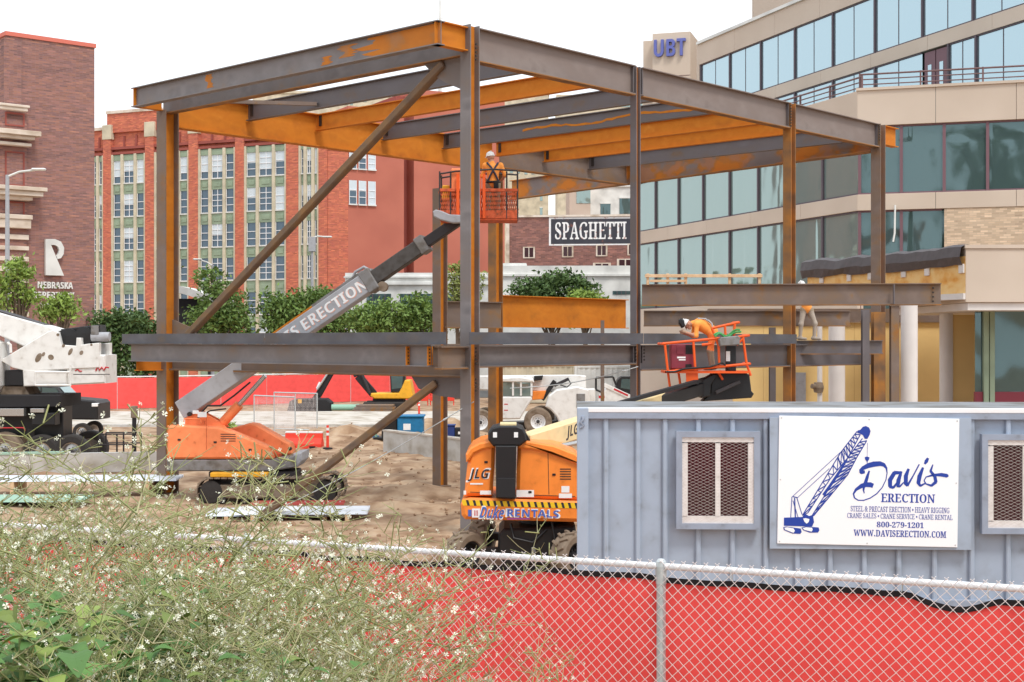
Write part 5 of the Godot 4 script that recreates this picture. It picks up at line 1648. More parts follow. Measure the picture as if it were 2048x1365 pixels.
func build_wheeled_lift() -> void:
	var D := 25.3
	var base := Vector3(xat(1060, D), 0, -D)
	var t := thing("wheeled_boom_lift", "bright orange wheeled boom lift with rounded hood and cream boom behind the container", "boom lift", base)
	var ax := Vector3(0.72, 0, 0.69)
	for q in [[932, 25.2], [1142, 25.0], [965, 27.4], [1180, 27.4]]:
		var p := Vector3(xat(q[0], q[1]) - base.x, 0.41, -(q[1] - D))
		wheel(t, p, ax if q[1] < 26 else Vector3(0.95, 0, 0.3), 0.41, 0.34, 0.24, "rubber_muddy", "black_matt", 28)
	shape(t, "chassis", [[997, 1068], [1008, 1056], [1070, 1056], [1150, 1050], [1160, 1110], [1140, 1130], [1005, 1130], [995, 1100]], 25.3, base, -1.4, 0.1, "black", 0.04)
	stick(t, "axle", Vector3(-1.1, 0.42, -0.1), Vector3(1.1, 0.42, -0.1), 0.16, 0.16, "black", 0.02)
	stick(t, "axle", Vector3(-0.9, 0.42, -2.1), Vector3(1.3, 0.42, -2.1), 0.16, 0.16, "black", 0.02)
	var g := G.new()
	g.lathe([Vector2(0, 0.7), Vector2(0.5, 0.7), Vector2(0.5, 1.02), Vector2(0, 1.02)], 20, Transform3D(Basis.IDENTITY, Vector3(0.3, 0, -0.9)))
	part(t, "slew_ring", g, M.black)
	slab(t, "filter", 0.02, 0.1, 0.36, 0.54, 0.11, 0.19, "grey_worn", 0.02)
	# counterweight tail and hoods
	shape(t, "tail_counterweight", [[921, 1010], [925, 1000], [940, 997], [1165, 1004], [1260, 1012], [1270, 1030], [1255, 1050], [1165, 1046], [1060, 1043], [930, 1040], [923, 1032]], 25.0, base, -1.9, 0.3, "orange", 0.07)
	shape(t, "hood", [[928, 994], [931, 960], [935, 925], [939, 906], [950, 895], [968, 888], [987, 885], [990, 890], [988, 940], [984, 994]], 25.05, base, -1.6, 0.2, "orange", 0.06)
	shape(t, "hood_lip", [[932, 926], [931, 910], [940, 897], [958, 887], [989, 881], [990, 896], [966, 900], [948, 908], [938, 922]], 25.0, base, -1.62, 0.26, "orange", 0.03)
	shape(t, "hood", [[1033, 998], [1034, 940], [1036, 887], [1062, 888], [1106, 896], [1146, 911], [1180, 935], [1210, 1004], [1120, 1001]], 25.05, base, -1.6, 0.2, "orange", 0.06)
	shape(t, "hood_lip", [[1035, 882], [1062, 884], [1108, 892], [1150, 908], [1186, 936], [1178, 946], [1146, 925], [1104, 908], [1062, 900], [1035, 898]], 25.0, base, -1.62, 0.26, "orange", 0.03)
	# hazard tape
	var tx := func(px: float) -> float: return xat(px, 24.98) - base.x
	var i0 := 0
	for i in 24:
		var px := 923.0 + i * 13.6
		var y := EYE - (1006.5 + (px - 923.0) * 0.026 - 682.5) / F * 24.98
		g = G.new()
		var x0: float = tx.call(px)
		var w := 13.6 / F * 24.98
		g.prism(pts([[x0, y + 0.05], [x0 + w * 0.62, y + 0.05], [x0 + w * 0.85, y - 0.05], [x0 + w * 0.23, y - 0.05]]), 0.301, 0.306)
		part(t, "hazard_stripe", g, M.hazard_yellow)
		g = G.new()
		g.prism(pts([[x0 + w * 0.62, y + 0.05], [x0 + w, y + 0.05], [x0 + w * 1.23, y - 0.05], [x0 + w * 0.85, y - 0.05]]), 0.301, 0.306)
		part(t, "hazard_stripe", g, M.decal_dark)
	var ty := EYE - (1027.0 - 682.5) / F * 24.98
	for q in [["Duke", 985.0, 46.0, 0.21, 0.25], ["RENTALS", 1066.0, 103.0, 0.13, 0.0]]:
		var wd: float = q[2] / F * 24.98
		var tilt := Basis(Vector3(0, 0, 1), -0.026)
		var pos := Vector3(tx.call(q[1]), ty - (q[1] - 1040.0) * 0.026 / F * 24.98, 0.304)
		lettering(t, q[0], wd * 1.07, q[3] * 1.24, M.decal_white, Transform3D(tilt, pos), "Droid Sans", 900, 0.006, q[4])
		lettering(t, q[0], wd, q[3], M.decal_blue, Transform3D(tilt, pos + Vector3(0, 0, 0.006)), "Droid Sans", 800, 0.006, q[4])
	slab(t, "decal_line", tx.call(1014), tx.call(1060), ty - 0.115, ty - 0.09, 0.302, 0.306, "decal_purple")
	slab(t, "logo_mark", tx.call(936), tx.call(943), ty - 0.06, ty + 0.06, 0.302, 0.308, "decal_blue")
	slab(t, "logo_mark", tx.call(944), tx.call(960), ty - 0.08, ty + 0.08, 0.302, 0.307, "decal_white")
	g = G.new()
	for k in 3: g.box(Vector3(tx.call(949.0 + k * 3), ty, 0.309), Vector3(0.012, 0.1, 0.004))
	part(t, "logo_mark", g, M.decal_red)
	# maker's letters on the hood
	var hx := func(px: float) -> float: return xat(px, 25.08) - base.x
	var hy := func(py: float) -> float: return EYE - (py - 682.5) / F * 25.08
	lettering(t, "JLG", 44.0 / F * 25.08, 0.26, M.decal_white, Transform3D(Basis.IDENTITY, Vector3(hx.call(957), hy.call(951), 0.204)), "Droid Sans", 900, 0.006, 0.25)
	lettering(t, "JLG", 38.0 / F * 25.08, 0.215, M.decal_dark, Transform3D(Basis.IDENTITY, Vector3(hx.call(957), hy.call(951), 0.21)), "Droid Sans", 900, 0.006, 0.25)
	for q in [[940, 966, 967, 970], [960, 982, 982, 990], [1033, 1068, 981, 995], [1123, 1139, 973, 986], [1118, 1144, 988, 997], [927, 932, 982, 990]]:
		slab(t, "decal", hx.call(q[0]), hx.call(q[1]), hy.call(q[3]), hy.call(q[2]), 0.203, 0.207, "decal_white")
	# seams, hinges, latches, vents
	for q in [[1036, 990, 1150, 994, 0.012], [1096, 905, 1098, 990, 0.01], [940, 985, 984, 987, 0.01]]:
		stick(t, "panel_seam", Vector3(hx.call(q[0]), hy.call(q[1]), 0.2), Vector3(hx.call(q[2]), hy.call(q[3]), 0.2), 0.008, q[4], "rubber")
	for q in [[1060, 985], [1108, 950], [972, 925]]:
		slab(t, "latch", hx.call(q[0]) - 0.03, hx.call(q[0]) + 0.03, hy.call(q[1]) - 0.02, hy.call(q[1]) + 0.02, 0.2, 0.218, "black", 0.005)
	for k in 5: slab(t, "vent_slot", hx.call(1120), hx.call(1142), hy.call(940 + k * 5), hy.call(938 + k * 5), 0.2, 0.206, "rubber")
	pipe(t, "hose", [Vector3(-0.35, 0.95, 0.05), Vector3(-0.3, 0.7, 0.15), Vector3(0.05, 0.62, 0.16), Vector3(0.3, 0.85, 0.1)], 0.025, "black")
	pipe(t, "hose", [Vector3(0.4, 0.98, 0.05), Vector3(0.45, 0.6, 0.17), Vector3(0.75, 0.55, 0.12)], 0.022, "black")
	# mast
	shape(t, "mast", [[991, 892], [1033, 892], [1031, 998], [992, 996]], 24.9, base, -0.6, 0.42, "black", 0.02)
	shape(t, "mast_panel", [[994, 956], [1030, 956], [1030, 996], [995, 995]], 24.9, base, 0.421, 0.45, "black_matt", 0.01)
	shape(t, "mast_head", [[976, 866], [984, 856], [1000, 852], [1034, 852], [1046, 857], [1052, 868], [1054, 882], [1040, 893], [986, 893], [976, 880]], 24.9, base, -0.5, 0.4, "black", 0.03)
	for px in [990.0, 1032.0]: slab(t, "reflector", xat(px - 4, 24.9) - base.x, xat(px + 4, 24.9) - base.x, EYE - (875.5 - 682.5) / F * 24.9, EYE - (865.0 - 682.5) / F * 24.9, 0.401, 0.41, "decal_white")
	slab(t, "head_plate", xat(1000, 24.9) - base.x, xat(1033, 24.9) - base.x, EYE - (853.0 - 682.5) / F * 24.9, EYE - (849.0 - 682.5) / F * 24.9, -0.3, 0.3, "cream_boom")
	shape(t, "link_arm", [[1040, 870], [1052, 868], [1062, 884], [1060, 892], [1040, 892]], 25.2, base, -0.4, 0.1, "black")
	# boom
	var A := lp(1048, 890, 25.7, base)
	var B := lp(1328, 800, 32.6, base)
	stick(t, "boom_base_section", A, B, 0.3, 0.38, "cream_boom", 0.02)
	var C := lp(1412, 775, 33.3, base)
	stick(t, "boom_fly_section", B - (B - A).normalized() * 0.6, C, 0.26, 0.3, "black", 0.02)
	stick(t, "hose_carrier", A.lerp(B, 0.55) + Vector3(0, 0.24, 0), C + Vector3(0, 0.2, 0), 0.12, 0.08, "black_matt")
	lettering(t, "JLG LIFT", 1.35, 0.27, M.decal_dark, on_bar(A, B, 0.30, 0.152, 0.0), "Droid Sans", 900, 0.006, 0.25)
	g = G.new()
	g.lathe([Vector2(0, 0), Vector2(0.06, 0), Vector2(0.06, 0.05), Vector2(0, 0.05)], 12, axis_z(A.lerp(B, 0.13) + Vector3(0, -0.1, 0.16)))
	part(t, "boom_pin", g, M.cream_boom)
	pipe(t, "ram_rod", [lp(1062, 905, 25.6, base), lp(1160, 885, 27.0, base)], 0.05, "chrome")
	# jib and basket support
	var bd := 33.3
	var off := Vector3(0, 0, 0)
	shape(t, "jib_head", [[1388, 776], [1398, 762], [1424, 748], [1432, 750], [1420, 770], [1418, 792], [1400, 796]], bd, base, -8.2, -7.75, "black", 0.02)
	shape(t, "basket_support", [[1424, 746], [1488, 744], [1498, 750], [1502, 782], [1507, 788], [1502, 796], [1404, 803], [1420, 786]], bd, base, -8.35, -7.9, "black", 0.02)
	stick(t, "jib_ram", lp(1432, 786, bd - 0.3, base), lp(1480, 764, bd - 0.3, base), 0.08, 0.08, "dark_metal", 0.01)
	pipe(t, "hose", [lp(1332, 744, bd - 0.5, base), lp(1350, 744, bd - 0.5, base), lp(1368, 738, bd - 0.5, base), lp(1420, 734, bd - 0.5, base), lp(1445, 726, bd - 0.5, base), lp(1460, 740, bd - 0.4, base)], 0.022, "black")
	# basket: floor, rails, posts
	var near := bd - 0.45
	var far := bd + 0.45
	var fy := 742.0
	var g2 := G.new()
	g2.prism(PackedVector2Array([Vector2(lp(1330, 0, near, base).x, -(near - D)), Vector2(lp(1500, 0, near, base).x, -(near - D)), Vector2(lp(1500, 0, near, base).x, -(far - D)), Vector2(lp(1330, 0, near, base).x, -(far - D))]), 0, 0.05, Transform3D(Basis(Vector3.RIGHT, Vector3(0, 0, 1), Vector3(0, -1, 0)), Vector3(0, lp(1400, 742, bd, base).y, 0)))
	part(t, "basket_floor", g2, M.orange_rail)
	for d in [near, far]:
		for q in [[[1325, 688], [1440, 677]], [[1332, 744], [1500, 728]], [[1424, 657], [1478, 645]], [[1440, 680], [1498, 671]], [[1404, 690], [1425, 688]]]:
			pipe(t, "rail", [lp(q[0][0], q[0][1], d, base), lp(q[1][0], q[1][1], d, base)], 0.032, "orange_rail")
		for q in [[[1330, 690], [1336, 744]], [[1387, 684], [1391, 742]], [[1437, 677], [1439, 732]], [[1486, 673], [1494, 732]], [[1450, 652], [1452, 678]], [[1470, 648], [1468, 676]], [[1424, 657], [1437, 690]], [[1488, 676], [1474, 690]]]:
			pipe(t, "rail_post", [lp(q[0][0], q[0][1], d, base), lp(q[1][0], q[1][1], d, base)], 0.03, "orange_rail")
	for q in [[1325, 688], [1498, 671], [1332, 744], [1500, 728], [1478, 645]]:
		pipe(t, "end_rail", [lp(q[0], q[1], near, base), lp(q[0], q[1], near, base) + Vector3(0, 0, -0.9)], 0.03, "orange_rail")
	for q in [[[1336, 744], [1341, 782]], [[1357, 744], [1362, 777]], [[1436, 744], [1446, 760]], [[1494, 730], [1502, 752]]]:
		pipe(t, "under_frame", [lp(q[0][0], q[0][1], bd - 0.2, base), lp(q[1][0], q[1][1], bd - 0.2, base)], 0.03, "orange_rail")
	var bz := Vector3(0, 0, -bd)
	shape(t, "step_panel", [[1372, 742], [1396, 740], [1397, 762], [1373, 764]], bd - 0.4, base, -7.65, -7.6, "orange_rail")
	shape(t, "step_tread", [[1374, 765], [1397, 763], [1397, 769], [1374, 770]], bd - 0.4, base, -7.9, -7.5, "black")
	# control console
	shape(t, "console", [[1436, 680], [1440, 675], [1474, 672], [1478, 676], [1477, 690], [1438, 693]], bd - 0.5, base, -7.62, -7.3, "grey_worn", 0.02)
	slab(t, "console_post", lp(1448, 0, bd, base).x, lp(1468, 0, bd, base).x, lp(0, 742, bd, base).y, lp(0, 692, bd, base).y, -7.8, -7.65, "black", 0.01)
	slab(t, "decal", lp(1453, 0, bd - 0.4, base).x, lp(1461, 0, bd - 0.4, base).x, lp(0, 723, bd - 0.4, base).y, lp(0, 703, bd - 0.4, base).y, -7.645, -7.635, "decal_white")
	# things carried in the basket
	var wb := at(1364, 742, bd - 0.1)
	var wm := thing("welding_machine", "maroon welding machine standing in the orange lift basket", "welder", wb)
	slab(wm, "case", -0.28, 0.28, 0.05, 0.64, -0.22, 0.22, "maroon", 0.02)
	slab(wm, "front_panel", -0.15, 0.02, 0.4, 0.6, 0.221, 0.24, "maroon", 0.005)
	slab(wm, "vent", 0.06, 0.25, 0.4, 0.62, 0.221, 0.23, "black_matt")
	slab(wm, "badge", -0.14, 0.06, 0.3, 0.34, 0.221, 0.23, "decal_white")
	slab(wm, "badge", -0.1, 0.06, 0.25, 0.28, 0.221, 0.23, "decal_white")
	slab(wm, "socket_plate", 0.06, 0.2, 0.08, 0.16, 0.221, 0.24, "black_matt")
	for s in [-0.22, 0.22]:
		slab(wm, "skid", s - 0.04, s + 0.04, 0.0, 0.05, -0.2, 0.2, "black_matt")
	var hb := at(1455, 674, bd - 0.55)
	var hs := thing("green_hose", "loose green hose draped over the grey console in the lift basket", "hose", hb)
	var gp := []
	for i in 15:
		var k := i / 14.0
		gp.append(Vector3(-0.33 + 0.62 * k, 0.04 + 0.05 * sin(k * 9.0) + 0.1 * k * k, 0.08 * cos(k * 5.0)))
	pipe(hs, "upper_loop", gp, 0.025, "green_hose")
	var gq := []
	for p in gp: gq.append(p + Vector3(0.02, -0.035 + 0.02 * sin(p.x * 20.0), 0.06))
	pipe(hs, "lower_loop", gq, 0.025, "green_hose")

func build_crane() -> void:
	var D := 47.0
	var base := Vector3(xat(80, D), 0, -D)
	var t := thing("mobile_crane", "white truck crane with folded boom and black winches parked on the dirt", "crane", base)
	shape(t, "boom", [[-190, 578], [0, 624], [122, 658], [128, 662], [118, 668], [57, 694], [0, 668], [-190, 624]], D, base, -0.45, 0.45, "white_paint", 0.04)
	shape(t, "boom_top_plate", [[-190, 575], [0, 621], [100, 652], [100, 655], [0, 624.5], [-190, 578.5]], D, base, -0.4, 0.4, "dark_metal")
	for z in [0.5, -0.75]:
		shape(t, "side_plate", [[18, 722], [20, 718], [110, 664], [120, 661], [130, 665], [136, 690], [165, 692], [166, 676], [175, 676], [176, 690], [188, 688], [211, 686], [211, 735], [145, 738], [68, 742], [40, 735]], D, base, z, z + 0.25, "white_paint", 0.02)
	for q in [[76, 716, 0.09, 0.17], [86, 709, 0.05, 0.08], [101, 715, 0.1, 0.09], [140, 704, 0.06, 0.13], [162, 706, 0.06, 0.08], [126, 692, 0.05, 0.06], [115, 670, 0.05, 0.05], [182, 690, 0.04, 0.04]]:
		var p := lp(q[0], q[1], D - 0.76, base)
		var g := G.new()
		var oval := PackedVector2Array()
		for i in 14: oval.push_back(Vector2(cos(TAU * i / 14) * q[2], sin(TAU * i / 14) * q[3]).rotated(-0.5))
		g.prism(oval, 0.751, 0.756, Transform3D(Basis.IDENTITY, Vector3(p.x, p.y, 0)))
		part(t, "plate_opening", g, M.rubber_muddy)
	shape(t, "counterweight", [[145, 727], [178, 722], [190, 711], [200, 710], [209, 712], [211, 709], [222, 710], [222, 766], [146, 770]], D, base, -0.7, 0.7, "white_paint", 0.05)
	shape(t, "counterweight_seam", [[146, 748.5], [219, 748.5], [219, 750], [146, 750]], D - 0.7, base, 0.701, 0.704, "dark_metal")
	pipe(t, "script_mark", [lp(191, 742, D - 0.71, base), lp(195, 734, D - 0.71, base), lp(198, 741, D - 0.71, base), lp(203, 735, D - 0.71, base), lp(207, 741, D - 0.71, base), lp(211, 735, D - 0.71, base), lp(217, 736, D - 0.71, base)], 0.03, "decal_red", 6)
	pipe(t, "script_mark", [lp(150, 742, D - 0.71, base), lp(154, 739, D - 0.71, base), lp(159, 743, D - 0.71, base), lp(163, 743, D - 0.71, base)], 0.025, "decal_red", 6)
	shape(t, "slew_deck", [[60, 738], [146, 742], [146, 770], [62, 772]], D, base, -0.9, 0.76, "white_paint", 0.03)
	shape(t, "hydraulic_box", [[24, 740], [62, 740], [64, 771], [24, 771]], D, base, -0.6, 0.7, "black_matt", 0.03)
	# winches
	for q in [[146, 678, 0.34], [176, 672, 0.3]]:
		var g := G.new()
		var r: float = q[2]
		g.lathe([Vector2(0, -0.5), Vector2(r, -0.5), Vector2(r, -0.44), Vector2(r * 0.8, -0.42), Vector2(r * 0.8, 0.42), Vector2(r, 0.44), Vector2(r, 0.5), Vector2(r * 0.3, 0.52), Vector2(0, 0.52)], 24, axis_z(lp(q[0], q[1], D, base)))
		part(t, "winch_drum", g, M.black)
	shape(t, "winch_bracket", [[128, 659], [160, 655], [205, 650], [210, 684], [136, 692]], D, base, -0.35, 0.4, "black", 0.03)
	var g := G.new()
	g.lathe([Vector2(0, -0.3), Vector2(0.16, -0.3), Vector2(0.16, 0.3), Vector2(0, 0.3)], 14, axis_to(lp(201, 674, D - 0.4, base), Vector3(1, 0, 0)))
	part(t, "winch_motor", g, M.grey_paint)
	slab(t, "winch_guard", lp(191, 0, D, base).x, lp(206, 0, D, base).x, lp(0, 670, D, base).y, lp(0, 652, D, base).y, 0.5, 0.56, "grey_worn", 0.01)
	# operator cab
	shape(t, "cab", [[-60, 690], [-40, 682], [0, 680], [14, 686], [19, 720], [20, 770], [10, 786], [-60, 786]], D, base, 0.0, 1.2, "white_paint", 0.08)
	shape(t, "cab_window", [[-50, 697], [12, 696], [16, 730], [-50, 730]], D, base, 1.201, 1.22, "glass_dark", 0.005)
	pipe(t, "mirror_arm", [lp(14, 686, D - 1.0, base), lp(20, 690, D - 1.0, base), lp(21, 706, D - 1.0, base)], 0.05, "white_paint")
	# hand rail box
	for q in [[[70, 745], [140, 745]], [[70, 771], [140, 771]], [[70, 745], [70, 771]], [[140, 730], [140, 773]]]:
		pipe(t, "hand_rail", [lp(q[0][0], q[0][1], D - 1.0, base), lp(q[1][0], q[1][1], D - 1.0, base)], 0.035, "white_paint")
	# carrier
	shape(t, "carrier_deck", [[-150, 788], [140, 788], [140, 812], [-150, 815]], D, base, -1.2, 1.0, "black_matt", 0.03)
	shape(t, "carrier_frame", [[-150, 816], [135, 812], [135, 872], [-150, 872]], D, base, -0.5, 0.5, "black", 0.03)
	shape(t, "turret_base", [[-20, 772], [60, 772], [70, 788], [-30, 788]], D, base, -0.6, 0.6, "rubber_muddy")
	for q in [[-60, 52, 817, 832], [65, 92, 817, 825]]:
		shape(t, "step_plate", [[q[0], q[2]], [q[1], q[2]], [q[1], q[3]], [q[0], q[3]]], D - 1.0, base, 1.0, 1.25, "chrome", 0.01)
	shape(t, "side_box", [[66, 826], [112, 826], [112, 850], [66, 850]], D - 1.0, base, 0.6, 1.15, "black", 0.02)
	pipe(t, "red_line", [lp(-60, 857, D - 1.2, base) + Vector3.ZERO, lp(46, 856, D - 1.2, base), lp(50, 862, D - 1.2, base)], 0.02, "decal_red")
	for q in [[8, 0.64], [83, 0.6], [143, 0.6], [-75, 0.64]]:
		wheel(t, Vector3(lp(q[0], 0, D - 1.0, base).x, q[1] - 0.02, 0.95), Vector3(0, 0, 1), q[1], 0.4, 0.34, "rubber_muddy" if q[0] < 50 else "rubber", "chrome")
		wheel(t, Vector3(lp(q[0], 0, D - 1.0, base).x, q[1] - 0.02, -1.1), Vector3(0, 0, -1), q[1], 0.4, 0.34, "rubber", "chrome")
	shape(t, "mud_flap", [[50, 860], [64, 860], [63, 915], [53, 915]], D - 1.0, base, 0.75, 0.8, "rubber")

func build_pickup() -> void:
	var D := 60.0
	var base := Vector3(xat(110, D), 0, -D)
	var t := thing("pickup_truck", "black pickup truck parked behind the white crane", "pickup truck", base)
	# body side from nose (right) to tail (left)
	shape(t, "body", [[208, 830], [208, 806], [202, 800], [160, 796], [146, 795], [50, 795], [-40, 797], [-42, 835], [208, 838]], D, base, -0.95, 0.95, "black", 0.06)
	shape(t, "cabin", [[148, 796], [126, 773], [112, 770], [62, 770], [52, 775], [44, 796]], D, base, -0.8, 0.8, "black", 0.08)
	shape(t, "side_window", [[138, 794], [123, 776], [96, 774], [96, 794]], D, base, 0.801, 0.815, "glass_dark")
	shape(t, "side_window", [[93, 794], [93, 774], [64, 774], [54, 794]], D, base, 0.801, 0.815, "glass_dark")
	var w0 := lp(149, 796, D, base)
	var w1 := lp(128, 774, D, base)
	var g := G.new()
	g.quad(Vector3(w0.x + 0.02, w0.y, 0.75), Vector3(w0.x + 0.02, w0.y, -0.75), Vector3(w1.x + 0.03, w1.y, -0.68), Vector3(w1.x + 0.03, w1.y, 0.68))
	part(t, "windscreen", g, M.glass_green)
	slab(t, "headlight", lp(196, 0, D, base).x, lp(208, 0, D, base).x, lp(0, 812, D, base).y, lp(0, 805, D, base).y, 0.7, 0.97, "decal_white", 0.02)
	slab(t, "mirror", lp(130, 0, D, base).x, lp(136, 0, D, base).x, lp(0, 792, D, base).y, lp(0, 783, D, base).y, 0.96, 1.15, "black", 0.03)
	slab(t, "tail_light", lp(52, 0, D, base).x, lp(56, 0, D, base).x, lp(0, 809, D, base).y, lp(0, 797, D, base).y, 0.951, 0.96, "decal_red")
	for x in [176.0, 6.0]:
		for z in [0.85, -0.85]:
			wheel(t, Vector3(lp(x, 0, D, base).x, 0.39, z), Vector3(0, 0, signf(z)), 0.39, 0.26, 0.23, "rubber", "chrome")

func build_telehandler() -> void:
	var D := 64.0
	var base := Vector3(xat(1060, D), 0, -D)
	var t := thing("telehandler", "white telehandler with glass cab and big muddy tyres", "telehandler", base)
	shape(t, "chassis", [[985, 845], [1150, 840], [1190, 845], [1190, 858], [985, 858]], D, base, -0.8, 0.7, "black", 0.03)
	shape(t, "engine_cover", [[1090, 812], [1096, 790], [1112, 778], [1152, 772], [1176, 778], [1180, 846], [1118, 846], [1112, 832], [1100, 818]], D, base, 0.2, 1.05, "white_paint", 0.06)
	shape(t, "engine_grille", [[1153, 788], [1170, 788], [1170, 815], [1153, 815]], D - 1.0, base, 1.05, 1.08, "grey_worn")
	shape(t, "rear_frame", [[1110, 780], [1190, 778], [1190, 848], [1110, 850]], D, base, -0.8, 0.1, "white_paint", 0.04)
	shape(t, "boom", [[950, 752], [1150, 750], [1172, 752], [1172, 790], [1120, 786], [1060, 782], [950, 780]], D, base, -0.35, 0.15, "white_paint", 0.04)
	shape(t, "boom_end", [[1068, 752], [1086, 751], [1084, 760], [1068, 762]], D, base, 0.16, 0.4, "black", 0.02)
	shape(t, "orange_panel", [[1065, 782], [1092, 781], [1086, 798], [1064, 800]], D, base, 0.16, 0.5, "orange", 0.02)
	stick(t, "lift_ram", lp(1084, 800, D - 0.4, base), lp(1110, 762, D - 0.4, base), 0.16, 0.2, "black", 0.02)
	stick(t, "lift_ram", lp(1108, 772, D - 0.4, base), lp(1138, 758, D - 0.4, base), 0.12, 0.14, "dark_metal", 0.02)
	pipe(t, "hose", [lp(1120, 770, D - 0.5, base), lp(1134, 775, D - 0.5, base), lp(1142, 768, D - 0.5, base), lp(1136, 758, D - 0.5, base)], 0.03, "black")
	# cab
	shape(t, "cab_frame", [[1000, 792], [1062, 792], [1064, 798], [1054, 812], [1040, 836], [1000, 836]], D, base, 0.2, 1.1, "white_paint", 0.05)
	shape(t, "cab_roof", [[998, 755], [1040, 753], [1066, 757], [1068, 764], [1000, 763]], D, base, 0.15, 1.15, "white_paint", 0.05)
	for q in [[1000, 1024], [1028, 1040], [1044, 1062]]:
		shape(t, "cab_window", [[q[0], 764], [q[1], 764], [q[1], 791], [q[0], 791]], D, base, 1.0, 1.03, "glass_green")
	for px in [1026.0, 1042.0, 1063.0]:
		stick(t, "cab_post", lp(px, 792, D - 1.04, base), lp(px, 763, D - 1.04, base), 0.09, 0.09, "white_paint")
	slab(t, "cab_back", lp(1000, 0, D, base).x, lp(1062, 0, D, base).x, lp(0, 792, D, base).y, lp(0, 764, D, base).y, 0.2, 0.25, "dark_metal")
	for q in [["T", 1012, 808], ["T", 1012, 820]]:
		slab(t, "decal", lp(1008, 0, D - 1.1, base).x, lp(1016, 0, D - 1.1, base).x, lp(0, q[2] + 2, D - 1.1, base).y, lp(0, q[2], D - 1.1, base).y, 1.101, 1.106, "decal_red")
	for q in [[1076, 0.64, 0.8], [961, 0.6, 0.8], [1085, 0.64, -1.0], [970, 0.6, -1.0]]:
		wheel(t, Vector3(lp(q[0], 0, D - 0.8, base).x, q[1] - 0.03, q[2]), Vector3(0, 0, signf(q[2])), q[1], 0.45, 0.34, "rubber_muddy", "decal_white", 0)
	stick(t, "boom_fork_frame", lp(948, 756, D, base), lp(944, 800, D, base), 0.9, 0.12, "black")

func build_skid_steer() -> void:
	var D := 80.0
	var base := Vector3(xat(1236, D), 0, -D)
	var t := thing("skid_steer", "white and red compact loader standing before the white containers", "loader", base)
	shape(t, "body", [[1200, 790], [1212, 776], [1230, 778], [1262, 795], [1276, 806], [1276, 816], [1206, 818], [1196, 806]], D, base, -0.6, 0.6, "white_paint", 0.04)
	shape(t, "cab", [[1234, 760], [1242, 753], [1270, 753], [1272, 790], [1244, 786], [1230, 776]], D, base, -0.5, 0.5, "black", 0.03)
	shape(t, "cab_window", [[1242, 758], [1264, 758], [1264, 780], [1240, 776]], D, base, 0.501, 0.52, "glass_dark")
	stick(t, "lift_arm", lp(1208, 770, D - 0.6, base), lp(1268, 798, D - 0.6, base), 0.12, 0.24, "white_paint", 0.02)
	stick(t, "lift_arm", lp(1208, 770, D + 0.6, base), lp(1268, 798, D + 0.6, base), 0.12, 0.24, "white_paint", 0.02)
	stick(t, "arm_stripe", lp(1228, 778.5, D - 0.67, base), lp(1256, 791.5, D - 0.67, base), 0.01, 0.1, "decal_red")
	for q in [[[1192, 756], [1226, 754]], [[1192, 756], [1192, 780]], [[1226, 754], [1232, 770]], [[1192, 780], [1206, 786]]]:
		pipe(t, "guard_frame", [lp(q[0][0], q[0][1], D - 0.5, base), lp(q[1][0], q[1][1], D - 0.5, base)], 0.06, "black")
	for x in [1216.0, 1262.0]:
		for z in [0.7, -0.7]:
			wheel(t, Vector3(lp(x, 0, D, base).x, 0.36, z), Vector3(0, 0, signf(z)), 0.38, 0.28, 0.2, "rubber", "decal_white")
	slab(t, "decal", lp(1196, 0, D, base).x, lp(1208, 0, D, base).x, lp(0, 796, D, base).y, lp(0, 791, D, base).y, 0.601, 0.61, "decal_red")

func build_excavator() -> void:
	var D := 86.0
	var base := Vector3(xat(780, D), 0, -D)
	var t := thing("excavator", "yellow and black excavator resting its bucket on the pavement by the red fence", "excavator", base)
	shape(t, "house", [[745, 786], [800, 785], [812, 760], [822, 760], [828, 790], [826, 797], [752, 797], [744, 792]], D, base, -1.1, 1.0, "yellow", 0.06)
	shape(t, "cab", [[782, 742], [812, 742], [812, 783], [784, 784]], D, base, -0.2, 0.95, "black", 0.05)
	shape(t, "cab_window", [[785, 746], [809, 746], [806, 775], [786, 778]], D, base, 0.951, 0.97, "glass_dark")
	for z in [0.8, -1.2]:
		shape(t, "crawler_track", [[726, 812], [732, 803], [812, 803], [820, 812], [814, 822], [732, 822]], D, base, z, z + 0.5, "rubber", 0.06)
	slab(t, "undercarriage", -1.0, 0.9, 0.3, 0.75, -0.8, 0.8, "black_matt", 0.03)
	var a := lp(748, 790, D, base)
	var m := lp(716, 752, D, base)
	var ap := lp(692, 702, D, base)
	stick(t, "boom", a, m, 0.3, 0.5, "black", 0.04)
	stick(t, "boom", m, ap, 0.3, 0.5, "black", 0.04)
	pipe(t, "boom_ram", [lp(740, 788, D - 0.3, base), lp(722, 745, D - 0.3, base)], 0.1, "dark_metal")
	var sb := lp(636, 792, D, base)
	stick(t, "arm", lp(688, 698, D, base), sb, 0.28, 0.4, "black", 0.04)
	pipe(t, "bucket_ram", [lp(670, 725, D - 0.3, base), lp(634, 780, D - 0.3, base)], 0.07, "chrome")
	stick(t, "decal", lp(634, 778, D - 0.22, base), lp(640, 765, D - 0.22, base), 0.01, 0.16, "decal_white")
	stick(t, "bucket_link", sb, lp(630, 800, D, base), 0.4, 0.4, "dark_metal")
	shape(t, "bucket", [[576, 824], [582, 802], [592, 798], [654, 797], [664, 805], [665, 824]], D - 1.0, base, 0.3, 1.6, "black_matt", 0.08)
	slab(t, "decal", lp(595, 0, D - 1.6, base).x, lp(603, 0, D - 1.6, base).x, lp(0, 807, D - 1.6, base).y, lp(0, 799, D - 1.6, base).y, 1.601, 1.61, "yellow")

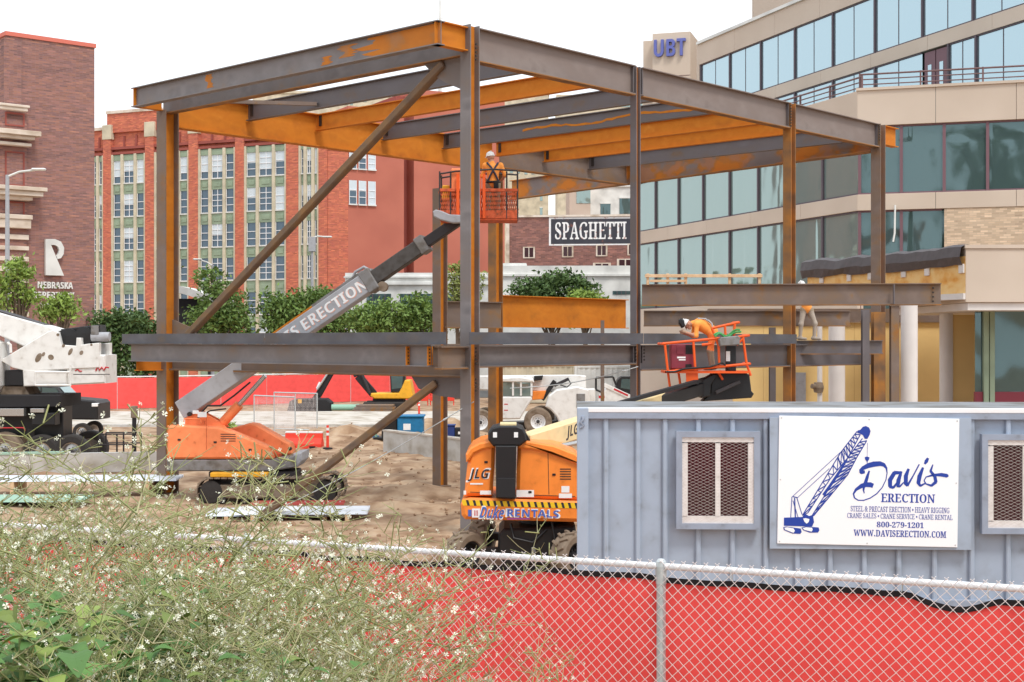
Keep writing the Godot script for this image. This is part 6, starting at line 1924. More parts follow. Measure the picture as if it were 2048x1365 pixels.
# ---------- people: one continuous skin meshed from a skeleton of tapered bones
func cone_dist(p: Vector3, b: Array) -> float:
	var a: Vector3 = b[0]
	var ab: Vector3 = b[5]
	var k := clampf((p - a).dot(ab) * b[6], 0.0, 1.0)
	return p.distance_to(a + ab * k) - lerpf(b[2], b[3], k)
func net(g: G, bones: Array, cell: float, blend: float) -> void:
	var lo := Vector3.ONE * 99.0
	var hi := Vector3.ONE * -99.0
	for b in bones:
		b.resize(5)
		b.append(b[1] - b[0])
		b.append(1.0 / maxf((b[1] - b[0]).length_squared(), 1e-6))
		for e in 2:
			var r: float = maxf(b[2], b[3]) + cell * 2.0
			lo = lo.min(b[e] - Vector3.ONE * r)
			hi = hi.max(b[e] + Vector3.ONE * r)
	var n := Vector3i(((hi - lo) / cell).ceil()) + Vector3i.ONE
	var val := PackedFloat32Array()
	val.resize(n.x * n.y * n.z)
	val.fill(1.0)
	for b in bones:
		var r: float = maxf(b[2], b[3]) + cell * 2.0
		var q0 := Vector3i(((b[0].min(b[1]) - Vector3.ONE * r - lo) / cell).floor()).max(Vector3i.ZERO)
		var q1 := Vector3i(((b[0].max(b[1]) + Vector3.ONE * r - lo) / cell).ceil()).min(n - Vector3i.ONE)
		for z in range(q0.z, q1.z + 1):
			for y in range(q0.y, q1.y + 1):
				for x in range(q0.x, q1.x + 1):
					var i := x + n.x * (y + n.y * z)
					var d := cone_dist(lo + Vector3(x, y, z) * cell, b)
					var o := val[i]
					var h := clampf(0.5 + 0.5 * (o - d) / blend, 0.0, 1.0)
					val[i] = lerpf(o, d, h) - blend * h * (1.0 - h)
	var vid := {}
	var vp := []
	var vn := []
	var vc := []
	var sx := 1
	var sy := n.x
	var sz := n.x * n.y
	for z in n.z - 1:
		for y in n.y - 1:
			for x in n.x - 1:
				var i := x + sy * y + sz * z
				var s := 0
				var c := [val[i], val[i + 1], val[i + sy], val[i + sy + 1], val[i + sz], val[i + sz + 1], val[i + sz + sy], val[i + sz + sy + 1]]
				for k in 8:
					if c[k] < 0.0: s |= 1 << k
				if s == 0 or s == 255: continue
				var sum := Vector3.ZERO
				var cnt := 0
				for e in [[0, 1], [2, 3], [4, 5], [6, 7], [0, 2], [1, 3], [4, 6], [5, 7], [0, 4], [1, 5], [2, 6], [3, 7]]:
					var va: float = c[e[0]]
					var vb: float = c[e[1]]
					if (va < 0.0) == (vb < 0.0): continue
					var k := va / (va - vb)
					var pa := Vector3(e[0] & 1, (e[0] >> 1) & 1, e[0] >> 2)
					var pb := Vector3(e[1] & 1, (e[1] >> 1) & 1, e[1] >> 2)
					sum += pa.lerp(pb, k)
					cnt += 1
				var p := lo + (Vector3(x, y, z) + sum / cnt) * cell
				var gr := Vector3(c[1] + c[3] + c[5] + c[7] - c[0] - c[2] - c[4] - c[6], c[2] + c[3] + c[6] + c[7] - c[0] - c[1] - c[4] - c[5], c[4] + c[5] + c[6] + c[7] - c[0] - c[1] - c[2] - c[3])
				var best := 9.0
				var col := Color(1, 1, 1)
				for b in bones:
					var d := cone_dist(p, b)
					if d < best:
						best = d
						col = b[4]
				vid[i] = vp.size()
				vp.append(p); vn.append(gr.normalized()); vc.append(col)
	g.hues = true
	for z in range(1, n.z - 1):
		for y in range(1, n.y - 1):
			for x in range(1, n.x - 1):
				var i := x + sy * y + sz * z
				for ax in 3:
					var st: int = [sx, sy, sz][ax]
					var a := val[i] < 0.0
					if a == (val[i + st] < 0.0): continue
					var u: int = [sy, sz, sx][ax]
					var w: int = [sz, sx, sy][ax]
					var q := [i - u - w, i - w, i, i - u]
					if not (vid.has(q[0]) and vid.has(q[1]) and vid.has(q[2]) and vid.has(q[3])): continue
					if not a: q.reverse()
					for k in [0, 2, 1, 0, 3, 2]:
						var v: int = vid[q[k]]
						g.col = vc[v]
						g.vert(vp[v], vn[v])
func hand(bones: Array, wrist: Vector3, dir: Vector3, side: Vector3, col: Color) -> void:
	var d := dir.normalized()
	var s := (side - d * side.dot(d)).normalized()
	var dn := d.cross(s)
	var palm := wrist + d * 0.09
	bones.append([wrist, palm, 0.026, 0.034, col])
	for k in 4:
		var root := palm + s * (k - 1.5) * 0.019
		var ln: float = [0.068, 0.08, 0.074, 0.056][k]
		var mid := root + d * ln * 0.55 + dn * 0.012
		bones.append([root - d * 0.02, mid, 0.0095, 0.009, col])
		bones.append([mid, mid + d * ln * 0.35 + dn * 0.03, 0.009, 0.008, col])
	var th := wrist + d * 0.03 - s * 0.032
	bones.append([th, th - s * 0.025 + d * 0.035, 0.012, 0.01, col])
	bones.append([th - s * 0.025 + d * 0.035, th - s * 0.022 + d * 0.07 + dn * 0.015, 0.01, 0.009, col])
func worker(label: String, pos: Vector3, j: Dictionary, cols: Dictionary, face: Vector3, yaw := 0.0) -> Node3D:
	var t := thing("person", label, "person", pos, "ironworkers on the site", yaw)
	var body := []
	for s in ["l", "r"]:
		body.append([j["hip_" + s], j["knee_" + s], 0.095, 0.066, cols.thigh])
		body.append([j["knee_" + s], j["ankle_" + s], 0.068, 0.05, cols.shin])
		var toe: Vector3 = j["ankle_" + s] + j.toe * 0.17 - Vector3(0, 0.035, 0)
		body.append([j["ankle_" + s] - Vector3(0, 0.02, 0) - j.toe * 0.05, toe, 0.05, 0.042, cols.boot])
		body.append([j["sh_" + s], j["elbow_" + s], 0.062, 0.05, cols.sleeve])
		body.append([j["elbow_" + s], j["wrist_" + s], 0.044, 0.032, cols.arm])
		body.append([j.chest, j["sh_" + s], 0.11, 0.07, cols.shirt])
		body.append([j.pelvis, j["hip_" + s], 0.12, 0.1, cols.seat])
	body.append([j.pelvis, j.chest, 0.135, 0.155, cols.shirt])
	body.append([j.chest, j.neck, 0.12, 0.06, cols.shirt])
	body.append([j.neck, j.head, 0.056, 0.058, cols.skin])
	var g := G.new()
	net(g, body, 0.026, 0.05)
	# head with brow, nose, jaw, ears
	var f := face.normalized()
	var up: Vector3 = (j.head - j.neck).normalized()
	up = (up - f * up.dot(f)).normalized()
	var sd := f.cross(up)
	var hd := []
	hd.append([j.head + up * 0.03 - f * 0.015, j.head + up * 0.035 + f * 0.01, 0.088, 0.084, cols.skin])
	hd.append([j.head - up * 0.03 + f * 0.02, j.head - up * 0.07 + f * 0.05, 0.062, 0.038, cols.skin])
	hd.append([j.head + up * 0.02 + f * 0.085, j.head - up * 0.015 + f * 0.11, 0.012, 0.016, cols.skin])
	hd.append([j.head - up * 0.05 + f * 0.082 - sd * 0.015, j.head - up * 0.05 + f * 0.082 + sd * 0.015, 0.011, 0.011, Color(0.3, 0.12, 0.1)])
	for s in [-1.0, 1.0]:
		hd.append([j.head + sd * 0.088 * s - up * 0.02, j.head + sd * 0.094 * s + up * 0.02, 0.014, 0.016, cols.skin])
		hd.append([j.head + sd * 0.033 * s + f * 0.082 + up * 0.018, j.head + sd * 0.037 * s + f * 0.082 + up * 0.018, 0.012, 0.012, Color(0.05, 0.04, 0.04)])
	net(g, hd, 0.009, 0.018)
	for s in ["l", "r"]:
		var hb := []
		var dr: Vector3 = j["wrist_" + s] - j["elbow_" + s]
		hand(hb, j["wrist_" + s] - dr.normalized() * 0.02, dr, Vector3(0, 0.4, 1) if absf(dr.normalized().z) < 0.8 else Vector3(1, 0.2, 0), cols.glove)
		net(g, hb, 0.0065, 0.006)
	part(t, "body", g, M.person)
	# hard hat on the crown
	var hat := G.new()
	var hx := Transform3D(Basis(sd, up, sd.cross(up)), j.head + up * 0.055)
	hat.lathe([Vector2(0.115, -0.012), Vector2(0.118, 0.0), Vector2(0.108, 0.01), Vector2(0.104, 0.045), Vector2(0.085, 0.085), Vector2(0.045, 0.108), Vector2(0.0, 0.114)], 20, hx)
	hat.box(j.head + up * 0.05 + f * 0.115, Vector3(0.15, 0.012, 0.07), Basis(sd, up, sd.cross(up)))
	hat.box(j.head + up * 0.165, Vector3(0.03, 0.02, 0.16), Basis(sd, up, sd.cross(up)), 0.006)
	part(t, "hard_hat", hat, M.hard_hat)
	return t
func build_workers() -> void:
	var skin := Color(0.5, 0.26, 0.18)
	var org := Color(0.95, 0.35, 0.07)
	var tan := Color(0.3, 0.24, 0.17)
	var boot := Color(0.09, 0.06, 0.045)
	var c1 := {"skin": skin, "shirt": org, "sleeve": org, "arm": skin, "seat": tan, "thigh": tan, "shin": tan, "boot": boot, "glove": Color(0.35, 0.28, 0.2)}
	var p1 := at(986, 439.5, 34.9)
	var w1 := worker("ironworker in orange shirt and harness with back turned, standing in the rusty lift basket", p1, {
		"hip_l": Vector3(-0.09, 0.88, 0), "hip_r": Vector3(0.09, 0.88, 0), "knee_l": Vector3(-0.11, 0.47, -0.03), "knee_r": Vector3(0.12, 0.47, -0.03), "ankle_l": Vector3(-0.12, 0.08, 0.02), "ankle_r": Vector3(0.13, 0.08, 0.0),
		"toe": Vector3(0.2, 0, -1).normalized(), "pelvis": Vector3(0, 0.93, 0.0), "chest": Vector3(0.0, 1.24, 0.01), "neck": Vector3(-0.03, 1.43, -0.02), "head": Vector3(-0.06, 1.55, -0.05),
		"sh_l": Vector3(-0.19, 1.36, 0.0), "sh_r": Vector3(0.19, 1.36, 0.0), "elbow_l": Vector3(-0.27, 1.1, -0.08), "elbow_r": Vector3(0.31, 1.12, 0.02), "wrist_l": Vector3(-0.2, 1.06, -0.3), "wrist_r": Vector3(0.2, 0.98, -0.14)}, c1, Vector3(-0.5, -0.1, -1))
	var g := G.new()
	g.tube([Vector3(-0.15, 1.42, 0.08), Vector3(-0.05, 1.3, 0.18), Vector3(0.06, 1.12, 0.17), Vector3(0.14, 0.95, 0.12)], 0.024, 6)
	g.tube([Vector3(0.13, 1.42, 0.08), Vector3(0.06, 1.3, 0.18), Vector3(-0.05, 1.12, 0.17), Vector3(-0.14, 0.95, 0.12)], 0.024, 6)
	part(w1, "harness", g, M.strap_dark)
	g = G.new()
	g.tube([Vector3(-0.17, 0.93, 0.02), Vector3(-0.1, 0.93, 0.15), Vector3(0.1, 0.93, 0.15), Vector3(0.17, 0.93, 0.02)], 0.03, 6)
	g.box(Vector3(0.08, 0.86, 0.17), Vector3(0.12, 0.2, 0.08), Basis.IDENTITY, 0.02)
	part(w1, "tool_belt", g, M.black_matt)
	# bent welder in the second basket, facing left
	var c2 := {"skin": skin, "shirt": org, "sleeve": org, "arm": skin, "seat": Color(0.9, 0.22, 0.05), "thigh": Color(0.9, 0.22, 0.05), "shin": tan, "boot": boot, "glove": Color(0.4, 0.26, 0.18)}
	var p2 := at(1420, 741, 33.3)
	var w2 := worker("welder in orange clothes bending over the rail of the orange basket", p2, {
		"hip_l": Vector3(0.06, 0.86, 0.1), "hip_r": Vector3(0.06, 0.86, -0.1), "knee_l": Vector3(-0.02, 0.46, 0.12), "knee_r": Vector3(0.04, 0.46, -0.12), "ankle_l": Vector3(0.02, 0.08, 0.12), "ankle_r": Vector3(0.1, 0.08, -0.12),
		"toe": Vector3(-1, 0, 0.1).normalized(), "pelvis": Vector3(0.05, 0.93, 0), "chest": Vector3(-0.24, 1.1, 0), "neck": Vector3(-0.42, 1.12, 0), "head": Vector3(-0.52, 1.09, 0.0),
		"sh_l": Vector3(-0.34, 1.1, 0.19), "sh_r": Vector3(-0.34, 1.1, -0.19), "elbow_l": Vector3(-0.36, 0.82, 0.24), "elbow_r": Vector3(-0.38, 0.82, -0.22), "wrist_l": Vector3(-0.58, 0.9, 0.14), "wrist_r": Vector3(-0.6, 0.88, -0.08)}, c2, Vector3(-0.5, -0.86, 0.1))
	g = G.new()
	g.tube([Vector3(-0.06, 1.2, 0.13), Vector3(0.02, 1.12, 0.16), Vector3(0.06, 0.98, 0.17), Vector3(0.02, 0.86, 0.17)], 0.022, 6)
	g.tube([Vector3(-0.3, 1.24, 0.08), Vector3(-0.12, 1.23, 0.1), Vector3(0.02, 1.12, 0.1)], 0.022, 6)
	part(w2, "harness", g, M.grey_paint)
	# flipped-up welding mask
	g = G.new()
	var mb := Basis(Vector3(0, 0, 1), 0.5)
	g.prism(pts([[-0.07, -0.11], [0.05, -0.12], [0.07, 0.02], [0.04, 0.1], [-0.04, 0.1], [-0.08, 0.03]]), -0.1, 0.1, Transform3D(mb, Vector3(-0.67, 1.14, 0)), 0.03)
	part(w2, "welding_mask", g, M.black)
	# man on the far girder, mostly behind the mezzanine beam
	var c3 := {"skin": skin, "shirt": org, "sleeve": org, "arm": skin, "seat": tan, "thigh": Color(0.42, 0.36, 0.3), "shin": Color(0.42, 0.36, 0.3), "boot": Color(0.35, 0.3, 0.25), "glove": Color(0.4, 0.33, 0.25)}
	var p3 := at(1614, 681, 41.45)
	p3.y = EYE + 0.02
	worker("ironworker standing on the far girder, seen by legs below the mezzanine beam", p3, {
		"hip_l": Vector3(-0.1, 0.9, 0), "hip_r": Vector3(0.1, 0.9, 0), "knee_l": Vector3(-0.18, 0.48, 0.05), "knee_r": Vector3(0.24, 0.5, 0.04), "ankle_l": Vector3(-0.2, 0.08, 0.0), "ankle_r": Vector3(0.22, 0.08, 0.0),
		"toe": Vector3(0.9, 0, 0.3).normalized(), "pelvis": Vector3(0, 0.96, 0), "chest": Vector3(-0.04, 1.3, 0.03), "neck": Vector3(-0.12, 1.48, 0.06), "head": Vector3(-0.16, 1.61, 0.08),
		"sh_l": Vector3(-0.22, 1.42, 0.04), "sh_r": Vector3(0.16, 1.42, 0.04), "elbow_l": Vector3(-0.36, 1.2, 0.12), "elbow_r": Vector3(0.34, 1.3, 0.12), "wrist_l": Vector3(-0.3, 1.1, 0.3), "wrist_r": Vector3(0.42, 1.36, 0.26)}, c3, Vector3(-0.3, -0.3, 1))

# ---------- site clutter
func gpos(px: float, d: float) -> Vector3:
	var x := xat(px, d)
	return Vector3(x, ground_y(x, d), -d)
func build_clutter() -> void:
	# far red fence in three runs
	var runs := [[118.0, 85.0, 345.0, 88.5], [345.0, 88.5, 620.0, 95.0], [620.0, 95.0, 925.0, 103.0]]
	for i in runs.size():
		var r: Array = runs[i]
		var a := gpos(r[0], r[1])
		var b := gpos(r[2], r[3])
		var f := thing("red_site_fence", ["far red screened fence beside the black pickup", "far red screened fence behind the tracked lift", "far red screened fence behind the yellow excavator"][i], "fence", a, "red screened fences at the street")
		var dirv := b - a
		var n := int(dirv.length() / 3.0)
		for k in n + 1:
			var p := dirv * k / n
			pipe(f, "post", [p, p + Vector3(0, 2.06, 0)], 0.035, "galv", 6)
		pipe(f, "top_rail", [Vector3(0, 2.03, 0), dirv + Vector3(0, 2.03, 0)], 0.04, "white_trim", 6)
		var g := G.new()
		var m := n * 6
		for k in m:
			var p0 := dirv * k / m
			var p1 := dirv * (k + 1) / m
			var z0 := Vector3(0, 0, 0.06 + 0.03 * sin(k * 1.9))
			var z1 := Vector3(0, 0, 0.06 + 0.03 * sin((k + 1) * 1.9))
			var dip := 0.03 * absf(sin(k * PI / 6.0))
			var dip1 := 0.03 * absf(sin((k + 1) * PI / 6.0))
			g.quad(p0 + z0 + Vector3(0, 0.05, 0), p1 + z1 + Vector3(0, 0.05, 0), p1 + z1 + Vector3(0, 1.98 - dip1, 0), p0 + z0 + Vector3(0, 1.98 - dip, 0))
		part(f, "red_screen", g, M.red_fabric)
	# retaining wall
	var wa := gpos(772, 53.8)
	var wb := gpos(1040, 46.0)
	var w := thing("low_concrete_wall", "low pale concrete retaining wall in front of the blue generator", "wall", wa)
	var g := G.new()
	g.bar(Vector3(0, 0.3, 0), wb - wa + Vector3(0, 0.3, 0), 0.25, 0.9)
	part(w, "wall", g, M.concrete_wall)
	g = G.new()
	g.bar(Vector3(0, 0.78, 0), wb - wa + Vector3(0, 0.78, 0), 0.32, 0.06)
	part(w, "wall_cap", g, M.concrete)
	# long concrete plank at the left
	var la := gpos(-30, 43.5)
	var lb := gpos(312, 45.5)
	var lw := thing("concrete_plank", "long pale concrete plank lying on edge beside the crane", "plank", la)
	g = G.new()
	g.bar(Vector3(0, 0.3, 0), lb - la + Vector3(0, 0.3, 0), 0.3, 0.62)
	part(lw, "plank", g, M.concrete_wall)
	g = G.new()
	g.bar(Vector3(0, 0.64, 0), (lb - la) * 0.45 + Vector3(0, 0.64, 0), 0.36, 0.06)
	part(lw, "green_cap", g, M.deck_green)
	# blue generator on a trailer
	var gp := gpos(806, 57.5)
	var t := thing("blue_generator", "blue towed generator with black end standing behind the low concrete wall", "generator", gp)
	slab(t, "housing", -0.2, 0.85, 0.35, 1.12, -0.5, 0.5, "blue_box", 0.04)
	slab(t, "roof", -0.28, 0.9, 1.12, 1.2, -0.55, 0.55, "blue_box", 0.02)
	slab(t, "control_end", -0.85, -0.22, 0.3, 1.05, -0.48, 0.48, "black", 0.03)
	slab(t, "label_plate", 0.05, 0.35, 0.6, 0.86, 0.501, 0.51, "decal_white")
	slab(t, "label_plate", -0.65, -0.45, 0.4, 0.5, 0.481, 0.49, "decal_white")
	slab(t, "frame", -1.2, 0.95, 0.2, 0.3, -0.45, 0.45, "black", 0.02)
	wheel(t, Vector3(0.62, 0.26, 0.6), Vector3(0, 0, 1), 0.28, 0.2, 0.16, "rubber_muddy", "dark_metal")
	wheel(t, Vector3(0.62, 0.26, -0.6), Vector3(0, 0, -1), 0.28, 0.2, 0.16, "rubber_muddy", "dark_metal")
	pipe(t, "jack_leg", [Vector3(-1.1, 0.0, 0.2), Vector3(-1.1, 0.8, 0.2)], 0.05, "green_pipe")
	pipe(t, "tow_bar", [Vector3(-1.0, 0.3, 0), Vector3(-1.7, 0.2, 0.1)], 0.06, "blue_box")
	var np := gpos(905, 60)
	var nb := thing("navy_crate", "navy blue storage crate behind the low concrete wall", "crate", np)
	slab(nb, "tub", -0.5, 0.1, 0, 0.6, -0.3, 0.3, "navy", 0.02)
	slab(nb, "tub", 0.11, 0.6, 0, 0.52, -0.3, 0.3, "black_matt", 0.02)
	slab(nb, "lid", -0.53, 0.13, 0.6, 0.66, -0.33, 0.33, "navy", 0.01)
	slab(nb, "label_plate", 0.25, 0.42, 0.25, 0.36, 0.301, 0.31, "decal_white")
	# red water barrier
	for q in [[608.0, 55.5, "red plastic water barrier with white lip behind the tracked lift"], ]:
		var b := thing("water_barrier", q[2], "barrier", gpos(q[0], q[1]), "", -0.1)
		g = G.new()
		g.prism(pts([[-0.28, 0], [0.28, 0], [0.28, 0.18], [0.12, 0.42], [0.1, 0.6], [-0.1, 0.6], [-0.12, 0.42], [-0.28, 0.18]]), -0.75, 0.75, Transform3D(Basis(Vector3(0, 0, -1), Vector3.UP, Vector3.RIGHT), Vector3.ZERO), 0.02)
		part(b, "body", g, M.red_plastic)
		slab(b, "lip", -0.75, 0.75, 0.6, 0.66, -0.1, 0.1, "white_trim", 0.01)
		for x in [-0.4, 0.4]: slab(b, "fork_slot", x - 0.12, x + 0.12, 0.0, 0.1, 0.281, 0.29, "black_matt")
	for q in [[655.0, 55.0, "orange delineator post with white bands beside the red barrier"], [838.0, 80.0, "orange delineator post standing near the excavator"]]:
		var b := thing("delineator_post", q[2], "post", gpos(q[0], q[1]))
		g = G.new()
		g.tube([Vector3(0, 0, 0), Vector3(0, 0.95, 0)], [0.06, 0.05], 10)
		part(b, "tube", g, M.red_plastic)
		g = G.new()
		g.lathe([Vector2(0.2, 0), Vector2(0.19, 0.06), Vector2(0.06, 0.08)], 10)
		part(b, "base", g, M.black_matt)
		for y in [0.55, 0.75]:
			g = G.new()
			g.tube([Vector3(0, y, 0), Vector3(0, y + 0.1, 0)], 0.06, 10)
			part(b, "white_band", g, M.decal_white)
	# loose fence panels
	for q in [[508.0, 590.0, 62.0, 60.0, "galvanized temporary fence panel leaning behind the tracked lift"], [548.0, 634.0, 66.0, 64.5, "galvanized temporary fence panel beside the pavement"]]:
		var a := gpos(q[0], q[2])
		var b := gpos(q[1], q[3])
		var p := thing("fence_panel", q[4], "fence panel", a)
		var v := b - a
		v.y = 0
		for k in 2: pipe(p, "upright", [v * k, v * k + Vector3(0, 1.85, 0)], 0.03, "galv", 8)
		pipe(p, "rail", [Vector3(0, 1.83, 0), v + Vector3(0, 1.83, 0)], 0.03, "galv", 8)
		pipe(p, "rail", [Vector3(0, 0.12, 0), v + Vector3(0, 0.12, 0)], 0.03, "galv", 8)
		pipe(p, "middle_upright", [v * 0.5, v * 0.5 + Vector3(0, 1.83, 0)], 0.02, "galv", 8)
		g = G.new()
		var n := 34
		for i in n:
			var x := v * (i + 0.5) / n
			g.bar(x - v / n * 2.5 + Vector3(0, 0.14, 0) if i > 2 else x + Vector3(0, 0.14, 0), x + Vector3(0, 1.8, 0), 0.006, 0.006, Vector3(0, 0, 1))
			g.bar(x + v / n * 2.5 + Vector3(0, 0.14, 0) if i < n - 3 else x + Vector3(0, 0.14, 0), x + Vector3(0, 1.8, 0), 0.006, 0.006, Vector3(0, 0, 1))
		part(p, "mesh", g, M.wire)
	# pipe and plates on the pavement
	var pp := thing("green_pipe", "length of pale green plastic pipe lying beside the black bucket", "pipe", gpos(688, 84) + Vector3(0, 0.25, 0))
	pipe(pp, "pipe", [Vector3(-0.75, 0, 0), Vector3(0.75, 0.0, 0)], 0.19, "green_pipe", 16)
	g = G.new()
	g.lathe([Vector2(0.19, 0.0), Vector2(0.22, 0.0), Vector2(0.22, 0.16), Vector2(0.19, 0.16)], 16, axis_to(Vector3(0.75, 0, 0), Vector3.RIGHT))
	part(pp, "bell_end", g, M.green_pipe)
	var bpl := thing("steel_road_plates", "stack of brown steel road plates below the excavator boom", "plates", gpos(750, 84))
	for k in 3: slab(bpl, "plate", -1.3 + 0.1 * k, 1.3 - 0.08 * k, 0.04 + k * 0.14, 0.16 + k * 0.14, -0.6, 0.6, "steel_brown", 0.01)
	# orange plastic barriers beyond the excavator
	for i in 3:
		var ob := thing("orange_barrier", "orange plastic barricade in the row beyond the excavator", "barrier", gpos(845 + i * 26.0, 92), "orange barricades in a row")
		slab(ob, "upper_panel", -0.38, 0.38, 0.75, 1.05, -0.03, 0.03, "red_plastic", 0.01)
		slab(ob, "lower_panel", -0.38, 0.38, 0.3, 0.6, -0.03, 0.03, "red_plastic", 0.01)
		for x in [-0.34, 0.34]: slab(ob, "leg", x - 0.03, x + 0.03, 0, 1.1, -0.2, -0.035, "red_plastic")
	# metal decking bundles
	for q in [[605.0, 33.7, 3.2, 0.04, "top white corrugated deck sheet beside the lower brace", 0.17], [560.0, 34.0, 3.4, -0.03, "lower white corrugated deck sheet under the red ladder", 0.06], [170.0, 38.5, 5.2, 0.05, "long white corrugated deck sheet behind the weeds", 0.42], [60.0, 36.2, 3.0, 0.02, "pale green deck sheet lying on the dirt at the left", 0.12]]:
		var p := gpos(q[0], q[1])
		p.y += q[5]
		var sh := thing("deck_sheet", q[4], "sheet metal", p, "", q[3])
		g = G.new()
		var wv := []
		for k in 6:
			var z := -0.6 + k * 0.2
			wv.append_array([[z, 0.0], [z + 0.06, 0.0], [z + 0.09, 0.07], [z + 0.17, 0.07]])
		var ln: float = q[2]
		for k in wv.size() - 1:
			var a := Vector3(-ln / 2, wv[k][1], -wv[k][0])
			var b := Vector3(-ln / 2, wv[k + 1][1], -wv[k + 1][0])
			var e := Vector3(ln, 0, 0)
			g.quad(a, b, b + e, a + e)
			g.quad(b - Vector3(0, 0.004, 0), a - Vector3(0, 0.004, 0), a + e - Vector3(0, 0.004, 0), b + e - Vector3(0, 0.004, 0))
		part(sh, "sheet", g, M.deck_green if q[0] < 100 else M.deck_sheet)
		for x in [-ln * 0.35, ln * 0.35]:
			slab(sh, "bearer", x - 0.05, x + 0.05, -q[5] - 0.02, -0.005, -0.6, 0.6, "timber")
	# red ladder lying on the sheets
	var ld := thing("ladder", "red fibreglass ladder lying flat on the white deck sheets", "ladder", gpos(600, 34.6) + Vector3(0, 0.27, 0), "", 0.05)
	for z in [-0.2, 0.2]: stick(ld, "side_rail", Vector3(-1.2, 0, z), Vector3(1.1, 0, z), 0.03, 0.07, "red_ladder")
	for i in 8: pipe(ld, "rung", [Vector3(-1.05 + i * 0.29, 0, -0.2), Vector3(-1.05 + i * 0.29, 0, 0.2)], 0.016, "galv", 6)
	# dark marker post
	var mp := thing("marker_post", "dark timber post standing in front of the far red fence", "post", gpos(268, 46))
	slab(mp, "post", -0.06, 0.06, 0, 2.05, -0.06, 0.06, "black_matt", 0.01)
	slab(mp, "cap", -0.1, 0.1, 1.7, 2.1, -0.08, 0.08, "rubber_muddy", 0.02)
	# tank cage and tools near the crane
	var cg := thing("wire_cage", "low dark wire cage of tools beside the marker post", "cage", gpos(240, 47))
	for x in [-0.6, 0.0, 0.6]:
		for z in [-0.4, 0.4]: pipe(cg, "post", [Vector3(x, 0, z), Vector3(x, 1.15, z)], 0.03, "dark_metal", 6)
	for y in [0.4, 0.8, 1.15]:
		pipe(cg, "rail", [Vector3(-0.6, y, 0.4), Vector3(0.6, y, 0.4)], 0.025, "dark_metal", 6)
		pipe(cg, "rail", [Vector3(-0.6, y, -0.4), Vector3(0.6, y, -0.4)], 0.025, "dark_metal", 6)
	slab(cg, "tool_box", -0.5, 0.4, 0.05, 0.35, -0.3, 0.3, "grey_worn", 0.02)
	# storage containers at the back
	for q in [[985.0, 1148.0, 95.0, "cream_wall", "cream corrugated storage container behind the telehandler"], [1152.0, 1335.0, 91.0, "white_wall", "white corrugated storage container behind the compact loader"]]:
		var x0 := xat(q[0], q[2])
		var x1 := xat(q[1], q[2])
		var sc := thing("storage_container", q[4], "container", Vector3((x0 + x1) / 2, 0, -q[2]))
		var hw := (x1 - x0) / 2
		slab(sc, "box", -hw, hw, 0.1, 2.6, -2.4, -0.05, q[3])
		slab(sc, "top_rail", -hw, hw, 2.52, 2.64, -0.05, 0.03, q[3])
		slab(sc, "bottom_rail", -hw, hw, 0.05, 0.2, -0.05, 0.03, q[3])
		var nr := int(hw * 2 / 0.35)
		for i in nr:
			var x := -hw + (i + 0.5) * hw * 2 / nr
			slab(sc, "rib", x - 0.08, x + 0.08, 0.2, 2.52, -0.049, 0.0, q[3])
		for s in [-1.0, 1.0]: slab(sc, "corner_post", s * hw - 0.07, s * hw + 0.07, 0, 2.66, -0.1, 0.06, q[3])
		slab(sc, "notice", hw * 0.75, hw * 0.95, 0.9, 1.7, 0.061, 0.07, "decal_red" if q[3] == "white_wall" else "decal_white")
	# timber guard rail on the mezzanine beam
	var gr := thing("timber_guard_rail", "raw timber guard rail on the mezzanine beam before the glass wall", "guard rail", Vector3(xat(1400, 35.2), EYE + 1.44, -35.15))
	var X := func(px: float) -> float: return xat(px, 35.15) - gr.position.x
	slab(gr, "top_board", X.call(1290), X.call(1525), 0.17, 0.25, -0.02, 0.02, "timber", 0.004)
	for px in [1296.0, 1336.0, 1372.0, 1460.0, 1520.0]: slab(gr, "post", X.call(px) - 0.035, X.call(px) + 0.035, -0.02, 0.27, -0.06, -0.021, "timber", 0.004)
	slab(gr, "mid_board", X.call(1300), X.call(1372), 0.05, 0.11, -0.02, 0.02, "timber", 0.004)
	# stage canopy beyond the trees
	var st := thing("stage_canopy", "black fronted stage canopy with a curved white roof beyond the trees", "canopy", Vector3(xat(388, 118), 0, -118))
	g = G.new()
	var arc := PackedVector2Array()
	for k in 13: arc.push_back(Vector2(-2.6 + 5.6 * k / 12.0, EYE + 4.8 - 2.0 * pow(k / 12.0, 2.0)))
	for k in 13: arc.push_back(Vector2(3.0 - 5.6 * k / 12.0, EYE + 4.2 - 2.2 * pow(1.0 - k / 12.0, 2.0)))
	g.prism(arc, -5, 0.6)
	part(st, "roof", g, M.white_wall)
	slab(st, "black_drape", -1.9, 1.3, EYE + 0.2, EYE + 3.6, -0.3, -0.1, "black_matt")
	for x in [-1.8, 1.2]: slab(st, "leg", x - 0.12, x + 0.12, 0, EYE + 3.4, -0.6, -0.35, "dark_metal")
	# street lamps: px of pole, top py, distance, arm end
	for q in [[14.0, 350.0, 75.0, 82.0, 338.0, "tall pale street lamp in front of the brick theatre"], [425.0, 530.0, 116.0, 392.0, 518.0, "small street lamp above the trees by the stage canopy"], [624.0, 474.0, 112.0, 657.0, 474.0, "pale street lamp with a box on its pole before the green panels"]]:
		var d: float = q[2]
		var b := Vector3(xat(q[0], d), 0, -d)
		var l := thing("street_lamp", q[5], "street lamp", b, "street lamps along the road")
		var top := lp(q[0], q[1], d, b)
		var e := lp(q[3], q[4], d, b)
		g = G.new()
		g.tube([Vector3.ZERO, Vector3(0, top.y * 0.5, 0), top], [0.16, 0.13, 0.1], 10)
		part(l, "pole", g, M.grey_paint)
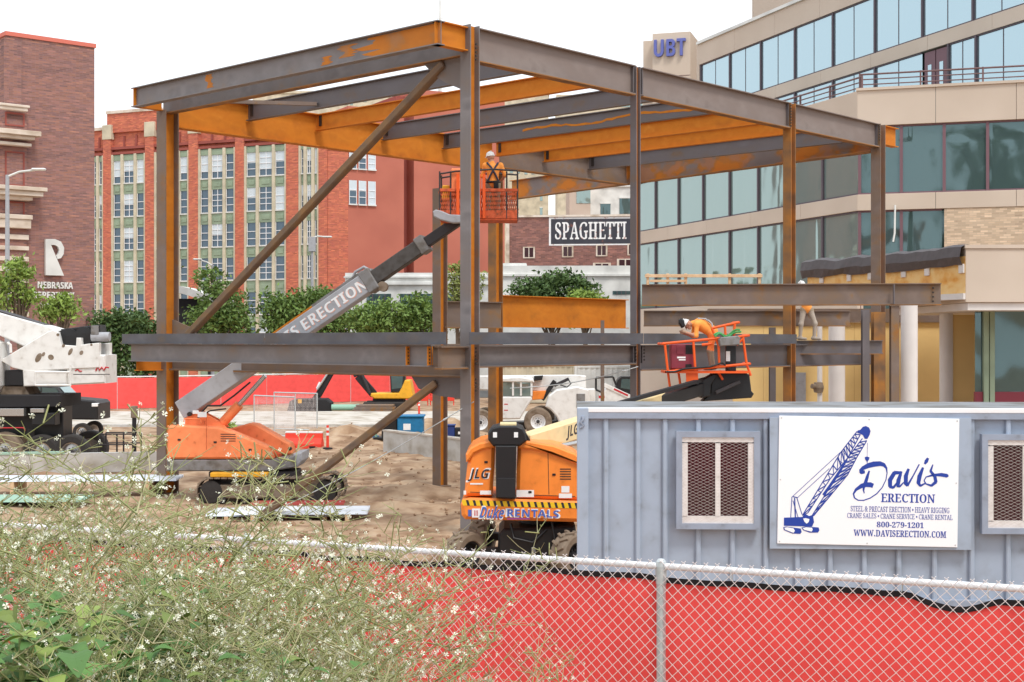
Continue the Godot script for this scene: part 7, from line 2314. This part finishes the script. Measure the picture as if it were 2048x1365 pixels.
		pipe(l, "arm", [top + Vector3(0, -0.1, 0), top.lerp(e, 0.35) + Vector3(0, 0.05, 0), e.lerp(top, 0.2)], 0.06, "white_wall")
		g = G.new()
		g.box(e.lerp(top, 0.08), Vector3(0.75, 0.13, 0.3), Basis.IDENTITY, 0.05)
		part(l, "lamp_head", g, M.white_wall)
		if d == 112.0: slab(l, "pole_box", -0.28, 0.28, top.y - 1.2, top.y, -0.2, 0.2, "grey_paint", 0.03)

# ---------- trees
func tree_mesh(seed: int, crowns: Array, count: int, leaf: float, hue: Color, vary: float) -> ArrayMesh:
	var r := RandomNumberGenerator.new()
	r.seed = seed
	var g := G.new()
	g.hues = true
	var tot := 0.0
	for c in crowns: tot += c[1].x * c[1].y * c[1].z
	for c in crowns:
		var n := int(count * c[1].x * c[1].y * c[1].z / tot) + 60
		# sprays: small clusters of leaves held on twigs
		var sprays := maxi(8, n / 14)
		for s in sprays:
			var d := Vector3(r.randfn(), r.randfn(), r.randfn()).normalized()
			var rad := pow(r.randf(), 0.4)
			var mid: Vector3 = c[0] + d * rad * c[1]
			var tone := r.randf_range(1.0 - vary, 1.0 + vary)
			var sz := leaf * r.randf_range(1.2, 3.0)
			for k in 14:
				var p := mid + Vector3(r.randfn(), r.randfn() * 0.6, r.randfn()) * sz * 0.8
				var nn := (Vector3(r.randfn(), r.randfn() + 0.7, r.randfn())).normalized()
				var ax := nn.cross(Vector3(r.randfn(), r.randfn(), r.randfn())).normalized()
				var bx := nn.cross(ax)
				var l := leaf * r.randf_range(0.6, 1.25)
				var f := tone * r.randf_range(0.8, 1.2)
				g.col = Color(hue.r * f, hue.g * f, hue.b * f * r.randf_range(0.8, 1.1))
				var a := p - ax * l
				var b := p + ax * l
				var m1 := p + bx * l * 0.45 + nn * l * 0.12
				var m2 := p - bx * l * 0.45 + nn * l * 0.12
				g.tri(a, b, m1)
				g.tri(a, m2, b)
	return g.mesh()
func tree_wood(seed: int, crowns: Array, r0: float) -> ArrayMesh:
	var r := RandomNumberGenerator.new()
	r.seed = seed
	var g := G.new()
	var top: Vector3 = crowns[0][0]
	g.tube([Vector3.ZERO, Vector3(0.03, top.y * 0.3, 0.02), Vector3(-0.04, top.y * 0.65, 0.0), top], [r0 * 1.3, r0, r0 * 0.75, r0 * 0.3], 9)
	for c in crowns:
		for k in 5:
			var d := Vector3(r.randfn(), absf(r.randfn()) * 0.8, r.randfn()).normalized()
			var s := Vector3(0, c[0].y * r.randf_range(0.4, 0.75), 0)
			var e: Vector3 = c[0] + d * c[1] * 0.75
			g.tube([s, s.lerp(e, 0.5) + Vector3(0, 0.15, 0), e], [r0 * 0.45, r0 * 0.28, r0 * 0.08], 6)
	return g.mesh()
func build_trees() -> void:
	var dark := Color(0.085, 0.15, 0.045)
	var mid := Color(0.13, 0.21, 0.05)
	var lime := Color(0.24, 0.34, 0.07)
	var gold := Color(0.26, 0.3, 0.09)
	# each: label, px, distance, crowns as [px, py, half width px, half height px], hue, leaves, leaf size
	var list := [
		["lime green street tree half covering the theatre wall logo", 40, 72.0, [[36, 540, 30, 24], [14, 585, 30, 36], [58, 590, 20, 26]], lime, 1700, 0.14],
		["lime green street tree beside the theatre lettering", 118, 73.0, [[126, 608, 26, 18], [98, 626, 26, 18], [142, 622, 16, 18]], lime, 1000, 0.14],
		["dense dark green tree behind the crane winches", 226, 104.0, [[215, 660, 40, 40], [250, 650, 40, 34], [230, 715, 50, 46]], dark, 4200, 0.2],
		["dense dark green tree beside the left steel column", 290, 106.0, [[285, 670, 36, 48], [300, 715, 40, 44]], dark, 3600, 0.2],
		["broad green tree in front of the stage canopy", 440, 104.0, [[425, 560, 30, 30], [450, 620, 52, 40], [420, 640, 46, 34], [470, 650, 36, 30]], mid, 4600, 0.2],
		["rounded green tree left of the raised grey boom", 560, 105.0, [[552, 620, 34, 34], [590, 615, 40, 34], [570, 650, 46, 30]], mid, 4200, 0.2],
		["rounded green tree behind the raised grey boom", 650, 106.0, [[640, 605, 44, 30], [670, 640, 44, 34], [625, 650, 40, 24]], mid, 4000, 0.2],
		["pale green tree before the dark storefront windows", 745, 103.0, [[735, 640, 44, 30], [775, 630, 40, 30], [760, 655, 50, 24]], Color(0.17, 0.26, 0.06), 3600, 0.19],
		["pale green tree beside the short steel column", 835, 104.0, [[835, 622, 36, 34], [860, 640, 30, 30], [820, 652, 40, 22]], Color(0.16, 0.25, 0.06), 3400, 0.19],
		["yellowish young tree behind the corner column", 915, 102.0, [[912, 560, 20, 34], [940, 570, 26, 40], [925, 620, 32, 44]], gold, 2600, 0.18],
		["wide dark green tree under the painted restaurant sign", 1105, 110.0, [[1120, 565, 46, 28], [1075, 580, 50, 24], [1160, 582, 36, 24], [1040, 592, 28, 18], [1105, 615, 70, 30]], dark, 5200, 0.22],
		["bright green shrub below the painted restaurant sign", 1170, 100.0, [[1165, 596, 26, 12], [1195, 603, 22, 12], [1175, 625, 30, 22]], lime, 1800, 0.18]]
	var k := 11
	for q in list:
		var d: float = q[2]
		var b := Vector3(xat(q[1], d), 0, -d)
		var t := thing("street_tree", q[0], "tree", b, "trees along the street")
		var cr := []
		for c in q[3]:
			var p := lp(c[0], c[1], d, b)
			var hw: float = c[2] / F * d
			cr.append([p, Vector3(hw, c[3] / F * d, hw * 0.85)])
		part(t, "trunk", tree_wood(k, cr, 0.16), M.bark)
		part(t, "crown", tree_mesh(k + 50, cr, q[5], q[6], q[4], 0.22), M.leaf)
		k += 1
	# tall trees across the street behind the viewer, mirrored in the office glass
	for i in 7:
		var src: Node3D = get_node(NodePath(["street_tree_002", "street_tree_004", "street_tree_005"][i % 3]))
		var c := copy(src, "street_tree", Vector3(-40.0 + i * 7.5 + 2.0 * sin(i * 2.3), 0, 48.0 + 5.0 * cos(i * 1.7)), i * 1.3, 2.7 + 0.5 * sin(i * 1.9))
		tag(c, "tall broad tree standing across the street, mirrored in the office glass", "tree", "tall trees across the street")
	# small flower bed by the tracked lift
	var fb := thing("flower_shrub", "low green shrub with orange flowers beside the lift ram", "shrub", gpos(440, 62))
	part(fb, "foliage", tree_mesh(91, [[Vector3(0, 0.4, 0), Vector3(0.7, 0.4, 0.5)], [Vector3(-0.9, 0.35, 0), Vector3(0.6, 0.35, 0.5)]], 900, 0.07, lime, 0.3), M.leaf)
	part(fb, "flowers", tree_mesh(92, [[Vector3(0, 0.65, 0.2), Vector3(0.7, 0.25, 0.5)]], 120, 0.05, Color(0.9, 0.3, 0.03), 0.2), M.petal)

# ---------- weeds in front of the fence
func weed_parts(seed: int, high: float, spread: float, nstem: int) -> Array:
	var r := RandomNumberGenerator.new()
	r.seed = seed
	var st := G.new()
	var fl := G.new()
	var lf := G.new()
	st.hues = true
	fl.hues = true
	lf.hues = true
	var flower := func(p: Vector3, s: float) -> void:
		var up := Vector3(r.randfn(), r.randfn() + 0.4, r.randfn()).normalized()
		var ax := up.cross(Vector3(0.3, 0.2, 0.9)).normalized()
		var ay := up.cross(ax)
		fl.col = Color(0.78, 0.77, 0.62) * r.randf_range(0.8, 1.12)
		for k in 4:
			var a := TAU * k / 4.0
			var d := (ax * cos(a) + ay * sin(a) + up * 0.4) * s
			var e := (ay * cos(a) - ax * sin(a)) * s * 0.45
			fl.tri(p, p + d + e, p + d - e)
	var grow := func(path: Array, r0: float, r1: float) -> void:
		var rr := []
		for i in path.size(): rr.append(lerpf(r0, r1, i / float(path.size() - 1)))
		var f := r.randf_range(0.85, 1.15)
		st.col = (Color(0.33, 0.36, 0.15) if r.randf() < 0.6 else Color(0.44, 0.39, 0.22)) * f
		st.tube(path, rr, 3 if r0 < 0.004 else 5, false)
	var arc := func(p: Vector3, d: Vector3, ln: float, n: int, bend: float) -> Array:
		var path := [p]
		var q := p
		var dd := d.normalized()
		for i in n:
			q += dd * ln / n
			path.append(q)
			dd = (dd + Vector3(r.randfn() * 0.2, bend + r.randfn() * 0.06, r.randfn() * 0.2)).normalized()
		return path
	for i in nstem:
		var a := TAU * (i + r.randf()) / nstem
		var out := r.randf_range(0.15, 0.75) * spread
		var d := Vector3(cos(a) * out, 1.0, sin(a) * out)
		var ln := high * r.randf_range(0.75, 1.05)
		var p: Array = arc.call(Vector3(cos(a), 0, sin(a)) * 0.03, d, ln, 7, -0.06)
		grow.call(p, 0.005, 0.002)
		for j in range(2, 8):
			for m in 2:
				var b := r.randf() * TAU
				var bd := Vector3(cos(b), r.randf_range(0.3, 1.0), sin(b))
				var bl := ln * r.randf_range(0.18, 0.4) * (1.15 - j * 0.08)
				var bp: Array = arc.call(p[j], bd, bl, 4, 0.08)
				grow.call(bp, 0.0024, 0.0012)
				for u in range(1, 5):
					for w in 3:
						var c := r.randf() * TAU
						var cd := Vector3(cos(c), r.randf_range(0.1, 0.9), sin(c))
						var cl := bl * r.randf_range(0.2, 0.5)
						var cp: Array = arc.call(bp[u], cd, cl, 2, 0.05)
						grow.call(cp, 0.0014, 0.0008)
						if r.randf() < 0.42:
							for z in 2: flower.call(cp[2] + Vector3(r.randfn(), r.randfn(), r.randfn()) * 0.012, r.randf_range(0.0045, 0.0085))
						# seed pods
						if r.randf() < 0.5:
							st.col = Color(0.36, 0.36, 0.15)
							st.tube([cp[1], cp[1] + Vector3(r.randfn(), absf(r.randfn()), r.randfn()) * 0.025], 0.0022, 3, false)
		# leaves low on the stem
		for j in range(0, 4):
			for m in 3:
				var b := r.randf() * TAU
				var dd := Vector3(cos(b), r.randf_range(0.0, 0.6), sin(b)).normalized()
				var l := r.randf_range(0.1, 0.24) * (1.0 - j * 0.14)
				var side := dd.cross(Vector3.UP).normalized() * l * 0.22
				lf.col = Color(0.12, 0.22, 0.06) * r.randf_range(0.8, 1.35)
				var s0: Vector3 = p[j]
				var m0 := s0 + dd * l * 0.5 + Vector3(0, l * 0.08, 0)
				var e0 := s0 + dd * l - Vector3(0, l * 0.2, 0)
				lf.tri(s0, m0 + side, m0); lf.tri(s0, m0, m0 - side)
				lf.tri(m0, m0 + side, e0); lf.tri(m0, e0, m0 - side)
	return [st.mesh(), fl.mesh(), lf.mesh()]
func broadleaf(seed: int) -> ArrayMesh:
	var r := RandomNumberGenerator.new()
	r.seed = seed
	var g := G.new()
	g.hues = true
	for i in 260:
		var a := r.randf() * TAU
		var h := r.randf_range(0.15, 1.0)
		var dd := Vector3(cos(a), r.randf_range(0.1, 0.9), sin(a)).normalized()
		var l := r.randf_range(0.04, 0.1)
		var side := dd.cross(Vector3.UP).normalized()
		var nn := side.cross(dd)
		var base := Vector3(cos(a) * 0.12 * h, h, sin(a) * 0.12 * h) + Vector3(r.randfn(), 0, r.randfn()) * 0.16
		g.col = (Color(0.09, 0.19, 0.045) if r.randf() < 0.7 else Color(0.2, 0.26, 0.06)) * r.randf_range(0.7, 1.4)
		var prev := []
		for k in 8:
			var t := k / 7.0
			var w := l * 0.34 * sin(pow(t, 0.7) * PI) * (1.0 + 0.12 * sin(k * 2.4)) + 0.002
			var c := base + dd * l * t - Vector3(0, l * 0.5 * t * t, 0)
			var cur := [c + side * w + nn * w * 0.3, c, c - side * w + nn * w * 0.3]
			if k > 0:
				g.quad(prev[1], cur[1], cur[0], prev[0])
				g.quad(prev[2], cur[2], cur[1], prev[1])
			prev = cur
	return g.mesh()
func build_weeds() -> void:
	var kinds := []
	for i in 4: kinds.append(weed_parts(200 + i, [1.5, 1.7, 1.35, 1.6][i], [0.9, 1.0, 1.2, 0.8][i], [9, 10, 10, 8][i]))
	var leafy := [broadleaf(301), broadleaf(302)]
	var r := RandomNumberGenerator.new()
	r.seed = 77
	# px at the plant's top, its top py, distance
	var spots := [[150, 850, 5.2], [60, 1130, 4.6], [250, 830, 6.2], [330, 890, 5.6], [430, 930, 6.4], [510, 950, 5.8], [570, 1020, 6.6], [120, 1010, 4.2], [240, 1000, 4.5], [350, 1020, 4.4],
		[450, 1040, 4.7], [540, 1100, 4.6], [180, 1150, 3.8], [300, 1150, 3.9], [420, 1160, 3.9], [500, 1200, 3.9], [200, 930, 7.0], [380, 950, 7.2], [300, 970, 7.8], [580, 1270, 3.7], [400, 1000, 6.0], [520, 1050, 7.0], [270, 940, 5.0],
		[200, 1080, 5.6], [310, 1060, 6.6], [420, 1090, 5.4], [480, 1150, 6.0], [110, 760, 5.6], [200, 790, 5.0], [320, 780, 6.4], [20, 860, 5.4]]
	for i in spots.size():
		var q: Array = spots[i]
		var p := at(q[0], q[1], q[2])
		var gy := ground_y(p.x, q[2])
		var kind: Array = kinds[i % 4]
		var t := thing("flowering_weed", "tall wiry weed with tiny white flowers in the thicket before the fence", "weed", Vector3(p.x, gy - 0.02, p.z), "white flowering weeds before the fence", r.randf() * TAU)
		var s: float = (p.y - gy) / [1.62, 1.8, 1.4, 1.7][i % 4]
		t.scale = Vector3.ONE * s
		part(t, "stems", kind[0], M.stem)
		part(t, "flowers", kind[1], M.petal)
		part(t, "leaves", kind[2], M.leaf)
	for q in [[30, 1090, 4.6], [110, 1110, 5.0], [200, 1130, 5.2], [60, 1180, 4.2], [160, 1200, 4.4], [270, 1220, 4.6], [20, 1250, 3.8], [380, 1260, 4.4], [120, 1290, 3.9], [480, 1290, 4.6], [240, 1290, 4.0], [340, 1200, 5.2], [420, 1290, 4.0], [560, 1300, 4.4], [40, 1110, 4.0], [150, 1150, 3.9]]:
		var p := at(q[0], q[1], q[2])
		var gy := ground_y(p.x, q[2])
		var t := thing("broadleaf_weed", "broad leaved green weed at the foot of the flowering thicket", "weed", Vector3(p.x, gy - 0.02, p.z), "broad leaved weeds before the fence", r.randf() * TAU)
		t.scale = Vector3.ONE * ((p.y - gy) / 1.1)
		part(t, "leaves", leafy[r.randi() % 2], M.leaf)
		var g := G.new()
		g.tube([Vector3.ZERO, Vector3(0.02, 0.5, 0.01), Vector3(0, 0.98, 0)], [0.012, 0.01, 0.005], 6)
		g.hues = false
		part(t, "stalk", g, M.stalk)
